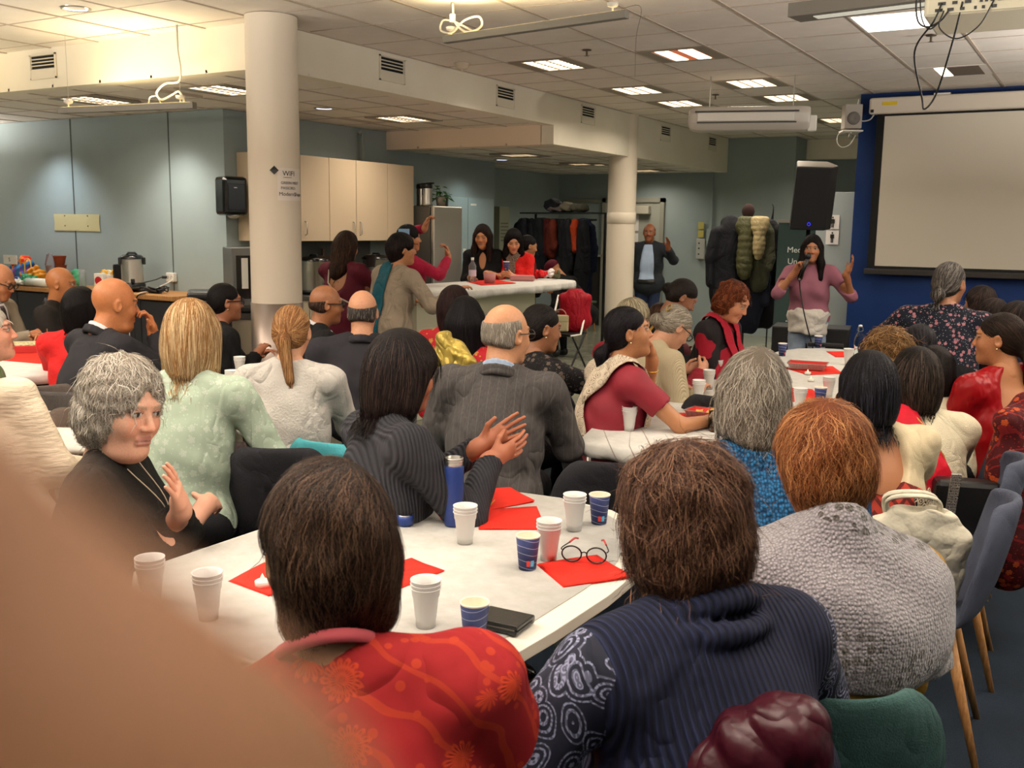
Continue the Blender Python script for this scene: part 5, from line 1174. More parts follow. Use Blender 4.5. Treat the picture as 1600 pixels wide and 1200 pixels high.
person('woman with black ponytail, dark red blouse and patterned beige shawl, chin on her hand', (-1.859, 4.129, 1.269), 4.5, -41.7, lean=14, hy=-14, hp=-8, w=.18, skin='#a4704c',
       hair=dict(style='pony', col='#0e0b0d', col2='#33303a', bz=-.05, len=.17, bx=-.02, hl=.35, frizz=.12, lift=.006), top_mat=M('crimson_blouse', '#7c0f22', .7, nz=.2), sleeve='short', neck='crew',
       arms=((-.06, .30, 1.02), (.20, .52, .78)), poles=((-.1, .5, -1), (.6, -.4, -.6)), palms=((0, -.7, .3), (-.8, 0, -.5)), curls=(40, 25), hand_dir=((.1, -.3, 1), None), bottom=trou_dk, extra=x23, seed=29)
person('woman with tied black hair in a black lace dress, hand on a black wallet', (-2.388, 4.339, 1.237), 4.95, -19.2, lean=10, hy=-18, hp=8, w=.19, bulk=1.1, skin='#8e5f42',
       hair=dict(style='pony', col='#0f0c0c', col2='#3a3230', bz=-.05, len=.16, hl=.35, frizz=.1), top_mat=pattern('black_lace', p_flowers('#0e0c0e', '#5c5048', 30, 6., '#4c463e', None), .8), neck='crew',
       arms=((-.06, .42, .80), (.30, .56, .80)), poles=((-.4, -.4, -1), (.8, -.2, -.6)), curls=(20, 12), palms=((0, 0, -1), (0, 0, -1)), bottom=blk_f, seed=30, extra=earring)
plaid_m = pattern('grey_plaid', p_plaid('#3e3b3a', '#7c7670', 9), .85)
person('balding man with grey fringe and glasses in a grey checked suit, seen from behind', (-2.081, 3.475, 1.305), 4.05, 18.9, lean=10, side=2, hy=-34, hp=4, w=.205, bulk=1.15, male=True, hs=1.05, skin='#c48d68',
       hair=dict(style='bald', col='#8c8377', col2='#d0c9bc', line=.055, hl=.8, frizz=.25, lift=.004), top_mat=plaid_m, arms=((-.16, .34, .72), (.15, .40, .81)), poles=((-.5, -.3, -1), (.55, -.1, -1)), hands=(1, 1), collar=plaid_m, collar2=shirt_b, glasses='#2a2420', bottom=suit_dk, seed=31, e=.022)
def x22(P):
    TR, L = P['TR'], P['L']; strip('shirt_panel', [TR.p((.03, .10, L-.01)), TR.p((.05, .15, L-.15)), TR.p((.05, .16, L-.35))], [.05, .07, .09], pattern('blue_grey_cotton', p_plain('#454c62', .3), .8), P['root'], P['g'], .006)
person('woman with a black bob in a dark grey ribbed cardigan, clapping her hands', (-1.860, 2.506, 1.276), 3.1, -27.5, lean=8, side=-2, hy=4, hp=10, w=.185, bulk=1.15, hs=1.02, skin='#a06448',
       hair=dict(style='bob', col='#0f0b0c', col2='#453630', len=.108, fringe=1, hl=.55, frizz=.07, vol=1.06, sleek=1, sl=.15), top_mat=pattern('charcoal_rib', p_rib('#2a2a2f', 28, .5, 'Y', .8), .9), neck='crew',
       arms=((.05, .36, .92), (.12, .36, .89)), poles=((-.5, -.3, -1), (.6, -.1, -1)), palms=((1, .1, .3), (-1, .2, .3)), curls=(8, 10), hand_dir=((.2, .85, .45), (-.1, .95, .25)), bottom=trou_dk, extra=x22, seed=32)
def x18(P):
    strip('gold_dupatta', [P['TR'].p((-.14, .06, P['L']-.12)), P['TR'].p((-.13, -.03, P['L']-.02)), P['TR'].p((-.08, -.12, P['L']-.14)), P['TR'].p((-.05, -.13, P['L']-.4))], [.08, .12, .16, .2], pattern('gold_tissue', p_plain('#b09a4c', .8, 40, .3), .35, Metallic=.4), P['root'], P['g'], .012, pleat=.006)
person('woman with long straight black hair and a red gold-flowered top, seated before the bar', (-2.757, 4.184, 1.263), 5.0, 17.3, lean=6, w=.18, hy=4, skin='#8e5f42', hair=dict(style='long', col='#0b090b', col2='#2e2a30', len=.24, hl=.3, sleek=1, frizz=.05), top_mat=pattern('red_gold', p_flowers('#a01420', '#b88a3c', 16, 7.), .6), arms=LAP, bottom=trou_dk, seed=33)
person('woman with dark brown hair hidden behind the long black hair, in red', (-3.311, 4.914, 1.261), 5.9, 3.9, lean=4, w=.18, skin='#8e5f42', hair=dict(style='bob', col='#1c0f10', col2='#4a3230', len=.13, hl=.4), top_mat=pattern('red_gold', None), arms=((-.2, .30, .9), (.15, .3, .7)), bottom=trou_dk, seed=34)
tq = (-2.565, 3.733, 1.069)
person('man with a bald crown and grey fringe hair in a wide charcoal jacket, back turned', (-3.555, 4.357, 1.257), 5.55, 33.2, lean=6, hy=-4, hp=2, w=.235, bulk=1.2, male=True, hs=1.05, skin='#c48d6c',
       hair=dict(style='bald', col='#3a3634', col2='#8b8680', line=.035, hl=.7, frizz=.15), top_mat=suit_dk, arms=LAP, collar=suit_dk, bottom=suit_dk, seed=35, e=.024)
def tie(P, col='#2a1c1c'):
    TR, L = P['TR'], P['L']; strip('tie', [TR.p((0, .07, L-.04)), TR.p((0, .11, L-.15)), TR.p((0, .13, L-.3))], [.04, .06, .08], M('tie'+col, col, .6), P['root'], P['g'], .010)
def shirtfront(P, mat=None):
    TR, L = P['TR'], P['L']; strip('shirt', [TR.p((0, .065, L-.02)), TR.p((0, .11, L-.14)), TR.p((0, .13, L-.34))], [.10, .10, .03], mat or shirt_w, P['root'], P['g'], .005)
person('bald man with black-rimmed glasses in a black suit and patterned tie, in profile', (-4.162, 4.759, 1.243), 6.2, -36.9, lean=4, hy=0, hp=4, w=.2, male=True, hs=1.02, skin='#8e5c3c', hair=dict(style='bald', col='#2a1c16', col2='#5c4a40', line=.02), top_mat=suit_bl, arms=LAP, collar=suit_bl, collar2=shirt_w, glasses='#0c0c0c', bottom=suit_bl, seed=36,
       extra=lambda P: (shirtfront(P), tie(P)))
person('woman with light brown hair in a ponytail and a pale grey sweatshirt, back turned', (-3.044, 3.250, 1.265), 4.35, 31.1, lean=8, hy=-4, hp=6, w=.18, bulk=1.05, skin='#c99474',
       hair=dict(style='pony', col='#6b4526', col2='#c09668', bz=-.005, len=.20, bx=.03, hl=.85, frizz=.05, lift=.003, vol=1.06), top_mat=pattern('grey_sweat', p_plain('#bdb9b3', .5, 120, .08), .9), arms=TAB, bottom=trou_dk, seed=37)
person('woman with tied black hair and glasses, dressed in black, profile before the column', (-4.709, 4.436, 1.246), 6.2, -29.3, lean=4, hy=0, hp=0, w=.18, bulk=1.1, skin='#8e5b40', hair=dict(style='bun', col='#0b0909', col2='#26201e', bz=-.05, hl=.3, frizz=.04), top_mat=pattern('fabric_black', None), neck='v', arms=((-.02, .26, .78), (.05, .24, .8)), glasses='#1c1412', bottom=trou_dk, seed=38, extra=earring)
person('woman with a straight blonde bob in a pale green embroidered blouse', (-2.870, 2.540, 1.324), 3.65, 30.4, lean=10, hy=-4, hp=4, w=.18, skin='#c89878', hs=1.02,
       hair=dict(style='bob', col='#8a6238', col2='#ecd4a8', len=.125, hl=.95, sleek=1, frizz=.06, vol=1.06, sl=.16, crown=(-.01, -.02, .125)), top_mat=pattern('mint_blouse', p_flowers('#a3b3a0', '#c3cfc0', 26, 5., '#bccab8'), .8), neck='crew', arms=((-.2, .35, .7), (.16, .30, .70)), poles=((-1, -.3, -1), (.9, -.3, -1)), bottom=trou_dk, seed=39)
def x4(P): pass
person('bald man in a dark suit resting his chin on his hand', (-4.517, 3.503, 1.316), 5.3, -7.7, lean=20, hy=-12, hp=8, w=.215, bulk=1.12, male=True, hs=1.17, skin='#a9693f', head=dict(nose=1.3, jowl=1), hair=dict(style='bald', col='#76523a', col2='#8a6a50', line=-.06, hl=.2, dens=.3), top_mat=suit_navy, collar=suit_navy, collar2=shirt_w,
       arms=((-.05, .46, .86), (.08, .42, 1.02)), poles=((-.6, -.2, -1), (.7, .2, -1)), palms=((.5, 0, -1), (-.3, -1, .3)), curls=(40, 55), hand_dir=(None, (-.1, -.15, 1)), bottom=suit_navy, seed=40, e=.022)
person('black-haired person in a bright red hooded top behind the dark-suited bald man', (-5.120, 3.718, 1.229), 5.8, 30.0, lean=6, hy=-20, w=.19, skin='#8e5f42', hair=dict(style='bob', col='#0d0a0a', len=.11, hl=.3), top_mat=pattern('bright_red', p_plain('#b81e1e', .4, 120), .8), arms=TAB, bottom=trou_dk, seed=41)
person('bald man with a goatee in a dark blazer, looking to the right', (-6.578, 4.627, 1.278), 7.3, -57.1, lean=0, hy=6, hp=4, w=.22, bulk=1.2, male=True, hs=1.06, skin='#9c6238', head=dict(beard=(.02, .014, .01), nose=1.1), hair=dict(style='bald', col='#3a2a20', line=-.06, dens=.2), top_mat=suit_br, collar=suit_br, collar2=M('shirt_slate', '#3a3c44', .8), arms=LAP, bottom=suit_br, seed=42, e=.02)
person('bald man in beige-grey suit and dark tie at the left edge, holding a cup', (-6.652, 4.234, 1.300), 7.0, -64.4, lean=8, hy=0, hp=22, w=.2, bulk=1.1, male=True, hs=1.05, skin='#a06a48', hair=dict(style='bald', col='#5a4a40', line=0), top_mat=suit_beige, collar=suit_beige, collar2=shirt_w, arms=((.02, .40, .80), (-.02, .36, .82)), palms=((.6, 0, -.6), (-.6, 0, -.6)), curls=(40, 40), glasses='#1c1412', bottom=suit_dk, seed=43, extra=lambda P: (shirtfront(P), tie(P, '#2c2620')))
def x46(P):
    MB().tube(smooth_path([P['TR'].p((-.06, .07, P['L']-.02)), P['TR'].p((-.04, .16, P['L']-.14)), P['TR'].p((.0, .18, P['L']-.26)), P['TR'].p((.03, .17, P['L']-.14)), P['TR'].p((.06, .07, P['L']-.02))]), .0018, 5).build('necklace', M('necklace', '#b8a890', .4, .5), P['root'])
person('elderly woman with curly grey hair, black cardigan, arms crossed, face towards the camera', (-2.374, 1.873, 1.217), 2.85, -52.5, lean=2, side=-2, hy=-36, hp=10, hr=-6, w=.19, bulk=1.25, hs=1.14, skin='#dca88e', head=dict(fat=1.12, jowl=1, nose=1.2, brow=(.35, .27, .2), lips=(.45, .18, .15)),
       hair=dict(style='curly', col='#948a7c', col2='#e8e2d8', vol=1.03, hl=.95, wave=.9, frizz=.35, lift=.012, dens=1.3, sl=.1), top_mat=pattern('black_cardigan', p_plain('#0f0d0b', .4, 160), .9), neck='crew', arms=((.15, .25, .83), (-.10, .27, .77)), poles=((-.9, -.1, -1), (.9, .1, -1)), palms=((0, -1, 0), (0, -.6, -.6)), curls=(10, 30), hand_dir=((.6, 0, .8), (-.95, .1, -.1)), sleeve='three', bottom=trou_dk, extra=x46, seed=44)
person('person in a crinkled beige sweater bending forward at the left edge', (-3.409, 1.975, 1.277), 3.45, 38.1, lean=14, side=-16, w=.2, bulk=1.25, skin='#c99474', hair=dict(style='short', col='#8a8070', col2='#c9bfa4'), top_mat=pattern('crinkle_beige', lambda t: (t.set('Base Color', c4('#dccbb4')), t.bump(t.noise(t.co(scale=(1, 1, 4)), 22, 3), .6, .010)), .8), arms=((-.2, .4, .7), (.25, .3, .7)), bottom=trou_dk, seed=45)
person('person at the left edge with a green and violet scarf, face turned to the right', (-4.252, 2.588, 1.245), 4.4, -38.2, lean=4, hp=-6, w=.19, bulk=1.1, hs=1.08, skin='#b98068', hair=dict(style='short', col='#b8b0a4', col2='#e0d8cc'), top_mat=pattern('green_violet', p_paisley('#4c6a3a', '#8a7090', 12), .8), collar=M('lime_scarf', '#7f9a3c', .8), arms=LAP, bottom=trou_dk, seed=46)

# --- bar and kitchen
def x10(P):
    TR, L, g = P['TR'], P['L'], P['g']; MB().tube([TR.p((-.10, -.06, L-.04)), TR.p((-.06, -.125, L-.16)), TR.p((.04, -.14, L-.27)), TR.p((.14, -.10, L-.32))], .007, 6).build('silver_trim', M('silver_trim', '#b8b0a4', .4, .4), P['root'])
mar = pattern('maroon_dress', p_plain('#4a0c1c', .3, 120), .7)
person('woman in a maroon dress with long brown hair, back turned, stirring a cup', (-5.461, 6.517, 1.554), 8.3, 1.9, sit=False, ht=.86, lean=0, hy=-6, hp=10, w=.18, bulk=1.1, skin='#a4704c', hair=dict(style='long', col='#1f1410', col2='#5a3e2a', len=.24, hl=.5, wave=.3), top_mat=mar, sleeve='elbow', neck='back', arms=((.08, .40, 1.08), (.16, .42, 1.14)), poles=((-.4, -.2, -1), (.8, 0, -1)), palms=((1, 0, 0), (-1, 0, 0)), curls=(50, 50), bottom=mar, skirt=True, extra=x10, seed=50)
t = empty('dark_cup', (-5.212, 6.497, 1.282), 0, 'dark drinking cup in the hand of the woman in maroon', 'cup')
MB().lathe([(0, 0), (.032, 0), (.042, .10), (.044, .10), (.040, .095), (.03, .01), (0, .01)], n=16).build('cup_body', M('cup_dark', '#2c2422', .5), t, True)
person('person in raspberry red raising both hands with a phone, behind the oatmeal cardigan', (-5.518, 7.436, 1.619), 9.1, -41.5, sit=False, ht=.86, lean=-4, w=.19, bulk=1.05, hp=0, skin='#a4704c', hair=dict(style='short', col='#120e0e', vol=1.04), top_mat=pattern('raspberry', p_plain('#8c1230', .4, 120), .8), neck='crew', arms=((-.10, .16, 1.60), (.08, .34, 1.34)), poles=((-1, -.8, -.3), (.8, 0, -1)), curls=(50, 50), hand_dir=((.1, .3, 1), (0, -.2, 1)), bottom=trou_dk, seed=51)
tag(MB().box((0, 0, 0), (.10, .010, .05), .4).build('phone', M('phone_blue', '#7da3cc', .4), None, bev=.004, loc=(-5.436, 7.240, 1.567)), 'light blue phone held up over the head of the woman in grey', 'phone')
def x12(P):
    TR, L, g = P['TR'], P['L'], P['g']; m = pattern('teal_dupatta', p_plain('#0b4654', .4, 80), .7)
    strip('teal_scarf', [TR.p((-.07, .14, L-.4)), TR.p((-.08, .10, L-.16)), TR.p((-.06, .0, L-.01)), TR.p((-.03, -.11, L-.10)), TR.p((.0, -.14, L-.35)), TR.p((.0, -.16, L-.6)), TR.p((-.01, -.18, L-.80))], [.09, .09, .10, .12, .13, .17, .20], m, P['root'], g, .012, pleat=.004)
person('short-haired woman in an oatmeal cardigan and long teal scarf, leaning on the bar', (-4.710, 6.256, 1.550), 7.7, -9.1, sit=False, ht=.84, lean=12, side=4, hy=-34, hp=0, w=.18, bulk=1.12, skin='#b47c58',
       hair=dict(style='short', col='#0f0b0c', col2='#3a2c2a', vol=1.08, extra=[lambda s, H: (s.cap((0, -.07, -.0), (0, -.06, -.07), .058, .045, .03, H))]), top_mat=pattern('oatmeal', p_plain('#8f8272', .6, 140, .1), .9), neck='crew', hem=(.84, .02), arms=((-.05, .26, 1.02), (.42, .34, 1.12)), poles=((-.6, -.2, -1), (.6, -.2, -1)), curls=(40, 30), bottom=M('grey_skirt', '#4c4c52', .8), skirt=True, extra=x12, seed=52)
person('woman with long dark brown hair in a black blouse, standing behind the bar', (-5.660, 8.884, 1.629), 10.4, 204.4, sit=False, ht=.86, lean=3, hy=-6, hp=12, w=.155, skin='#b07850', head=dict(closed=1, lips=(.35, .13, .1)), hair=dict(style='long', col='#1c1210', col2='#4c3226', len=.30, front=1, hl=.4, part=1), top_mat=pattern('fabric_black', None), neck='v', arms=((-.08, .32, 1.15), (.10, .28, 1.10)), poles=((-.25, -.3, -1), (.25, -.3, -1)), curls=(15, 30), hand_dir=((-.8, .3, 0), None), palms=((0, 0, -1), (0, 0, -1)), bottom=trou_dk, seed=53)
def x14(P):
    TR, L, g = P['TR'], P['L'], P['g']; m = pattern('beige_pattern_scarf', p_block('#8f7a68', '#3f2c2a', 40), .85)
    strip('scarf', [TR.p((-.05, -.06, L+.01)), TR.p((-.07, .02, L+.01)), TR.p((0, .12, L-.10)), TR.p((.03, .14, L-.3))], .07, m, P['root'], g, .014); strip('scarf', [TR.p((.05, -.06, L+.01)), TR.p((.07, .02, L+.01)), TR.p((.0, .12, L-.10)), TR.p((-.02, .14, L-.3))], .07, m, P['root'], g, .016)
person('woman in vivid red coat and beige patterned scarf looking down at a cup', (-5.344, 9.004, 1.581), 10.35, 200.6, sit=False, ht=.86, lean=4, hy=12, hp=24, w=.165, bulk=1.05, skin='#c08a66', head=dict(closed=1, lips=(.4, .1, .1)), hair=dict(style='long', col='#0f0b0c', col2='#2c2420', len=.28, front=1, hl=.3, part=1, sleek=1), top_mat=pattern('vivid_red', p_plain('#c81a16', .4, 120), .7), arms=((-.05, .30, 1.12), (.08, .30, 1.12)), palms=((1, 0, 0), (-1, 0, 0)), curls=(45, 45), bottom=trou_dk, extra=x14, seed=54)
person('woman in dark red lace with black hair in a bun, facing the coats', (-5.517, 9.656, 1.526), 11.0, -32.4, sit=False, ht=.86, lean=4, hy=-6, hp=12, w=.17, skin='#a4704c', hair=dict(style='bun', col='#0f0b0c', bz=.0, hl=.3), top_mat=pattern('dark_red_lace', p_flowers('#3c0a10', '#7c1c22', 26, 6.), .7), neck='crew', arms=((-.1, .25, .95), (.1, .25, .95)), bottom=trou_dk, seed=55)
person('person in black with a maroon beanie sitting by the coats, bent down', (-6.100, 11.129, 1.172), 12.6, 87.7, lean=38, hy=0, hp=46, w=.2, bulk=1.15, male=True, skin='#a4704c', hair=dict(style='hat', col='#4c0c1c', dens=0), top_mat=pattern('fabric_black', None), neck='crew', arms=((-.14, .46, .58), (.13, .44, .56)), curls=(15, 20), bottom=blk_f, seed=56)
def x17(P):
    TR, L = P['TR'], P['L']; strip('shirt', [TR.p((.0, .065, L-.02)), TR.p((.0, .13, L-.14)), TR.p((.0, .14, L-.34)), TR.p((0, .14, L-.5))], [.10, .16, .18, .18], shirt_b, P['root'], P['g'], .006)
    strip('belt', [TR.p((-.10, .14, .02)), TR.p((0, .16, .02)), TR.p((.10, .14, .02))], .035, M('belt', '#0d0c0c', .4), P['root'], P['g'], .012)
person('man with moustache, dark blazer and light blue shirt stretching out an arm, far doorway', (-5.245, 12.319, 1.687), 13.1, 194.9, sit=False, ht=.92, lean=0, hy=0, hp=0, w=.205, bulk=1.1, male=True, skin='#8e5638', head=dict(moustache=(.02, .013, .01)), hair=dict(style='bald', col='#1a1210', line=.05), top_mat=pattern('blazer_slate', p_plain('#262a31', .3, 200), .8), collar=pattern('blazer_slate', None), arms=((-.30, .40, 1.38), (.24, .02, .86)), poles=((-.6, -.2, -1), (1, -.6, -.2)), palms=((.6, 1, .2), (-1, 0, 0)), curls=(10, 30), hand_dir=((-.1, .7, .9), None), bottom=jeans, hem=(.90, .02), extra=x17, seed=57, e=.02)

# --- the photographer's hand: index finger held close in front of the lens
Rc = np.array([[*_R2], [*_U2], [*_F]]).T
hs_ = SDF(.0011)
def cw(x, y, d): return np.array([x, y, d])
o_ = np.array((0, 0, CAM_Z))
def wp(px_, py_, d): return o_+Rc @ np.array([(px_-800)/1562*d, -(py_-600)/1562*d, d])
tip, mid, kn = wp(-560, 720, .032), wp(120, 1440, .0345), wp(620, 2150, .050)
pk = wp(900, 2500, .085)
hs_.cap(tip, mid, .0088, .0098, .004); hs_.cap(mid, kn, .0098, .0112, .005); hs_.cap(kn, pk, .014, .018, .01)
dv = nrm(Rc @ np.array([-.75, -.6, .25]))
for i, (ox, ln) in enumerate(((.021, 1.), (.041, .92), (.058, .75))):
    b = kn+dv*ox+nrm(pk-kn)*.012; c = b+Rc @ np.array([-.008, -.020*ln, .022]); d = c+Rc @ np.array([0, -.024*ln, .004]); e_ = d+Rc @ np.array([.002, -.010*ln, -.014])
    hs_.cap(b, c, .0105, .0095, .005); hs_.cap(c, d, .0095, .0085, .003); hs_.cap(d, e_, .0085, .0075, .003); hs_.cap(b, pk+dv*(ox*.8), .013, .017, .012)
th = pk+Rc @ np.array([-.025, .02, -.01]); hs_.cap(pk, th, .017, .013, .01); hs_.cap(th, th+Rc @ np.array([-.03, -.006, .006]), .0125, .0105, .004); hs_.cap(th+Rc @ np.array([-.03, -.006, .006]), th+Rc @ np.array([-.05, -.012, .006]), .0105, .009, .004)
hs_.cap(pk+dv*.02, pk+dv*.03+Rc @ np.array([.0, -.09, .02]), .029, .030, .02)
V, Q = hs_.nets(); c = V.mean(0)
hr_ = empty('photographer_hand', tuple(c), 0, "photographer's hand with one fingertip blurred close in front of the lens", 'hand')
link('hand', mesh_np('hand', V-c, Q, M('finger_skin', '#5c391a', .7)), hr_)
V2 = SDF(.0008); nd = nrm(mid-tip); nc = tip-nd*.003+Rc @ np.array([0, .0, .0078]); V2.ell(nc, (.0062, .0075, .0016), R=np.stack([nrm(np.cross(nd, Rc[:, 2])), nd, Rc[:, 2]], 1)); V, Q = V2.nets(); link('fingernail', mesh_np('fingernail', V-c, Q, M('nail', '#d8a890', .35)), hr_)

# ================================================================ TABLES
TZ = .74
cloth_m = pattern('paper_cloth', lambda t: (t.set('Base Color', t.ramp(t.noise(t.co(), 22, 4, .6), [(.3, '#bfbdb6'), (.7, '#cfcdc8')])), t.bump(t.noise(t.co(), 60, 3), .25, .004)), .75)
lam = M('laminate_white', '#e6e2d6', .35)
def rounded(poly, it=2):
    for _ in range(it):
        q = []
        for i in range(len(poly)):
            a, b = poly[i], poly[(i+1) % len(poly)]; q += [(a[0]*.75+b[0]*.25, a[1]*.75+b[1]*.25), (a[0]*.25+b[0]*.75, a[1]*.25+b[1]*.75)]
        poly = q
    return poly
def inset(poly, d):
    cx = sum(p[0] for p in poly)/len(poly); cy = sum(p[1] for p in poly)/len(poly)
    return [(cx+(x-cx)*(1-d/max(math.hypot(x-cx, y-cy), .01)), cy+(y-cy)*(1-d/max(math.hypot(x-cx, y-cy), .01))) for x, y in poly]
def table(poly, lab, legs):
    t = empty('table', (0, 0, 0), 0, lab, 'table')
    MB().prism(poly, TZ-.03, TZ).build('tabletop', lam, t, bev=.002)
    for x, y in legs: MB().cyl((x, y, 0), (x, y, TZ-.03), .022, n=12).build('leg', steel, t, True)
    return t
def cloth(poly, z, drop, lab, amp=.012, seed=0):
    n0 = len(poly); P = []
    for i in range(n0):
        a, b = Vector(poly[i]), Vector(poly[(i+1) % n0]); k = max(1, int((b-a).length/.035)); P += [a.lerp(b, j/k) for j in range(k)]
    n = len(P); c = sum(P, Vector((0, 0)))/n; mb = MB(); rn = random.Random(seed)
    mb.v = [(p.x, p.y, z) for p in P]; mb.f = [tuple(range(n))]; mb.mi = [0]
    if drop:
        for r, dz in ((.010, .012), (.016, drop*.6), (.014, drop)):
            for i, p in enumerate(P):
                o = (p-c).normalized()*(r+amp*dz/drop*math.sin(i*.9+math.sin(i*.37)*2)); mb.v.append((p.x+o.x, p.y+o.y, z-dz-.006*math.sin(i*.23)*(dz > drop*.9)))
        for k in range(3): mb.f += [(k*n+i, (k+1)*n+i, (k+1)*n+(i+1) % n, k*n+(i+1) % n) for i in range(n)]
        mb.mi = [0]*len(mb.f)
    o = mb.build('tablecloth', cloth_m, None, True, solid=.001); tag(o, lab, 'tablecloth'); return o
T1 = rounded([(-1.02, 1.38), (-.97, 2.02), (-.99, 2.42), (-1.18, 2.78), (-1.60, 2.86), (-1.98, 2.70), (-2.06, 2.3), (-2.07, 1.38)], 1)
table(T1, 'white table with rounded end in the foreground, its bare edge showing at the right', [(-1.2, 1.6), (-1.9, 1.6), (-1.3, 2.5), (-1.8, 2.5)])
cloth([(x-(.055 if x > -1.3 else 0), y) for x, y in inset(T1, .012)], TZ+.002, 0, 'white paper tablecloth on the foreground table, short of its right edge')
T2 = rounded([(-1.12, 3.62), (-1.12, 7.3), (-1.45, 7.75), (-1.95, 7.7), (-2.08, 7.2), (-2.08, 3.66)], 1)
table(T2, 'long white table running away towards the speaking woman', [(-1.3, 3.9), (-1.9, 3.9), (-1.3, 5.6), (-1.9, 5.6), (-1.4, 7.3), (-1.9, 7.3)])
cloth(T2, TZ+.003, .055, 'white paper tablecloth hanging over the near corner of the long table', seed=2)
T3 = rounded([(-3.40, 2.15), (-3.40, 3.55), (-3.75, 4.2), (-4.35, 4.25), (-4.5, 3.9), (-4.5, 2.15)], 1)
table(T3, 'white table behind the woman with curly grey hair', [(-3.6, 2.3), (-4.3, 2.3), (-3.7, 3.6), (-4.3, 3.9)])
cloth(T3, TZ+.003, .03, 'white paper tablecloth on the table behind the woman with curly grey hair', seed=3)
T0 = [(-5.25, 3.35), (-5.2, 4.35), (-6.35, 4.45), (-6.4, 3.35)]
table(T0, 'table at the far left with a red box on it', [(-5.4, 3.5), (-5.4, 4.2), (-6.2, 3.5), (-6.2, 4.3)])
cloth(T0, TZ+.003, .05, 'white tablecloth on the far left table', seed=4)

# high bar
BZ = 1.08
bar_poly = rounded([(-4.76, 6.55), (-4.62, 7.6), (-4.60, 9.0), (-4.85, 9.42), (-5.45, 9.42), (-5.55, 6.55)], 2)
t = empty('bar_counter', (0, 0, 0), 0, 'high curved bar counter with pale olive front in the middle of the room', 'counter')
bp = [(-5.40, 6.7), (-4.90, 6.7), (-4.84, 7.5), (-4.86, 8.62), (-5.40, 8.62)]
MB().prism(bp, 0, BZ-.04).build('front_panel', M('bar_olive', '#cbc8b0', .5), t, bev=.004)
MB().prism(bar_poly, BZ-.04, BZ).build('counter_top', lam, t, bev=.003)
cloth(bar_poly, BZ+.003, .065, 'white cloth hanging over the rounded edge of the high bar', .02, 5)

# ================================================================ CHAIRS
def make_chair(col, legc, kind, mat_=None):
    sm = mat_ or pattern('chair_'+col[1:], p_plain(col, .35, 300, .1), .85); lm = wood_m if legc == 'wood' else M('chair_leg_dark', '#1c1c1e', .4, .5)
    root = empty(kind, (0, 0, 0))
    prof = [(.235, .452, .17), (.20, .447, .205), (.06, .438, .232), (-.10, .436, .238), (-.175, .462, .238), (-.212, .53, .236), (-.238, .63, .230), (-.26, .73, .215), (-.272, .80, .180), (-.276, .835, .12)]
    mb = MB(); nu = 9
    for i, (y, z, w) in enumerate(prof):
        for j in range(nu):
            u = -1+2*j/(nu-1); k = abs(u)**2.4; bk = min(1, max(0, (i-3)/2)); mb.v.append((u*w, y+k*.075*bk, z+k*(.035*(1-bk))-.012*bk*abs(u)**3))
    mb.f = [(i*nu+j, i*nu+j+1, (i+1)*nu+j+1, (i+1)*nu+j) for i in range(len(prof)-1) for j in range(nu-1)]; mb.mi = [0]*len(mb.f)
    mb.build('seat_shell', sm, root, True, solid=.03 if legc == 'wood' else .016, sub=1)
    MB().bb((-.13, -.12, .405), (.13, .13, .42)).build('seat_bracket', blk, root)
    for sx, sy in ((-1, -1), (1, -1), (-1, 1), (1, 1)): MB().cyl((sx*.12, sy*.11, .42), (sx*.20, sy*.205+(.0 if sy > 0 else -.02), 0), .019, .010, 12).build('leg', lm, root, True)
    return root
PROTO = {}
def chair(x, y, heading, col, lab, legc='wood', nm='shell_chair', group=None):
    k = (col, legc); p = PROTO.get(k)
    if p is None: p = PROTO[k] = make_chair(col, legc, nm); o = p
    else: o = copy_tree(p)
    o.location = (x, y, 0); o.rotation_euler = (0, 0, math.radians(heading)); o['label'] = lab; o['category'] = 'chair'
    if group: o['group'] = group
    return o
GRY, CHA, TEA, GRN = '#3d4250', '#1a1a1e', '#3f8a93', '#2f4438'
chair(-.45, 3.30, 96, GRY, 'empty grey upholstered chair with oak legs holding a cream tote bag, nearest at the right')
chair(-.47, 3.94, 96, GRY, 'second grey upholstered chair from the front at the right, behind the red dupatta woman')
chair(-.55, 4.52, 94, GRY, 'third grey upholstered chair in the row at the right')
chair(-.57, 4.98, 94, GRN, 'dark green chair fourth in the row at the right, beside the red velvet back')
chair(-1.52, 3.28, 28.1, CHA, 'empty charcoal chair pushed to the near end of the long table')
c5 = (-2.487, 2.634, 0.820); chair(c5[0]-.15, c5[1]+.15, 31.1, CHA, 'charcoal shell chair under the woman with the light brown ponytail')
c6 = (-2.803, 2.548, 0.820); chair(c6[0]-.1, c6[1]+.18, 32.4, '#4a3f3e', 'brown-grey shell chair under the woman with the blonde bob')
c7 = (-2.431, 2.832, 0.820); chair(c7[0]-.03, c7[1]+.16, 0.1, TEA, 'turquoise plastic chair left of the woman clapping her hands', 'plastic', 'plastic_chair')
chair(*(-1.569, 4.838, 0.988)[:2], -2.0, '#242427', 'black chair with its back beside the long table, in front of the bowed heads')
c8 = (-2.365, 4.686, 0.804); chair(c8[0], c8[1], -23.2, '#2c2e36', 'dark grey chair beside the woman in black lace')
c9 = (-4.286, 3.103, 0.955); chair(c9[0], c9[1], 23.9, '#3a3634', 'dark grey chair behind the bald man in the dark suit')
c9 = (-4.433, 3.013, 0.937); chair(c9[0]-.2, c9[1], 75.6, '#4c4440', 'brownish chair at the far left table')
c9 = (-3.814, 2.787, 0.912); chair(c9[0]-.1, c9[1]+.1, 43.6, '#453b34', 'dark chair with a pale rim next to the left white table', 'plastic', 'plastic_chair')
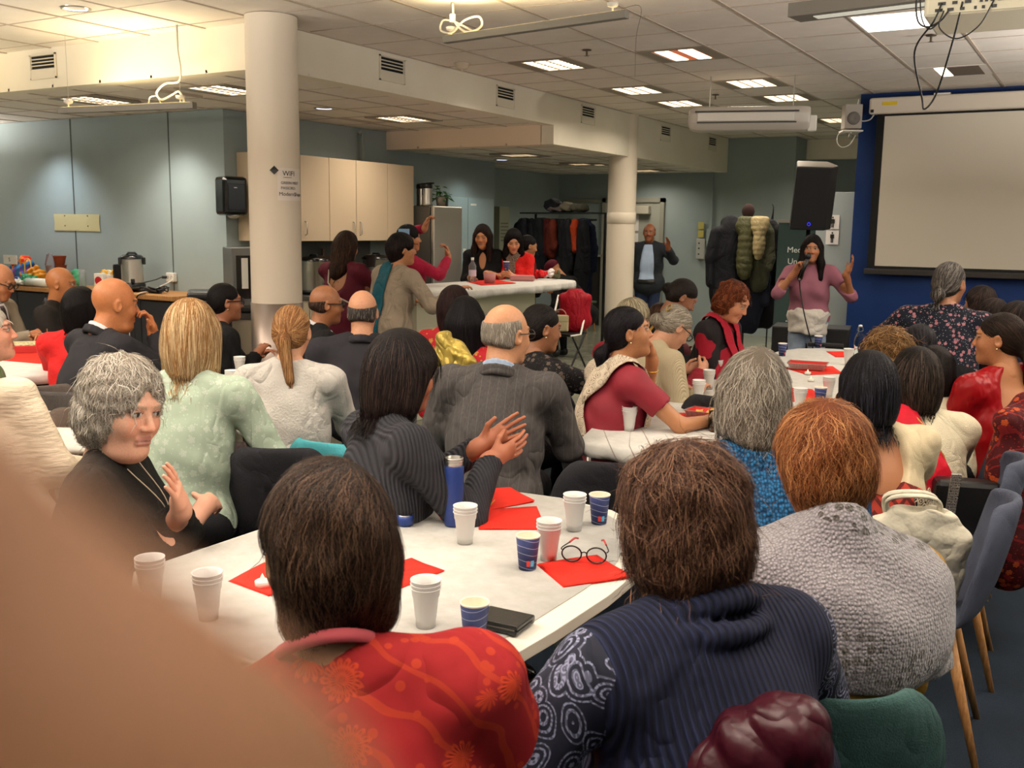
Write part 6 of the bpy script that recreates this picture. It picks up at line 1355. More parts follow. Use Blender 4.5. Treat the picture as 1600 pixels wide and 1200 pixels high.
c9 = (-0.381, 1.907, 0.735); chair(c9[0]-.08, c9[1]+.0, 35.3, '#2c4644', 'dark green plastic chair under the woman with the grey shawl', 'plastic', 'plastic_chair')
# stools and folding chair near the coats
def stool(x, y, lab):
    t = empty('stool', (x, y, 0), 0, lab, 'stool'); MB().lathe([(0, .45), (.16, .45), (.17, .465), (.16, .48), (0, .48)], n=24).build('seat', M('stool_green', '#4c5440', .5), t, True)
    for k in range(4): a = k*math.pi/2+.6; MB().cyl((.09*math.cos(a), .09*math.sin(a), .45), (.15*math.cos(a), .15*math.sin(a), 0), .013, n=8).build('leg', wood_m, t)
s = (-7.123, 14.289, 0.480); stool(s[0], s[1], 'small round stool with a green seat and wooden legs beside the coats'); stool((-6.164, 11.690, 0.586)[0]-.3, (-6.164, 11.690, 0.586)[1], 'round stool under the person in black bending down')
fc = (-5.292, 10.049, 0.440)
t = empty('folding_chair', (fc[0], fc[1], 0), math.radians(177.7), 'folding chair with black seat and white frame carrying a red jacket', 'chair')
MB().bb((-.2, -.2, .42), (.2, .2, .45)).build('seat', blk, t, bev=.01)
for sx in (-.2, .2):
    MB().tube([(sx, .18, .43), (sx, -.05, .43), (sx, -.22, .85)], .012, 8).build('back_tube', wht, t, True); MB().cyl((sx, -.15, .43), (sx, .22, 0), .012, n=8).build('leg', blk, t); MB().cyl((sx, .15, .43), (sx, -.22, 0), .012, n=8).build('leg', blk, t)
MB().bb((-.2, -.235, .68), (.2, -.215, .85)).build('backrest', blk, t, bev=.01)

# ================================================================ CUPS, BOTTLES, NAPKINS
cupb = pattern('cup_blue', lambda t: (lambda x: t.set('Base Color', t.mix(t.math('GREATER_THAN', t.math('SINE', t.math('MULTIPLY_ADD', x[2], 330., t.math('MULTIPLY', t.math('SINE', t.math('MULTIPLY', x[0], 60.)), 1.4))), .965), '#3a4577', '#b9c0dc')))(t.xyz(t.co())), .45)
cupw = M('cup_white', '#efedeb', .35); rimm = M('cup_rim', '#efe6d2', .5); drink = M('milky_drink', '#c9ad80', .4)
def cup_profile(r1, r2, h): return [(0, .004), (r1-.002, .004), (r1, 0), (r2, h), (r2+.002, h+.001), (r2-.002, h), (r1-.001, .008), (0, .008)]
def make_cup(kind):
    t = empty('paper_cup' if kind == 'b' else 'plastic_cup', (0, 0, 0))
    if kind == 'b':
        MB().lathe([(0, .004), (.022, .004), (.0225, 0), (.031, .086)], n=28).build('sleeve', cupb, t, True); MB().lathe([(.031, .086), (.033, .089), (.031, .091), (.029, .088), (.0235, .012), (0, .012)], n=28).build('rim', rimm, t, True)
        MB().lathe([(0, .062), (.027, .062)], n=24).build('drink', drink, t)
        mk = MB()
        for k, m_ in enumerate(('#c8342c', '#58a8d0')):
            a = -1.75+k*.42; q = MB()
            for z in (.012, .028): q.v += [((.0236+z*.1)*math.cos(a+d), (.0236+z*.1)*math.sin(a+d), z) for d in (0, .18, .36)]
            q.f = [(0, 1, 4, 3), (1, 2, 5, 4)]; q.mi = [0, 0]; q.build('printed_square', M('print'+m_, m_, .5), t, solid=.0004)
    else:
        MB().lathe([(0, .004), (.021, .004), (.0215, 0), (.0225, .02), (.0235, .021), (.029, .07), (.0305, .071), (.032, .088), (.0345, .089), (.0345, .091), (.031, .09), (.0285, .071), (.022, .02), (.0205, .006), (0, .006)], n=28).build('wall', cupw, t, True)
    return t
CP = {}
def cup(p, kind, lab, rz=0., s=1.):
    if kind not in CP: o = CP[kind] = make_cup(kind)
    else: o = copy_tree(CP[kind])
    o.location = p; o.rotation_euler = (0, 0, rz); o.scale = (s, s, s); o['label'] = lab; o['category'] = 'cup'; o['group'] = 'blue paper cups' if kind == 'b' else 'white plastic cups'
    return o
K = .7435
cup((-1.749, 2.403, 0.744), 'b', 'blue paper cup left of the thermos flask', .5); cup((-1.255, 2.641, 0.743), 'b', 'blue paper cup at the far edge beside the puffy brown hair', .5)
cup((-1.233, 2.171, 0.744), 'b', 'blue paper cup with a red and blue print, left of the eyeglasses', .6); cup((-1.095, 1.704, 0.744), 'b', 'blue paper cup beside the black wallet', -2)
cup((-1.988, 4.039, 0.743), 'b', 'blue paper cup alone on the near left corner of the long table', 0); cup((-1.842, 4.495, 0.743), 'b', 'blue paper cup behind the hand resting on the wallet', 0)
cup((-1.951, 7.049, 0.744), 'b', 'blue paper cup at the left far end of the long table', 1); cup((-1.870, 7.735, 0.744), 'b', 'blue paper cup in front of the speaking woman', 1)
cup((-1.219, 5.156, 0.744), 'b', 'blue paper cup beside two white cups, before the black bob', 1); cup((-6.767, 4.631, 0.744), 'b', 'blue paper cup on the far left table', 1); cup((-1.933, 4.984, 0.743), 'b', 'blue paper cup half hidden under the clasped ringed hands', 1)
for n_, (p, lab) in enumerate((((-1.486, 2.260, 0.744), 'stack of three white plastic cups in front of the thermos'), ((-1.285, 2.536, 0.744), 'white plastic cup left of the far right blue cup'), ((-1.221, 2.263, 0.744), 'white plastic cup right behind the printed blue cup'), ((-1.233, 1.719, 0.744), 'white plastic cup behind the red floral shoulder'),
              ((-1.667, 1.491, 0.744), 'white plastic cup veiled by the blurred fingertip'), ((-1.855, 1.490, 0.744), 'white plastic cup almost lost behind the fingertip'), ((-1.754, 3.972, 0.744), 'white plastic cup in the middle of the near end of the long table'), ((-1.779, 4.898, 0.743), 'pinkish white cup left of the glass bottle'),
              ((-1.866, 5.295, 0.743), 'white cup before the clasped hands'), ((-1.976, 5.747, 0.744), 'white cup beside the black chair back'), ((-1.369, 4.057, 0.744), 'white cup in front of the glass bottle'), ((-1.267, 4.944, 0.744), 'white cup left of the blue cup near the grey hair'), ((-1.242, 5.427, 0.744), 'pale cup behind the blue cup near the black bob'),
              ((-1.450, 6.842, 0.744), 'pinkish cup left of the far bottle'), ((-4.318, 4.160, 0.743), 'white cup between the blonde bob and the ponytail'), ((-3.948, 3.742, 0.744), 'white cup on the left table behind the green sleeve'), ((-6.010, 4.091, 1.005), 'white cup with a wooden stirrer in the hands of the man in beige'))):
    o = cup((p[0], p[1], K if n_ < 16 else K+.03), 'w', lab)
    if n_ == 0:
        for k in (1, 2): MB().lathe([(.0295, .07), (.032, .0885), (.0345, .089), (.0345, .091), (.031, .09), (.0285, .071)], (0, 0, .009*k), n=28).build('nested_cup', cupw, o, True)
    if n_ == 16: MB().bb((-.003, -.001, .02), (.003, .001, .14)).build('stirrer', wood_m, o)
napm = pattern('red_napkin', p_plain('#cf2a1e', .2, 300, .05), .8)
def napkin(pts, lab, z=.7425):
    a, b, c, d = [Vector(p) for p in pts]; mb = MB(); n = 8
    for k in range(3):
        for i in range(n+1):
            for j in range(n+1):
                u, v = i/n, j/n; p = a*(1-u)*(1-v)+b*u*(1-v)+c*u*v+d*(1-u)*v; e_ = .0006*k; lift = .006*max(0, u+v-1.6)*k+.0015*math.sin(u*7+v*3)*k*.4
                mb.v.append((p.x+e_*3, p.y+e_*3, z+.0012*k+max(0, lift)))
        o_ = k*(n+1)**2; mb.f += [(o_+i*(n+1)+j, o_+(i+1)*(n+1)+j, o_+(i+1)*(n+1)+j+1, o_+i*(n+1)+j+1) for i in range(n) for j in range(n)]
    mb.mi = [0]*len(mb.f); o = mb.build('napkin', napm, None, True, solid=.0006); tag(o, lab, 'napkin', 'red paper napkins'); return o
napkin(((-1.229, 2.211, 0.743), (-1.089, 2.099, 0.743), (-0.978, 2.253, 0.743), (-1.131, 2.362, 0.743)), 'red napkin with the eyeglasses lying on it')
napkin(((-1.520, 2.384, 0.743), (-1.357, 2.491, 0.743), (-1.495, 2.675, 0.743), (-1.641, 2.561, 0.743)), 'red napkin right of the cup stack')
napkin(((-1.793, 2.718, 0.743), (-1.617, 2.542, 0.743), (-1.532, 2.731, 0.743), (-1.694, 2.845, 0.743)), 'red napkin with a crisp on it')
napkin(((-1.439, 1.737, 0.743), (-1.404, 2.032, 0.743), (-1.529, 2.058, 0.743), (-1.576, 1.853, 0.743)), 'red napkin right of the dark-haired head in front'); napkin(((-1.810, 1.684, 0.743), (-1.651, 1.663, 0.743), (-1.701, 1.827, 0.743), (-1.835, 1.828, 0.743)), 'red napkin left of the dark-haired head in front'); napkin(((-1.733, 2.466, 0.743), (-1.669, 2.409, 0.743), (-1.644, 2.458, 0.743), (-1.758, 2.572, 0.743)), 'red napkin corner under the phone')
napkin(((-1.750, 4.488, 0.745), (-1.577, 4.154, 0.745), (-1.381, 4.308, 0.745), (-1.499, 4.665, 0.745)), 'red napkin under the glass bottle on the long table'); napkin(((-1.776, 6.433, 0.745), (-1.546, 6.180, 0.745), (-1.381, 6.369, 0.745), (-1.521, 6.698, 0.745)), 'red napkin under the second foil tray')
napkin(((-1.498, 5.604, 0.745), (-1.367, 5.133, 0.745), (-1.221, 5.284, 0.745), (-1.383, 5.631, 0.745)), 'red napkin right of the grey hair'); napkin(((-1.757, 7.506, 0.745), (-1.616, 7.199, 0.745), (-1.503, 7.285, 0.745), (-1.619, 7.612, 0.745)), 'red napkin near the far bottle')
glassm = M('clear_glass', '#f4f8f6', .02, trans=1., ior=1.12); waterm = M('water', '#f2f6f6', .02, trans=1., ior=1.12)
def bottle(p, lab, h=.26, fill=.5):
    t = empty('glass_bottle', p, 0, lab, 'bottle')
    MB().lathe([(0, .003), (.034, .003), (.036, .008), (.036, h*.55), (.030, h*.68), (.014, h*.80), (.013, h*.92), (.016, h*.93), (.016, h*.96), (.013, h*.96), (.011, h*.92), (.012, h*.8), (.028, h*.67), (.034, h*.54), (.034, .010), (0, .008)], n=28).build('glass', glassm, t, True)
    MB().lathe([(0, .009), (.0335, .010), (.0335, h*fill*.6), (0, h*fill*.6)], n=24).build('water', waterm, t, True)
    MB().tube([(-.016, 0, h*.93), (-.02, 0, h*.85), (0, -.017, h*.82), (.02, 0, h*.85), (.016, 0, h*.93)], .0012, 5).build('wire_clip', steel, t)
    MB().lathe([(0, h*.95), (.013, h*.95), (.014, h*.99), (.008, h*1.01), (0, h*1.01)], n=16).build('stopper', wht, t, True)
bottle((-1.429, 4.180, 0.744), 'clear swing-top glass bottle beside the blue honeycomb sweater', .21, .7); bottle((-1.451, 7.165, 0.744), 'clear swing-top bottle at the far end of the long table before the blue wall', .24, .5)
p = (-1.608, 2.384, 0.744)
t = empty('thermos_flask', p, 0, 'tall navy blue thermos flask with open steel neck', 'flask')
MB().lathe([(0, 0), (.0275, 0), (.029, .004), (.029, .178), (.027, .182)], n=32).build('body', M('thermos_navy', '#1c2e66', .35, .2), t, True)
MB().lathe([(.027, .182), (.0265, .192), (.0275, .193), (.0275, .196), (.0265, .197), (.0265, .2), (.0275, .201), (.0275, .204), (.0235, .206), (.0225, .15), (0, .15)], n=32).build('neck', steel, t, True)
p = (-1.729, 2.305, 0.744); t = empty('flask_lid', p, 0, 'navy lid of the thermos lying upside down', 'lid'); MB().lathe([(0, 0), (.023, 0), (.025, .004), (.025, .030), (.022, .031), (.021, .008), (0, .008)], n=28).build('cap', M('thermos_navy'), t, True); MB().lathe([(.018, .03), (.0225, .033), (.0225, .028)], n=28).build('ring', steel, t, True)
def slab(nm, p, d, rz, m_, lab, cat, bev=.003): o = MB().bb((-d[0]/2, -d[1]/2, 0), (d[0]/2, d[1]/2, d[2])).build(nm, m_, None, bev=bev, loc=p, rz=rz); tag(o, lab, cat); return o
slab('phone', (-1.749, 2.509, 0.744), (.075, .15, .009), 1.9, blk_sh, 'black phone lying beside the thermos on the near table', 'phone')
p = (-1.090, 1.811, 0.744); t = empty('wallet', p, math.radians(3.2), 'folded black leather wallet on the foreground table', 'wallet')
lea = M('black_leather', '#0f0f0d', .35, bump=.2, bscale=300)
MB().bb((-.055, -.04, 0), (.055, .04, .010)).build('lower_cover', lea, t, bev=.003); MB().bb((-.055, -.038, .012), (.057, .042, .022)).build('upper_cover', lea, t, bev=.003); MB().cyl((-.055, .041, .011), (.055, .041, .011), .0105, n=12).build('spine', lea, t, True); MB().bb((-.05, -.037, .010), (.05, .03, .012)).build('paper_edge', M('grey_paper', '#6f6a60', .8), t)
slab('wallet', (-1.896, 4.494, 0.744), (.19, .09, .022), math.radians(19.0), lea, 'black wallet under the hand of the woman in black lace', 'wallet', .006)
slab('remote_case', (-1.830, 7.807, 0.744), (.26, .06, .03), math.radians(11.4), blk, 'long black case lying near the far end of the long table', 'case', .006)
p = (-1.629, 2.606, 0.746); mb = MB(); n = 9
for i in range(n):
    for j in range(n):
        u, v = -1+2*i/(n-1), -1+2*j/(n-1); a = u*math.sqrt(1-v*v/2); b = v*math.sqrt(1-u*u/2); mb.v.append((a*.024, b*.017, .006+.010*a*a-.006*b*b+.002*math.sin(9*a)))
mb.f = [(i*n+j, (i+1)*n+j, (i+1)*n+j+1, i*n+j+1) for i in range(n-1) for j in range(n-1)]; mb.mi = [0]*len(mb.f)
tag(mb.build('crisp', pattern('crisp', p_plain('#d9ac58', .3, 200, .2), .6), None, True, solid=.0015, loc=(p[0], p[1], p[2]+.004), rz=.3), 'single curved yellow crisp on a red napkin', 'snack')
# eyeglasses
p = (-1.124, 2.280, 0.746); t = empty('eyeglasses', p, math.radians(198.6), 'black-rimmed eyeglasses with red temple tips on the red napkin', 'glasses')
gb = M('rim_black', '#120f10', .25); gr = M('temple_red', '#a52a2a', .3)
for q in (-1, 1):
    MB().tube([(q*.033+.026*math.cos(a), 0, .024+.021*math.sin(a)) for a in [i*math.pi/12 for i in range(24)]], .0022, 6, True).build('rim', gb, t, True)
    MB().lathe([(0, -.0005), (.0255, -.0005), (.0255, .0005), (0, .0005)], n=24, sy=.8).build('lens', M('lens_clear', '#f6f6f6', .02, trans=1., ior=1.01), t, loc=(q*.033, 0, .024)).rotation_euler = (math.pi/2, 0, 0)
    MB().tube(smooth_path([(q*.060, 0, .034), (q*.062, -.02, .033), (q*.05, -.07, .032)]), .0018, 6).build('temple', gb, t, True); MB().tube(smooth_path([(q*.05, -.07, .032), (q*.040, -.10, .035), (q*.033, -.115, .030)]), .0028, 6).build('temple_tip', gr, t, True)
MB().tube([(-.008, 0, .028), (0, 0, .031), (.008, 0, .028)], .0018, 6).build('bridge', gb, t, True)
wax = M('wax_white', '#ece8de', .5)
def tealight(p, lab):
    t = empty('led_candle', p, 0, lab, 'candle'); MB().lathe([(0, 0), (.018, 0), (.019, .014), (.016, .016), (0, .015)], n=20).build('base', wax, t, True); MB().lathe([(0, .015), (.005, .016), (.0055, .022), (.0, .034)], n=12).build('flame', M('flame_tip', '#fff6e0', .3, emit='#ffe8c0', estr=.6), t, True)
tealight((-1.709, 1.701, 0.745), 'small white tealight at the left edge of the dark-haired head in front'); tealight((-1.552, 4.230, 0.747), 'small white tealight on the red napkin near the glass bottle'); tealight((-1.550, 6.194, 0.747), 'small white tealight in front of the second foil tray'); tealight((-1.461, 5.923, 0.745), 'small white tealight just below the other one on the long table')
def tray(p, rz, lab, s=1.):
    t = empty('foil_tray', p, rz, lab, 'tray'); t.scale = (s, s, s)
    MB().add([(-.10, -.06, 0), (.10, -.06, 0), (.10, .06, 0), (-.10, .06, 0), (-.125, -.08, .04), (.125, -.08, .04), (.125, .08, .04), (-.125, .08, .04)], [(0, 3, 2, 1), (0, 1, 5, 4), (1, 2, 6, 5), (2, 3, 7, 6), (3, 0, 4, 7)]).build('outer', M('tray_red', '#c4281e', .35), t, solid=.002)
    r = MB(); 
    for k in range(26): x = -.115+.23*k/25; r.bb((x-.002, -.083, .004), (x+.002, -.079, .04)).bb((x-.002, .079, .004), (x+.002, .083, .04))
    r.bb((-.132, -.088, .040), (.132, -.08, .043)).bb((-.132, .08, .040), (.132, .088, .043)).bb((-.132, -.08, .040), (-.124, .08, .043)).bb((.124, -.08, .040), (.132, .08, .043)).build('foil_rim', M('foil', '#c9c6c0', .3, .9), t, kind='stuff')
    return t
t = tray((-1.564, 4.465, 0.747), math.radians(-2.2), 'red foil tray with yellow crisps behind the glass bottle', .8)
rn = random.Random(9)
for k in range(14): o = MB().add([(-.02, -.012, .004), (0, -.016, 0), (.02, -.01, .005), (.022, .01, .008), (0, .014, .002), (-.02, .012, .006)], [(0, 1, 4, 5), (1, 2, 3, 4)]).build('crisp', pattern('crisp', None), t, solid=.001); o.location = (rn.uniform(-.07, .07), rn.uniform(-.04, .04), .02+rn.random()*.02); o.rotation_euler = (rn.uniform(-.5, .5), rn.uniform(-.5, .5), rn.uniform(0, 3))
tray((-1.618, 6.459, 0.747), math.radians(8.2), 'second red foil tray farther back on the long table', .95)
p = (-6.230, 4.157, 0.744)
t = empty('red_box', p, math.radians(52.0), 'flat red box with a yellow speckled top on the far left table', 'box'); MB().bb((-.22, -.13, 0), (.22, .13, .05)).build('body', M('box_red', '#a82a28', .5), t, bev=.004); MB().bb((-.21, -.12, .05), (.21, .12, .054)).build('top_print', pattern('speckle', lambda t: t.set('Base Color', t.ramp(t.noise(t.co(), 60, 2), [(.4, '#d8d2b8'), (.6, '#9a8a3a')])), .6), t)
tag(MB().prism([((-5.985, 4.001, 0.744)[0]-.3, (-5.711, 3.815, 0.744)[1]-.14), ((-5.985, 4.001, 0.744)[0]+.35, (-5.711, 3.815, 0.744)[1]-.04), ((-5.985, 4.001, 0.744)[0]+.2, (-5.985, 4.001, 0.744)[1]+.16), ((-5.985, 4.001, 0.744)[0]-.3, (-5.985, 4.001, 0.744)[1]+.1)], .7436, .7446).build('napkin', napm), 'red napkin or runner before the flat red box', 'napkin')

# ---------------------------------------------------------------- on the bar
p = (-5.341, 8.219, 1.084); t = empty('water_bottle', p, 0, 'clear plastic bottle with pale label and white cap on the bar', 'bottle')
MB().lathe([(0, 0), (.036, 0), (.037, .02), (.037, .16), (.014, .20), (.013, .22)], n=24).build('bottle_wall', M('plastic_clear', '#e8e4ec', .1, trans=.85, ior=1.1), t, True); MB().lathe([(.0375, .06), (.0375, .12)], n=24).build('label_band', M('label_pale', '#c9bccb', .5), t, True); MB().cyl((0, 0, .215), (0, 0, .24), .015, n=16).build('cap', wht, t)
p = (-5.100, 8.152, 1.084); t = empty('candle_glass', p, 0, 'frosted pink glass candle holder on the bar', 'candle'); MB().lathe([(0, 0), (.045, 0), (.055, .03), (.06, .10), (.056, .10), (.05, .03), (.04, .01), (0, .01)], n=24).build('glass', M('pink_glass', '#d89a98', .3, trans=.4, ior=1.2), t, True); MB().lathe([(0, .01), (.045, .012), (.052, .06), (0, .06)], n=20).build('wax', M('pink_wax', '#d49a94', .5), t, True)
p = (-5.107, 8.785, 1.084); t = empty('pink_box', p, math.radians(32.2), 'rounded pink box on the bar', 'box'); MB().bb((-.125, -.06, 0), (.125, .06, .058)).build('body', M('pink_case', '#b97a78', .5), t, bev=.018); MB().bb((-.126, -.061, .042), (.126, .061, .045)).build('lid_seam', M('pink_dark', '#8a5654', .5), t, bev=.001)
cup((-5.879, 9.474, 1.084), 'b', 'blue paper cup behind the pink candle glass on the bar'); cup((-5.063, 8.395, 1.200), 'b', 'blue paper cup held by the woman in the vivid red coat')
b0 = [(-5.439, 8.254, 1.085), (-4.978, 7.812, 1.085), (-4.908, 8.320, 1.085), (-5.418, 8.783, 1.085)]; napkin(b0, 'red napkin runner on the bar under the candle glass', 1.0845)
for px_, m_, lab in (((-5.158, 9.261, 1.084), '#c81820', 'crumpled red tissue flower on the bar'), ((-5.164, 9.441, 1.084), '#e8dede', 'crumpled white tissue flower on the bar')):
    s = SDF(.007); rn = random.Random(len(lab))
    for k in range(9): s.ell((rn.uniform(-.05, .05), rn.uniform(-.03, .03), .02+rn.random()*.05), rn.uniform(.022, .038), .006)
    s.disp = wob(.008, 90, 2); V, Q = s.nets(); V[:, 2] -= V[:, 2].min()
    o = link('tissue_flower', mesh_np('tissue_flower', V, Q, M('tissue'+m_, m_, .8))); o.location = px_; tag(o, lab, 'flower')
s = SDF(.006); s.ell((0, 0, .03), (.04, .03, .03), .01).ell((.02, 0, .07), (.02, .02, .03), .01); V, Q = s.nets(); o = link('small_pouch', mesh_np('small_pouch', V, Q, M('pouch', '#4c4a30', .7))); o.location = (-5.035, 9.389, 1.084); tag(o, 'small olive pouch at the right end of the bar', 'pouch')
# handbag and red jacket on the folding chair
p = (-5.867, 10.999, 0.460); t = empty('handbag', (fc[0]-.02, fc[1]-.05, .455), math.radians(28.0), 'small cream handbag on the folding chair', 'bag'); MB().bb((-.10, -.05, 0), (.10, .05, .19)).build('body', M('bag_cream', '#c9bd94', .5), t, bev=.02); MB().bb((-.10, -.054, .12), (.10, -.045, .19)).build('flap', M('bag_cream'), t, bev=.004); MB().tube([(.07*math.cos(a), 0, .185+.07*math.sin(a)) for a in [i*math.pi/8 for i in range(9)]], .006, 6).build('handle', M('bag_pink', '#b88a84', .5), t, True)

p = (-2.659, 3.902, 1.012); blob_ = SDF(.009); [blob_.ell(c_, r_, .02) for c_, r_ in (((0, 0, 0), (.09, .05, .10)), ((.05, 0, -.05), (.10, .05, .07)), ((-.03, 0, .05), (.04, .03, .06)))]; blob_.disp = wob(.014, 34, 1.); V, Q = blob_.nets(); o = link('gold_scarf', mesh_np('gold_scarf', V, Q, pattern('gold_tissue', p_plain('#b09a4c', .8, 40, .3), .35, Metallic=.4))); o.location = p; tag(o, 'crumpled gold scarf beside the red gold-flowered shoulder', 'scarf')

# ================================================================ COATS
def coat(p, rz, h, w, mat_, lab, sleeves=True, quilt=0, hood=False, seed=0, d=.09, flare=1.1, hd=.013):
    """p: the collar (hanging point)"""
    s = SDF(hd); s.cap((-w*.5, 0, -.06), (w*.5, 0, -.06), .05, k=.05); s.ell((0, 0, -h*.35), (w*.62, d, h*.38), .06); s.ell((0, .0, -h*.72), (w*.60*flare, d*1.1, h*.30), .07)
    s.cap((-.05, 0, 0), (.05, 0, 0), .045, k=.03); s.plane((0, 0, -h), (0, 0, -1), .01)
    if sleeves:
        for q in (-1, 1): s.cap((q*w*.55, 0, -.09), (q*(w*.72), .03, -.35), .055, .05, .03); s.cap((q*w*.72, .03, -.35), (q*w*.70, .05, -.62*min(1, h)), .05, .042, .03)
    if hood: s.ell((0, -.04, .02), (.11, .07, .09), .03)
    if quilt: s.disp = lambda X, Y, Z: -.007*np.abs(np.sin(Z*quilt))+.004*np.sin(9*X+seed)
    else: s.disp = lambda X, Y, Z: .009*np.sin(28*X+seed+3*np.sin(4*Z))*np.clip(-Z*1.6, 0, 1)+.004*np.sin(13*Z+seed)
    V, Q = s.nets(); o = link('coat', mesh_np('coat', V, Q, mat_)); o.location = p; o.rotation_euler = (0, 0, rz); tag(o, lab, 'coat')
    return o
def cm(n, c, r=.8, **k): return pattern('coat_'+n, p_plain(c, .4, 90, .12), r, **k)
# stand at the right
cs = (-3.445, 10.795, 1.677); rzc = math.radians(197.4)
t = empty('coat_stand', (cs[0], cs[1], 0), 0, 'coat stand hidden under jackets against the grey wall', 'coat stand')
MB().cyl((0, 0, 0), (0, 0, 1.80), .018, n=12).build('pole', blk, t, True); MB().lathe([(0, 0), (.2, 0), (.2, .02), (0, .03)], n=24).build('foot', blk, t)
for k in range(6): a = k*math.pi/3; MB().tube([(0, 0, 1.66), (.07*math.cos(a), .07*math.sin(a), 1.68), (.1*math.cos(a), .1*math.sin(a), 1.76)], .01, 6).build('hook', wht, t, True)
coat((-3.552, 10.555, 1.674), rzc+.25, 1.02, .30, cm('parka', '#17181d'), 'black hooded parka at the left of the coat stand', hood=True, seed=1); coat((-3.361, 10.500, 1.722), rzc, .62, .13, cm('olive', '#4c4c33', .5), 'olive quilted down vest in the middle of the coat stand', False, 42, seed=2)
coat((-3.237, 10.624, 1.678), rzc-.2, .72, .16, cm('olive2', '#3a3b2b', .6), 'olive green jacket right of the quilted vest', True, 0, seed=3); coat((-3.208, 10.473, 1.723), rzc-.35, .40, .07, cm('cream', '#a3946e', .6), 'cream quilted lining hanging out of the olive jacket', False, 60, seed=4, d=.06)
coat((-3.255, 10.911, 1.694), rzc-.4, 1.15, .26, cm('blackcoat', '#0d0d10'), 'long black coat at the right of the coat stand', seed=5); coat((-3.369, 10.681, 1.452), rzc, .95, .26, cm('navycoat', '#10131f'), 'dark navy coat under the other jackets', seed=6)
s = SDF(.01); s.ell((0, 0, 0), (.07, .06, .08), .02); V, Q = s.nets(); o = link('beanie', mesh_np('beanie', V, Q, M('beanie_brown', '#2a1512', .9))); o.location = (cs[0], cs[1], 1.83); tag(o, 'dark brown beanie on top of the coat stand', 'hat')
# rail at the far left
r0, r1 = Vector((-7.252, 12.445, 1.811)), Vector((-5.927, 12.051, 1.794)); rd = (r1-r0); rz = math.atan2(rd.y, rd.x); RL = rd.length
t = empty('coat_rail', r0, rz, 'dark coat rail with hat shelf in the far corner', 'coat rail')
MB().bb((0, -.05, 0), (RL, .28, .02)).build('hat_shelf', blk, t); MB().cyl((0, .05, -.08), (RL, .05, -.08), .014, n=8).build('rail_tube', blk, t)
for x in (.02, RL-.02): MB().cyl((x, .25, -r0.z), (x, .25, 0), .018, n=8).build('post', blk, t)
specs = [(.05, .95, '#0b0b0e', 'far left black coat on the long rail'), (.13, .9, '#14141a', 'second coat from the left on the rail, black'), (.21, 1.0, '#0e0f13', 'third coat from the left on the rail, black'), (.29, .7, '#2a2d34', 'slate grey puffer jacket on the rail'), (.36, 1.05, '#101116', 'black coat right of the slate puffer'), (.43, .5, '#3c0c0a', 'dark red jacket high on the rail'),
         (.50, 1.0, '#17181c', 'charcoal coat behind the beanie'), (.57, .5, '#4a1608', 'rust orange jacket on the rail'), (.63, 1.02, '#15151a', 'dark coat left of the beige one'), (.70, 1.15, '#4e4536', 'beige fur-lined parka on the rail'), (.77, 1.0, '#0f1014', 'black coat between the beige parka and the orange lining'), (.82, .38, '#8a2c0c', 'bright orange jacket at the right of the rail'), (.89, 1.2, '#131b30', 'navy quilted puffer coat at the right end of the rail'), (.97, 1.0, '#0c0d12', 'black coat at the very end of the rail')]
for i, (u, h, c, lab) in enumerate(specs):
    q = r0+rd*u; n_ = Vector((-rd.y, rd.x, 0)).normalized(); q = q-n_*(.02+.07*((i*5) % 3)) ; coat((q.x, q.y, q.z-.10), rz+(-.9 if i % 3 else .7)*(.4+.2*(i % 4)), h, (.20, .15, .23)[i % 3], cm('r%d' % i, c), lab, seed=i, quilt=34 if i in (3, 12) else 0, d=.085, hd=.016)
for i, (u, sz, c, lab) in enumerate(((.42, (.14, .10, .09), '#12131c', 'dark navy cap and scarf pile on the hat shelf'), (.62, (.10, .10, .07), '#6e6858', 'grey fur hood on the hat shelf'), (.78, (.13, .1, .055), '#4c4a3c', 'folded olive scarf on the hat shelf'), (.5, (.18, .1, .035), '#5c5250', 'folded taupe cloth on the hat shelf'))):
    s = SDF(.012); s.ell((0, 0, 0), sz, .02); s.ell((.05, 0, -.01), (sz[0]*.7, sz[1], sz[2]*.8), .03); s.disp = wob(.01, 40, i); V, Q = s.nets(); o = link('hat_pile', mesh_np('hat_pile', V, Q, M('pile'+c, c, .9))); q = r0+rd*u; o.location = (q.x-.0, q.y+.05, q.z+.02-V[:, 2].min()); tag(o, lab, 'clothes')
# red jacket over the folding chair, maroon puffer, hanging shawl
coat((fc[0]+.08, fc[1]+.12, .90), math.radians(28.1), .46, .28, cm('redj', '#9a1424', .5), 'crimson jacket draped over the folding chair', False, 0, seed=7, flare=1.2)
p = (-0.358, 1.331, 0.920); s = SDF(.006)
s.cap((-.15, -.02, -.14), (-.02, 0, -.03), .05, .05, .03); s.cap((-.02, 0, -.03), (.03, 0, .0), .05, .045, .03); s.cap((.03, 0, .0), (.045, .01, -.2), .05, .05, .03); s.ell((-.04, 0, -.2), (.12, .05, .15), .04)
s.disp = lambda X, Y, Z: -.007*np.abs(np.sin(X*34+Z*40))+.002*np.sin(40*Y); V, Q = s.nets(); o = link('puffer_jacket', mesh_np('puffer_jacket', V, Q, pattern('maroon_puffer', p_plain('#2a0811', .3, 60, .1), .35))); o.location = p; o.rotation_euler = (0, 0, math.radians(16.7)); tag(o, 'shiny maroon quilted puffer jacket over a chair at the bottom edge', 'jacket')
p = (-0.265, 4.323, 1.019); o = coat((p[0]+.05, p[1], .98), math.radians(63.8), .74, .34, pattern('red_orange_print', p_flowers('#3c0a0c', '#a8481c', 26, 7., '#7a1a1c', 9.), .8), 'dark red and orange patterned shawl hanging over a chair at the right edge', False, 0, seed=8, d=.11)
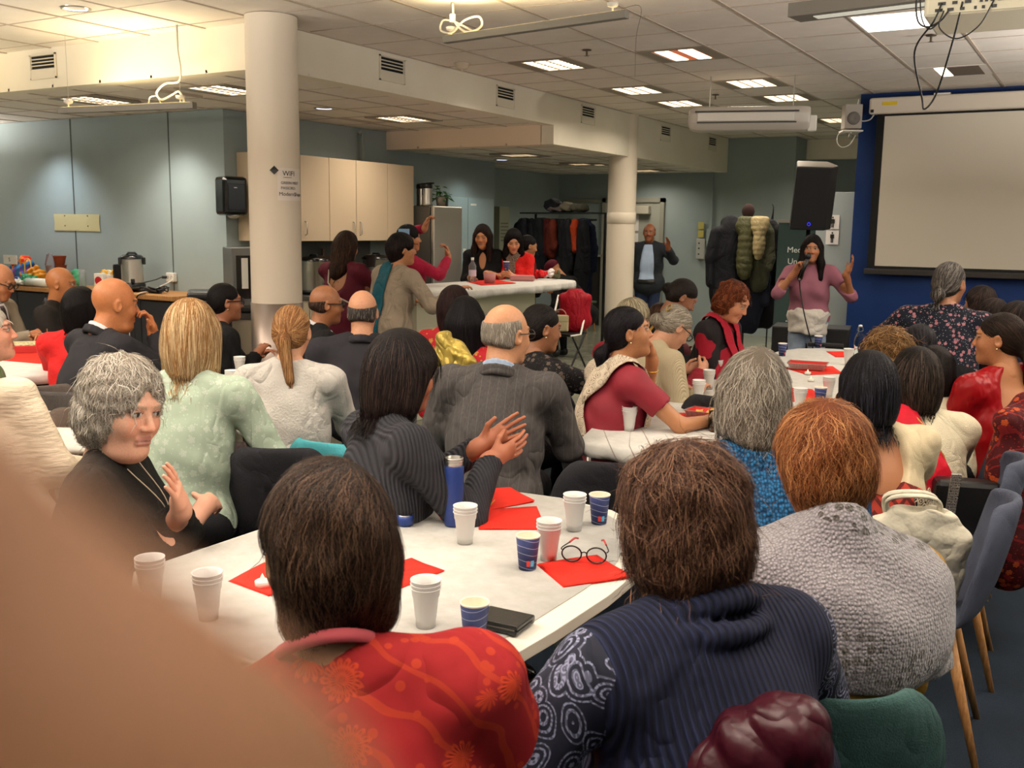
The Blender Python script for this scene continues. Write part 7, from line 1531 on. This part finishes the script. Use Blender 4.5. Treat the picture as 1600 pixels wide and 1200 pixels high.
# tote bag on the near right chair
s = SDF(.006); s.ell((0, 0, .15), (.15, .055, .20), .03); s.box((0, 0, .12), (.15, .045, .14), .03, .03); s.ell((0, 0, .36), (.12, .03, .07), .02, mode='-'); s.disp = wob(.004, 34, 5); V, Q = s.nets()
t = empty('tote_bag', (-.47, 3.27, .47), math.radians(20), 'crumpled cream cotton tote bag on the near right chair', 'bag'); tm = pattern('tote_cotton', p_plain('#cfc9b6', .5, 60, .06), .85); o = link('body', mesh_np('body', V, Q, tm), t); o.rotation_euler = (.15, .1, 0)
for yy in (-.02, .03): MB().tube(smooth_path([(-.07, yy, .26), (-.08, yy-.03, .33), (.0, yy-.04, .35), (.07, yy-.02, .33), (.07, yy, .26)]), .006, 6, False, 2.6).build('strap', tm, t, True)
t = empty('black_bag', (-.40, 4.1, .47), .3, 'black bag with a white printed strap hanging between the grey chairs', 'bag'); MB().bb((-.12, -.05, 0), (.12, .05, .22)).build('body', blk, t, bev=.02); MB().box((-.06, -.08, .17), (.035, .010, .20), 0, Matrix.Rotation(.35, 3, 'X')).build('strap', pattern('strap_print', p_block('#0e0e0e', '#c9c4bc', 60), .6), t)
p = (-1.922, 2.209, 0.947); s = SDF(.008); s.ell((0, 0, 0), (.13, .05, .13), .03); V, Q = s.nets(); t = empty('navy_bag', (p[0]+.05, p[1]+.06, .60), .6, 'navy bag with a loop handle on the turquoise chair', 'bag'); link('body', mesh_np('body', V, Q, M('bag_navy', '#141e3c', .8)), t); MB().tube([(.035*math.cos(a), -.02, .13+.05*math.sin(a)) for a in [i*math.pi/8 for i in range(-1, 10)]], .007, 6).build('handle', M('bag_navy'), t, True)
p = (-1.727, 2.920, 0.000); s = SDF(.006); s.ell((0, .0, .045), (.045, .13, .04), .02); s.ell((0, -.07, .07), (.04, .05, .06), .03); s.plane((0, 0, .012), (0, 0, -1)); V, Q = s.nets(); t = empty('shoe', (p[0]-.02, p[1], .01), math.radians(-89.1), 'black leather shoe with a strap on the blue carpet under the foreground table', 'shoe'); link('upper', mesh_np('upper', V, Q, blk_sh), t); MB().prism(rounded([(-.05, -.13), (.05, -.13), (.045, .14), (-.045, .14)], 2), 0, .018).build('sole', blk, t); MB().tube([(-.045, .0, .03), (-.02, 0, .085), (.02, 0, .085), (.045, 0, .03)], .008, 6).build('strap', M('strap_grey', '#5a5850', .4), t, True)

# ================================================================ SPEAKER STAND, BANNER, WALL BITS
SP = (-2.463, 9.544, 1.948)
t = empty('loudspeaker', (SP[0], SP[1], SP[2]), math.radians(30.1), 'large black loudspeaker high on a pole stand behind the speaking woman', 'speaker')
t.rotation_euler = (math.radians(13), 0, math.radians(30.1)); mb = MB(); w1, w2, hh = .20, .16, .29
mb.prism([(-.195, -.15), (.12, -.17), (.20, -.10), (.16, .14), (-.12, .16)], -hh, hh); mb.build('cabinet', M('speaker_black', '#0c0c0e', .6), t, bev=.012)
MB().prism([(-.19, -.145), (.12, -.165), (.19, -.10), (.155, .13), (-.115, .15)], hh, hh+.006).build('top_panel', M('speaker_top', '#9a958c', .4), t)
MB().bb((-.18, -.158, -hh+.09), (.10, -.152, hh-.03)).build('grille', pattern('grille', lambda t: (t.set('Base Color', c4('#0b0b0c')), t.bump(t.voro(t.co(), 160), .5, .003)), .7), t).rotation_euler = (0, 0, -.06)
MB().tube([(-.03+.014*math.cos(a), -.168, -hh+.06+.014*math.sin(a)) for a in [i*.52 for i in range(12)]], .0035, 6, True).build('ring_logo', M('logo_blue', '#2a2ac0', .4, emit='#3030ff', estr=1.), t)
MB().cyl((0, 0, -hh+.1), (0, 0, -SP[2]+.76), .02, n=12).build('pole', blk, t, True).rotation_euler = (math.radians(-13), 0, 0); MB().cyl((0, 0, -hh-.35), (0, 0, -hh-.1), .028, n=12).build('collar', blk, t).rotation_euler = (math.radians(-13), 0, 0)
p = (-2.347, 9.436, 0.654); t = empty('subwoofer', (p[0], p[1], 0), math.radians(10.1), 'low black box behind the legs of the speaking woman', 'box'); MB().bb((-.34, -.22, .0), (.34, .22, .74)).build('body', M('sub_black', '#0d0d0f', .6), t, bev=.01); MB().bb((-.34, -.225, .74), (.34, .22, .75)).build('top_edge', M('sub_edge', '#3c3c3e', .4), t)
bpos = (-2.827, 9.932, 0.740); 
t = empty('roll_up_banner', ((-2.623, 10.053, 0.744)[0], (-2.623, 10.053, 0.744)[1], .3), math.radians(14.6), 'dark green roll-up banner with white lettering behind the speaking woman', 'banner')
t.rotation_euler = (math.radians(-6), 0, math.radians(14.6)); gm = M('banner_green', '#15302c', .6)
MB().bb((-.26, -.003, 0), (.10, .003, 1.42)).build('sheet', gm, t); MB().bb((-.28, -.06, -.3), (.12, .06, -.2)).build('foot', alu, t, bev=.01); MB().bb((-.27, -.01, 1.41), (.11, .01, 1.44)).build('top_rail', alu, t)
MB().bb((-.26, -.003, -.2), (.10, .003, 0)).build('sheet', gm, t)
bt = M('banner_text', '#d8dcd8', .6)
text('lettering', 'Med', .08, bt, t, (-.165, -.006, 1.115), (math.pi/2, 0, 0)); text('lettering', 'Ung', .08, bt, t, (-.155, -.006, 1.00), (math.pi/2, 0, 0))
s = SDF(.006); s.ell((.045, 0, 1.21), (.045, .008, .035), .01); s.cap((.045, 0, 1.20), (.055, 0, 1.14), .03, .006, .02); V, Q = s.nets(); link('red_drop', mesh_np('red_drop', V, Q, M('banner_red', '#b01c1c', .6)), t)
MB().tube([(.03+.045*math.cos(a), -.006, 1.41+.045*math.sin(a)) for a in [math.pi+i*.35 for i in range(10)]], .006, 6).build('arc', bt, t)
for k, w_ in enumerate((.05, .09, .08, .05)): MB().bb((-.14, -.006, .42-.055*k), (-.14+w_, -.003, .432-.055*k)).build('small_print', bt, t)
p = (-3.244, 10.943, 1.832)
t = empty('black_cable', p, 0, 'black cable hanging from a thin stand left of the loudspeaker', 'cable'); MB().tube(smooth_path([(.02, 0, .08), (.03, 0, 0), (-.02, 0, -.25), (-.06, 0, -.55), (-.05, 0, -.66), (.03, 0, -.68)]), .006, 6).build('wire', blk, t, True); MB().cyl((.03, 0, -1.65), (.03, 0, .02), .008, n=8).build('stand', blk, t)
p = (-3.154, 11.143, 1.347); t = empty('yellow_leaflet', p, math.radians(15.6), 'yellow-green leaflet on a black shelf beside the banner', 'leaflet'); MB().bb((-.09, 0, -.08), (.06, .01, .08)).build('sheet', pattern('leaf_print', lambda t: t.set('Base Color', t.ramp(t.noise(t.co(), 14, 1), [(.45, '#a9a04a'), (.55, '#d8cf8a')])), .5), t); MB().bb((-.2, -.05, -.13), (.15, .1, -.09)).build('shelf', blk, t)
tag(MB().bb((-.03, 0, -.09), (.03, .03, .09)).build('wall_box', M('box_pale', '#a9aaa6', .5), None, loc=(-3.200, 11.378, 1.499)), 'small pale box on the wall edge beside the banner', 'box')
p = (-5.607, 15.280, 1.362); t = empty('wall_phone', p, 0, 'pale wall intercom with yellow notes above it on the grey wall', 'intercom'); MB().bb((-.07, -.06, -.2), (.07, 0, .12)).build('body', M('intercom', '#a9aaa4', .5), t, bev=.01); MB().bb((.09, -.04, .0), (.2, 0, .28)).build('box', wall_m, t); MB().bb((-.06, -.02, .14), (.03, -.005, .25)).bb((-.06, -.02, .27), (.03, -.005, .38)).build('yellow_note', M('note_yellow', '#b8ac5c', .7), t); MB().bb((.13, -.03, .28), (.16, 0, 1.3)).build('conduit', wall_m, t)
for z in (-.12, -.03, .05): MB().cyl((-.02, -.065, z), (-.02, -.06, z), .012, n=8).build('button', blk, t)

# ================================================================ LEFT COUNTER
t = empty('side_counter', (0, 0, 0), 0, 'low dark cabinet run with oak worktop along the left wall', 'cabinet')
MB().bb((-10.6, 6.56, .0), (-7.62, 7.08, .88)).build('body', M('counter_dark', '#26262a', .5), t)
MB().bb((-10.62, 6.50, .88), (-7.60, 7.09, .925)).build('worktop', wood_m, t, bev=.004)
for k in range(6): MB().bb((-10.58+k*.495, 6.54, .06), (-10.1+k*.495, 6.558, .86)).build('door', M('counter_dark'), t, bev=.002)
CZ = .926
def cp(px_): return px_
u_ = (-8.487, 6.720, 0.927)
t = empty('coffee_urn', (u_[0], 6.76, CZ), math.radians(231.6), 'big steel coffee urn with black lid and base on the oak counter', 'urn')
MB().lathe([(0, 0), (.12, 0), (.125, .07), (.108, .09)], n=32).build('base', blk, t, True); MB().lathe([(.105, .08), (.105, .33)], n=40).build('tank', steel2, t, True); MB().lathe([(.112, .325), (.112, .345), (.09, .365), (0, .37)], n=32).build('lid', blk_sh, t, True); MB().tube([(-.05, 0, .36), (-.03, 0, .385), (.03, 0, .385), (.05, 0, .36)], .012, 8).build('knob', blk, t, True)
MB().bb((-.13, -.04, .27), (-.10, .04, .34)).build('side_handle', blk, t, bev=.006); MB().bb((.10, -.04, .27), (.13, .04, .34)).build('side_handle', blk, t, bev=.006); MB().bb((-.02, .10, .09), (.02, .17, .13)).bb((-.06, .10, .03), (.06, .18, .05)).build('tap', blk, t, bev=.004); MB().cyl((.05, .11, .10), (.05, .11, .30), .008, n=8).build('level_glass', glassm, t)
def put(px_, y=6.75): return (px_[0], y, CZ)
def blob(nm, loc, parts, m_, lab, cat, amp=.012, fr_=40, h=.009, parent=None):
    s = SDF(h)
    for c, r in parts: s.ell(c, r, .015)
    s.disp = wob(amp, fr_, len(lab)*.7); V, Q = s.nets(); V[:, 2] -= V[:, 2].min()
    o = link(nm, mesh_np(nm, V, Q, m_), parent); o.location = loc
    if lab: tag(o, lab, cat)
    return o
multi = pattern('bag_print', lambda t: t.set('Base Color', t.ramp(t.noise(t.co(), 9, 2), [(.30, '#6a3f8a'), (.40, '#2f6fa8'), (.5, '#d87a1c'), (.58, '#c8281c'), (.68, '#e0b81c')], 'CONSTANT')), .35)
greenp = M('green_film', '#5fb88a', .25, trans=.35, ior=1.1, nz=.3); whp = M('film_white', '#d8d4c8', .3, nz=.1)
blob('printed_bag', put((-10.439, 6.800, 0.944), 6.85), [((0, 0, .12), (.17, .09, .13)), ((.05, 0, .2), (.12, .07, .09))], multi, 'colourful printed shopping bag at the left end of the counter', 'bag', .014, 30)
t = empty('carrier_letters', (put((-10.551, 6.800, 1.224), 6.76)[0], 6.765, CZ+.26), 0, 'white top of the printed bag with a black handle mark', 'bag'); MB().bb((-.10, 0, -.05), (.14, .01, .05)).build('panel', whp, t); text('mark', 'S', .06, ink, t, (.0, -.003, -.02), (math.pi/2, 0, 0))
blob('orange_bag', put((-9.927, 6.700, 0.913), 6.68), [((0, 0, .08), (.15, .07, .08)), ((-.05, .0, .14), (.07, .05, .05))], M('orange_film', '#d88a14', .35, nz=.3), 'crumpled orange plastic bag on the counter', 'bag', .018, 45)
MB().tube(smooth_path([(-.06, 0, .0), (-.05, 0, .12), (0, 0, .16), (.05, 0, .12), (.06, 0, 0)]), .007, 6).build('handle', M('yellow_film', '#d8b840', .4), None, True, loc=(put((-10.143, 6.800, 1.025))[0], 6.72, CZ+.12), label='yellow looped bag handle standing up on the counter', category='handle')
tag(MB().bb((-.12, -.05, 0), (.12, .05, .09)).build('blue_pack', pattern('pack_blue', lambda t: t.set('Base Color', t.ramp(t.noise(t.co(), 10, 1), [(.5, '#1c3070'), (.58, '#b8c0d8')])), .4), None, bev=.015, loc=put((-10.051, 6.750, 0.856), 6.60)), 'blue and white tissue pack on the counter', 'package')
blob('green_bag', put((-9.896, 6.600, 0.850), 6.57), [((0, 0, .04), (.16, .05, .045)), ((-.06, 0, .07), (.06, .04, .04))], greenp, 'crumpled green plastic bag in front of the blue pack', 'bag', .016, 60)
blob('green_bag', put((-9.340, 6.700, 0.937), 6.72), [((0, 0, .08), (.11, .07, .09)), ((.02, 0, .14), (.08, .06, .04))], greenp, 'rounded green plastic bag behind the bald man with the goatee', 'bag', .01, 50)
o = MB().cyl((-.16, 0, 0), (.16, 0, 0), .045, n=20).build('paper_roll', whp, None, True, loc=(put((-9.743, 6.600, 0.843))[0], 6.55, CZ+.046)); tag(o, 'white paper roll lying at the front of the counter', 'paper roll')
blob('film_heap', (put((-10.034, 6.600, 0.816))[0], 6.53, CZ), [((0, 0, .03), (.10, .04, .03))], whp, 'heap of clear film at the end of the paper roll', 'film', .014, 70)
t = empty('pot_stack', put((-9.816, 6.850, 1.105), 6.86), 0, 'stack of red-brown woven plastic pots on the counter', 'pots')
for k in range(3): MB().lathe([(.06, .1*k), (.085, .1*k+.11), (.09, .1*k+.12), (.08, .1*k+.12), (.055, .1*k+.01), (0, .1*k+.01)], n=24).build('pot', pattern('pot_weave', lambda t: t.set('Base Color', t.mix(t.math('GREATER_THAN', t.wave(t.co(), 22, 'Z'), .6), '#6a2c18', '#8c4424')), .5), t, True)
t = empty('spray_bottle', put((-9.613, 6.700, 0.980), 6.62), 0, 'clear wrapped bottle with white cap leaning on the pots', 'bottle'); MB().lathe([(0, .12), (.035, .14), (.05, .24), (.03, .34), (0, .36)], n=20).build('film', M('plastic_clear'), t, True); MB().lathe([(0, 0), (.035, 0), (.04, .08), (.03, .13), (0, .13)], n=20).build('cap', wht, t, True)
t = empty('cup_tower', put((-9.006, 6.600, 0.930), 6.56), 0, 'tower of clear plastic cups at the counter edge', 'cups')
for k in range(9): MB().lathe([(.030, .022*k+.0), (.036, .022*k+.03), (.038, .022*k+.032), (.034, .022*k+.032)], n=16).build('clear_cup', M('cup_clear', '#e8e8ea', .1, trans=.7, ior=1.15), t, True)
t = empty('tea_box', put((-8.833, 6.600, 0.950), 6.64), .3, 'white and red tea display box with sachets', 'box'); MB().bb((-.05, -.03, 0), (.05, .03, .17)).build('body', wht, t, bev=.002); MB().cyl((0, -.031, .10), (0, -.034, .10), .04, n=20).build('red_disc', M('disc_red', '#a8181c', .5), t)
for k in range(5): MB().bb((-.045+.018*k, -.045, .0), (-.03+.018*k, -.035, .06)).build('sachet', M('sachet', '#d8c890', .6), t)
t = empty('carton', put((-8.962, 6.800, 1.002), 6.84), -.1, 'open white carton with yellow packets behind the tea box', 'box'); MB().bb((-.10, -.08, 0), (.10, .08, .15)).build('body', wht, t); MB().bb((-.07, -.081, .05), (.04, -.079, .058)).build('print_line', ink, t)
for k in range(5): o = MB().bb((-.03, -.02, 0), (.03, .02, .05)).build('packet', M('packet%d' % (k % 2), ('#d8a030', '#d8d0b8')[k % 2], .6), t); o.location = (-.07+.035*k, 0, .14); o.rotation_euler = (.2, .3*(k-2), .3*k)
tag(MB().bb((-.05, -.05, 0), (.05, .05, .11)).build('small_carton', M('kraft', '#8f6c42', .7), None, loc=put((-8.657, 6.600, 0.919), 6.62)), 'small brown cardboard box beside the coffee urn', 'box')
tag(MB().bb((-.02, -.06, 0), (.02, .06, .26)).build('black_carafe', blk, None, bev=.01, loc=put((-8.810, 6.800, 1.008), 6.85)), 'black appliance side just left of the coffee urn', 'appliance')
p = (-8.271, 7.090, 1.064); t = empty('power_socket', p, 0, 'white power socket block on the wall with plugs', 'socket'); MB().bb((-.055, -.05, -.045), (.055, 0, .045)).build('box', wht, t, bev=.006)
for s_ in (-.025, .03): MB().cyl((s_, -.052, 0), (s_, -.05, 0), .018, n=12).build('outlet', M('outlet', '#b8b4aa', .5), t)
MB().cyl((-.04, -.05, 0), (-.07, -.09, 0), .015, n=10).build('plug', blk, t); MB().tube(smooth_path([(-.07, -.09, 0), (-.14, -.12, -.03), (-.22, -.2, -.06), (-.3, -.25, -.10)]), .006, 6).build('black_cord', blk, t, True)
MB().tube(smooth_path([(.04, -.06, 0), (.08, -.1, -.03), (.09, -.3, -.10), (.10, -.62, -.2), (.09, -.64, -.6)]), .005, 6).build('white_cord', white_m, t, True)
t = empty('cable_heap', (put((-8.107, 6.700, 0.977))[0], 6.72, CZ), 0, 'tangle of black cables and adapters right of the coffee urn', 'cables'); rn = random.Random(4)
for k in range(5): MB().tube(smooth_path([(rn.uniform(-.14, .14), rn.uniform(-.1, .1), .01+rn.random()*.06) for _ in range(7)]), .006, 6).build('cable', blk, t, True)
MB().bb((-.06, -.04, 0), (.06, .02, .05)).build('adapter', blk, t, bev=.008)
MB().tube(smooth_path([(.1, -.2, .01), (.02, -.235, -.02), (-.06, -.24, -.2), (-.02, -.24, -.5)]), .006, 6).build('cable', blk, t, True)
# bin and espresso machine by the corner
p = (-5.748, 5.261, 1.084); t = empty('waste_bin', (p[0], p[1], 0), math.radians(47.5), 'black waste bin with swing lid left of the near column', 'bin'); MB().bb((-.15, -.17, 0), (.15, .17, p[2]-.02)).build('body', blk, t, bev=.02); MB().bb((-.16, -.18, p[2]-.02), (.16, .18, p[2]+.04)).build('lid', M('bin_lid', '#1a1a1c', .35), t, bev=.02)
p = (-5.993, 5.893, 1.155); t = empty('espresso_machine', (p[0], p[1], .93), math.radians(57.4), 'glass-fronted coffee machine half hidden by the near column', 'coffee machine')
MB().bb((-.16, -.18, 0), (.22, .2, .50)).build('body', M('machine_grey', '#6f7170', .3, .5), t, bev=.008); MB().bb((-.13, -.186, .10), (.2, -.178, .44)).build('window', blk_sh, t); MB().bb((-.09, -.192, .18), (-.04, -.186, .42)).build('menu_strip', wht, t); MB().add([(-.02, -.19, .32), (.08, -.19, .32), (.03, -.19, .40)], [(0, 1, 2)]).bb((-.02, -.191, .14), (.10, -.187, .22)).build('red_print', M('print_red', '#a8182c', .4), t); MB().bb((-.14, -.30, .0), (.2, -.18, .05)).build('drip_tray', blk, t, bev=.01); MB().bb((0, -.27, .05), (.08, -.19, .12)).build('sugar_tray', wht, t)
t = empty('corner_cabinet', (p[0], p[1]+.0, 0), math.radians(57.4), 'pale cabinet under the coffee machine', 'cabinet'); MB().bb((-.2, -.32, 0), (.3, .25, .88)).build('body', M('base_front'), t, bev=.003); MB().bb((-.22, -.34, .88), (.32, .27, .925)).build('worktop', M('worktop_dark'), t, bev=.004)
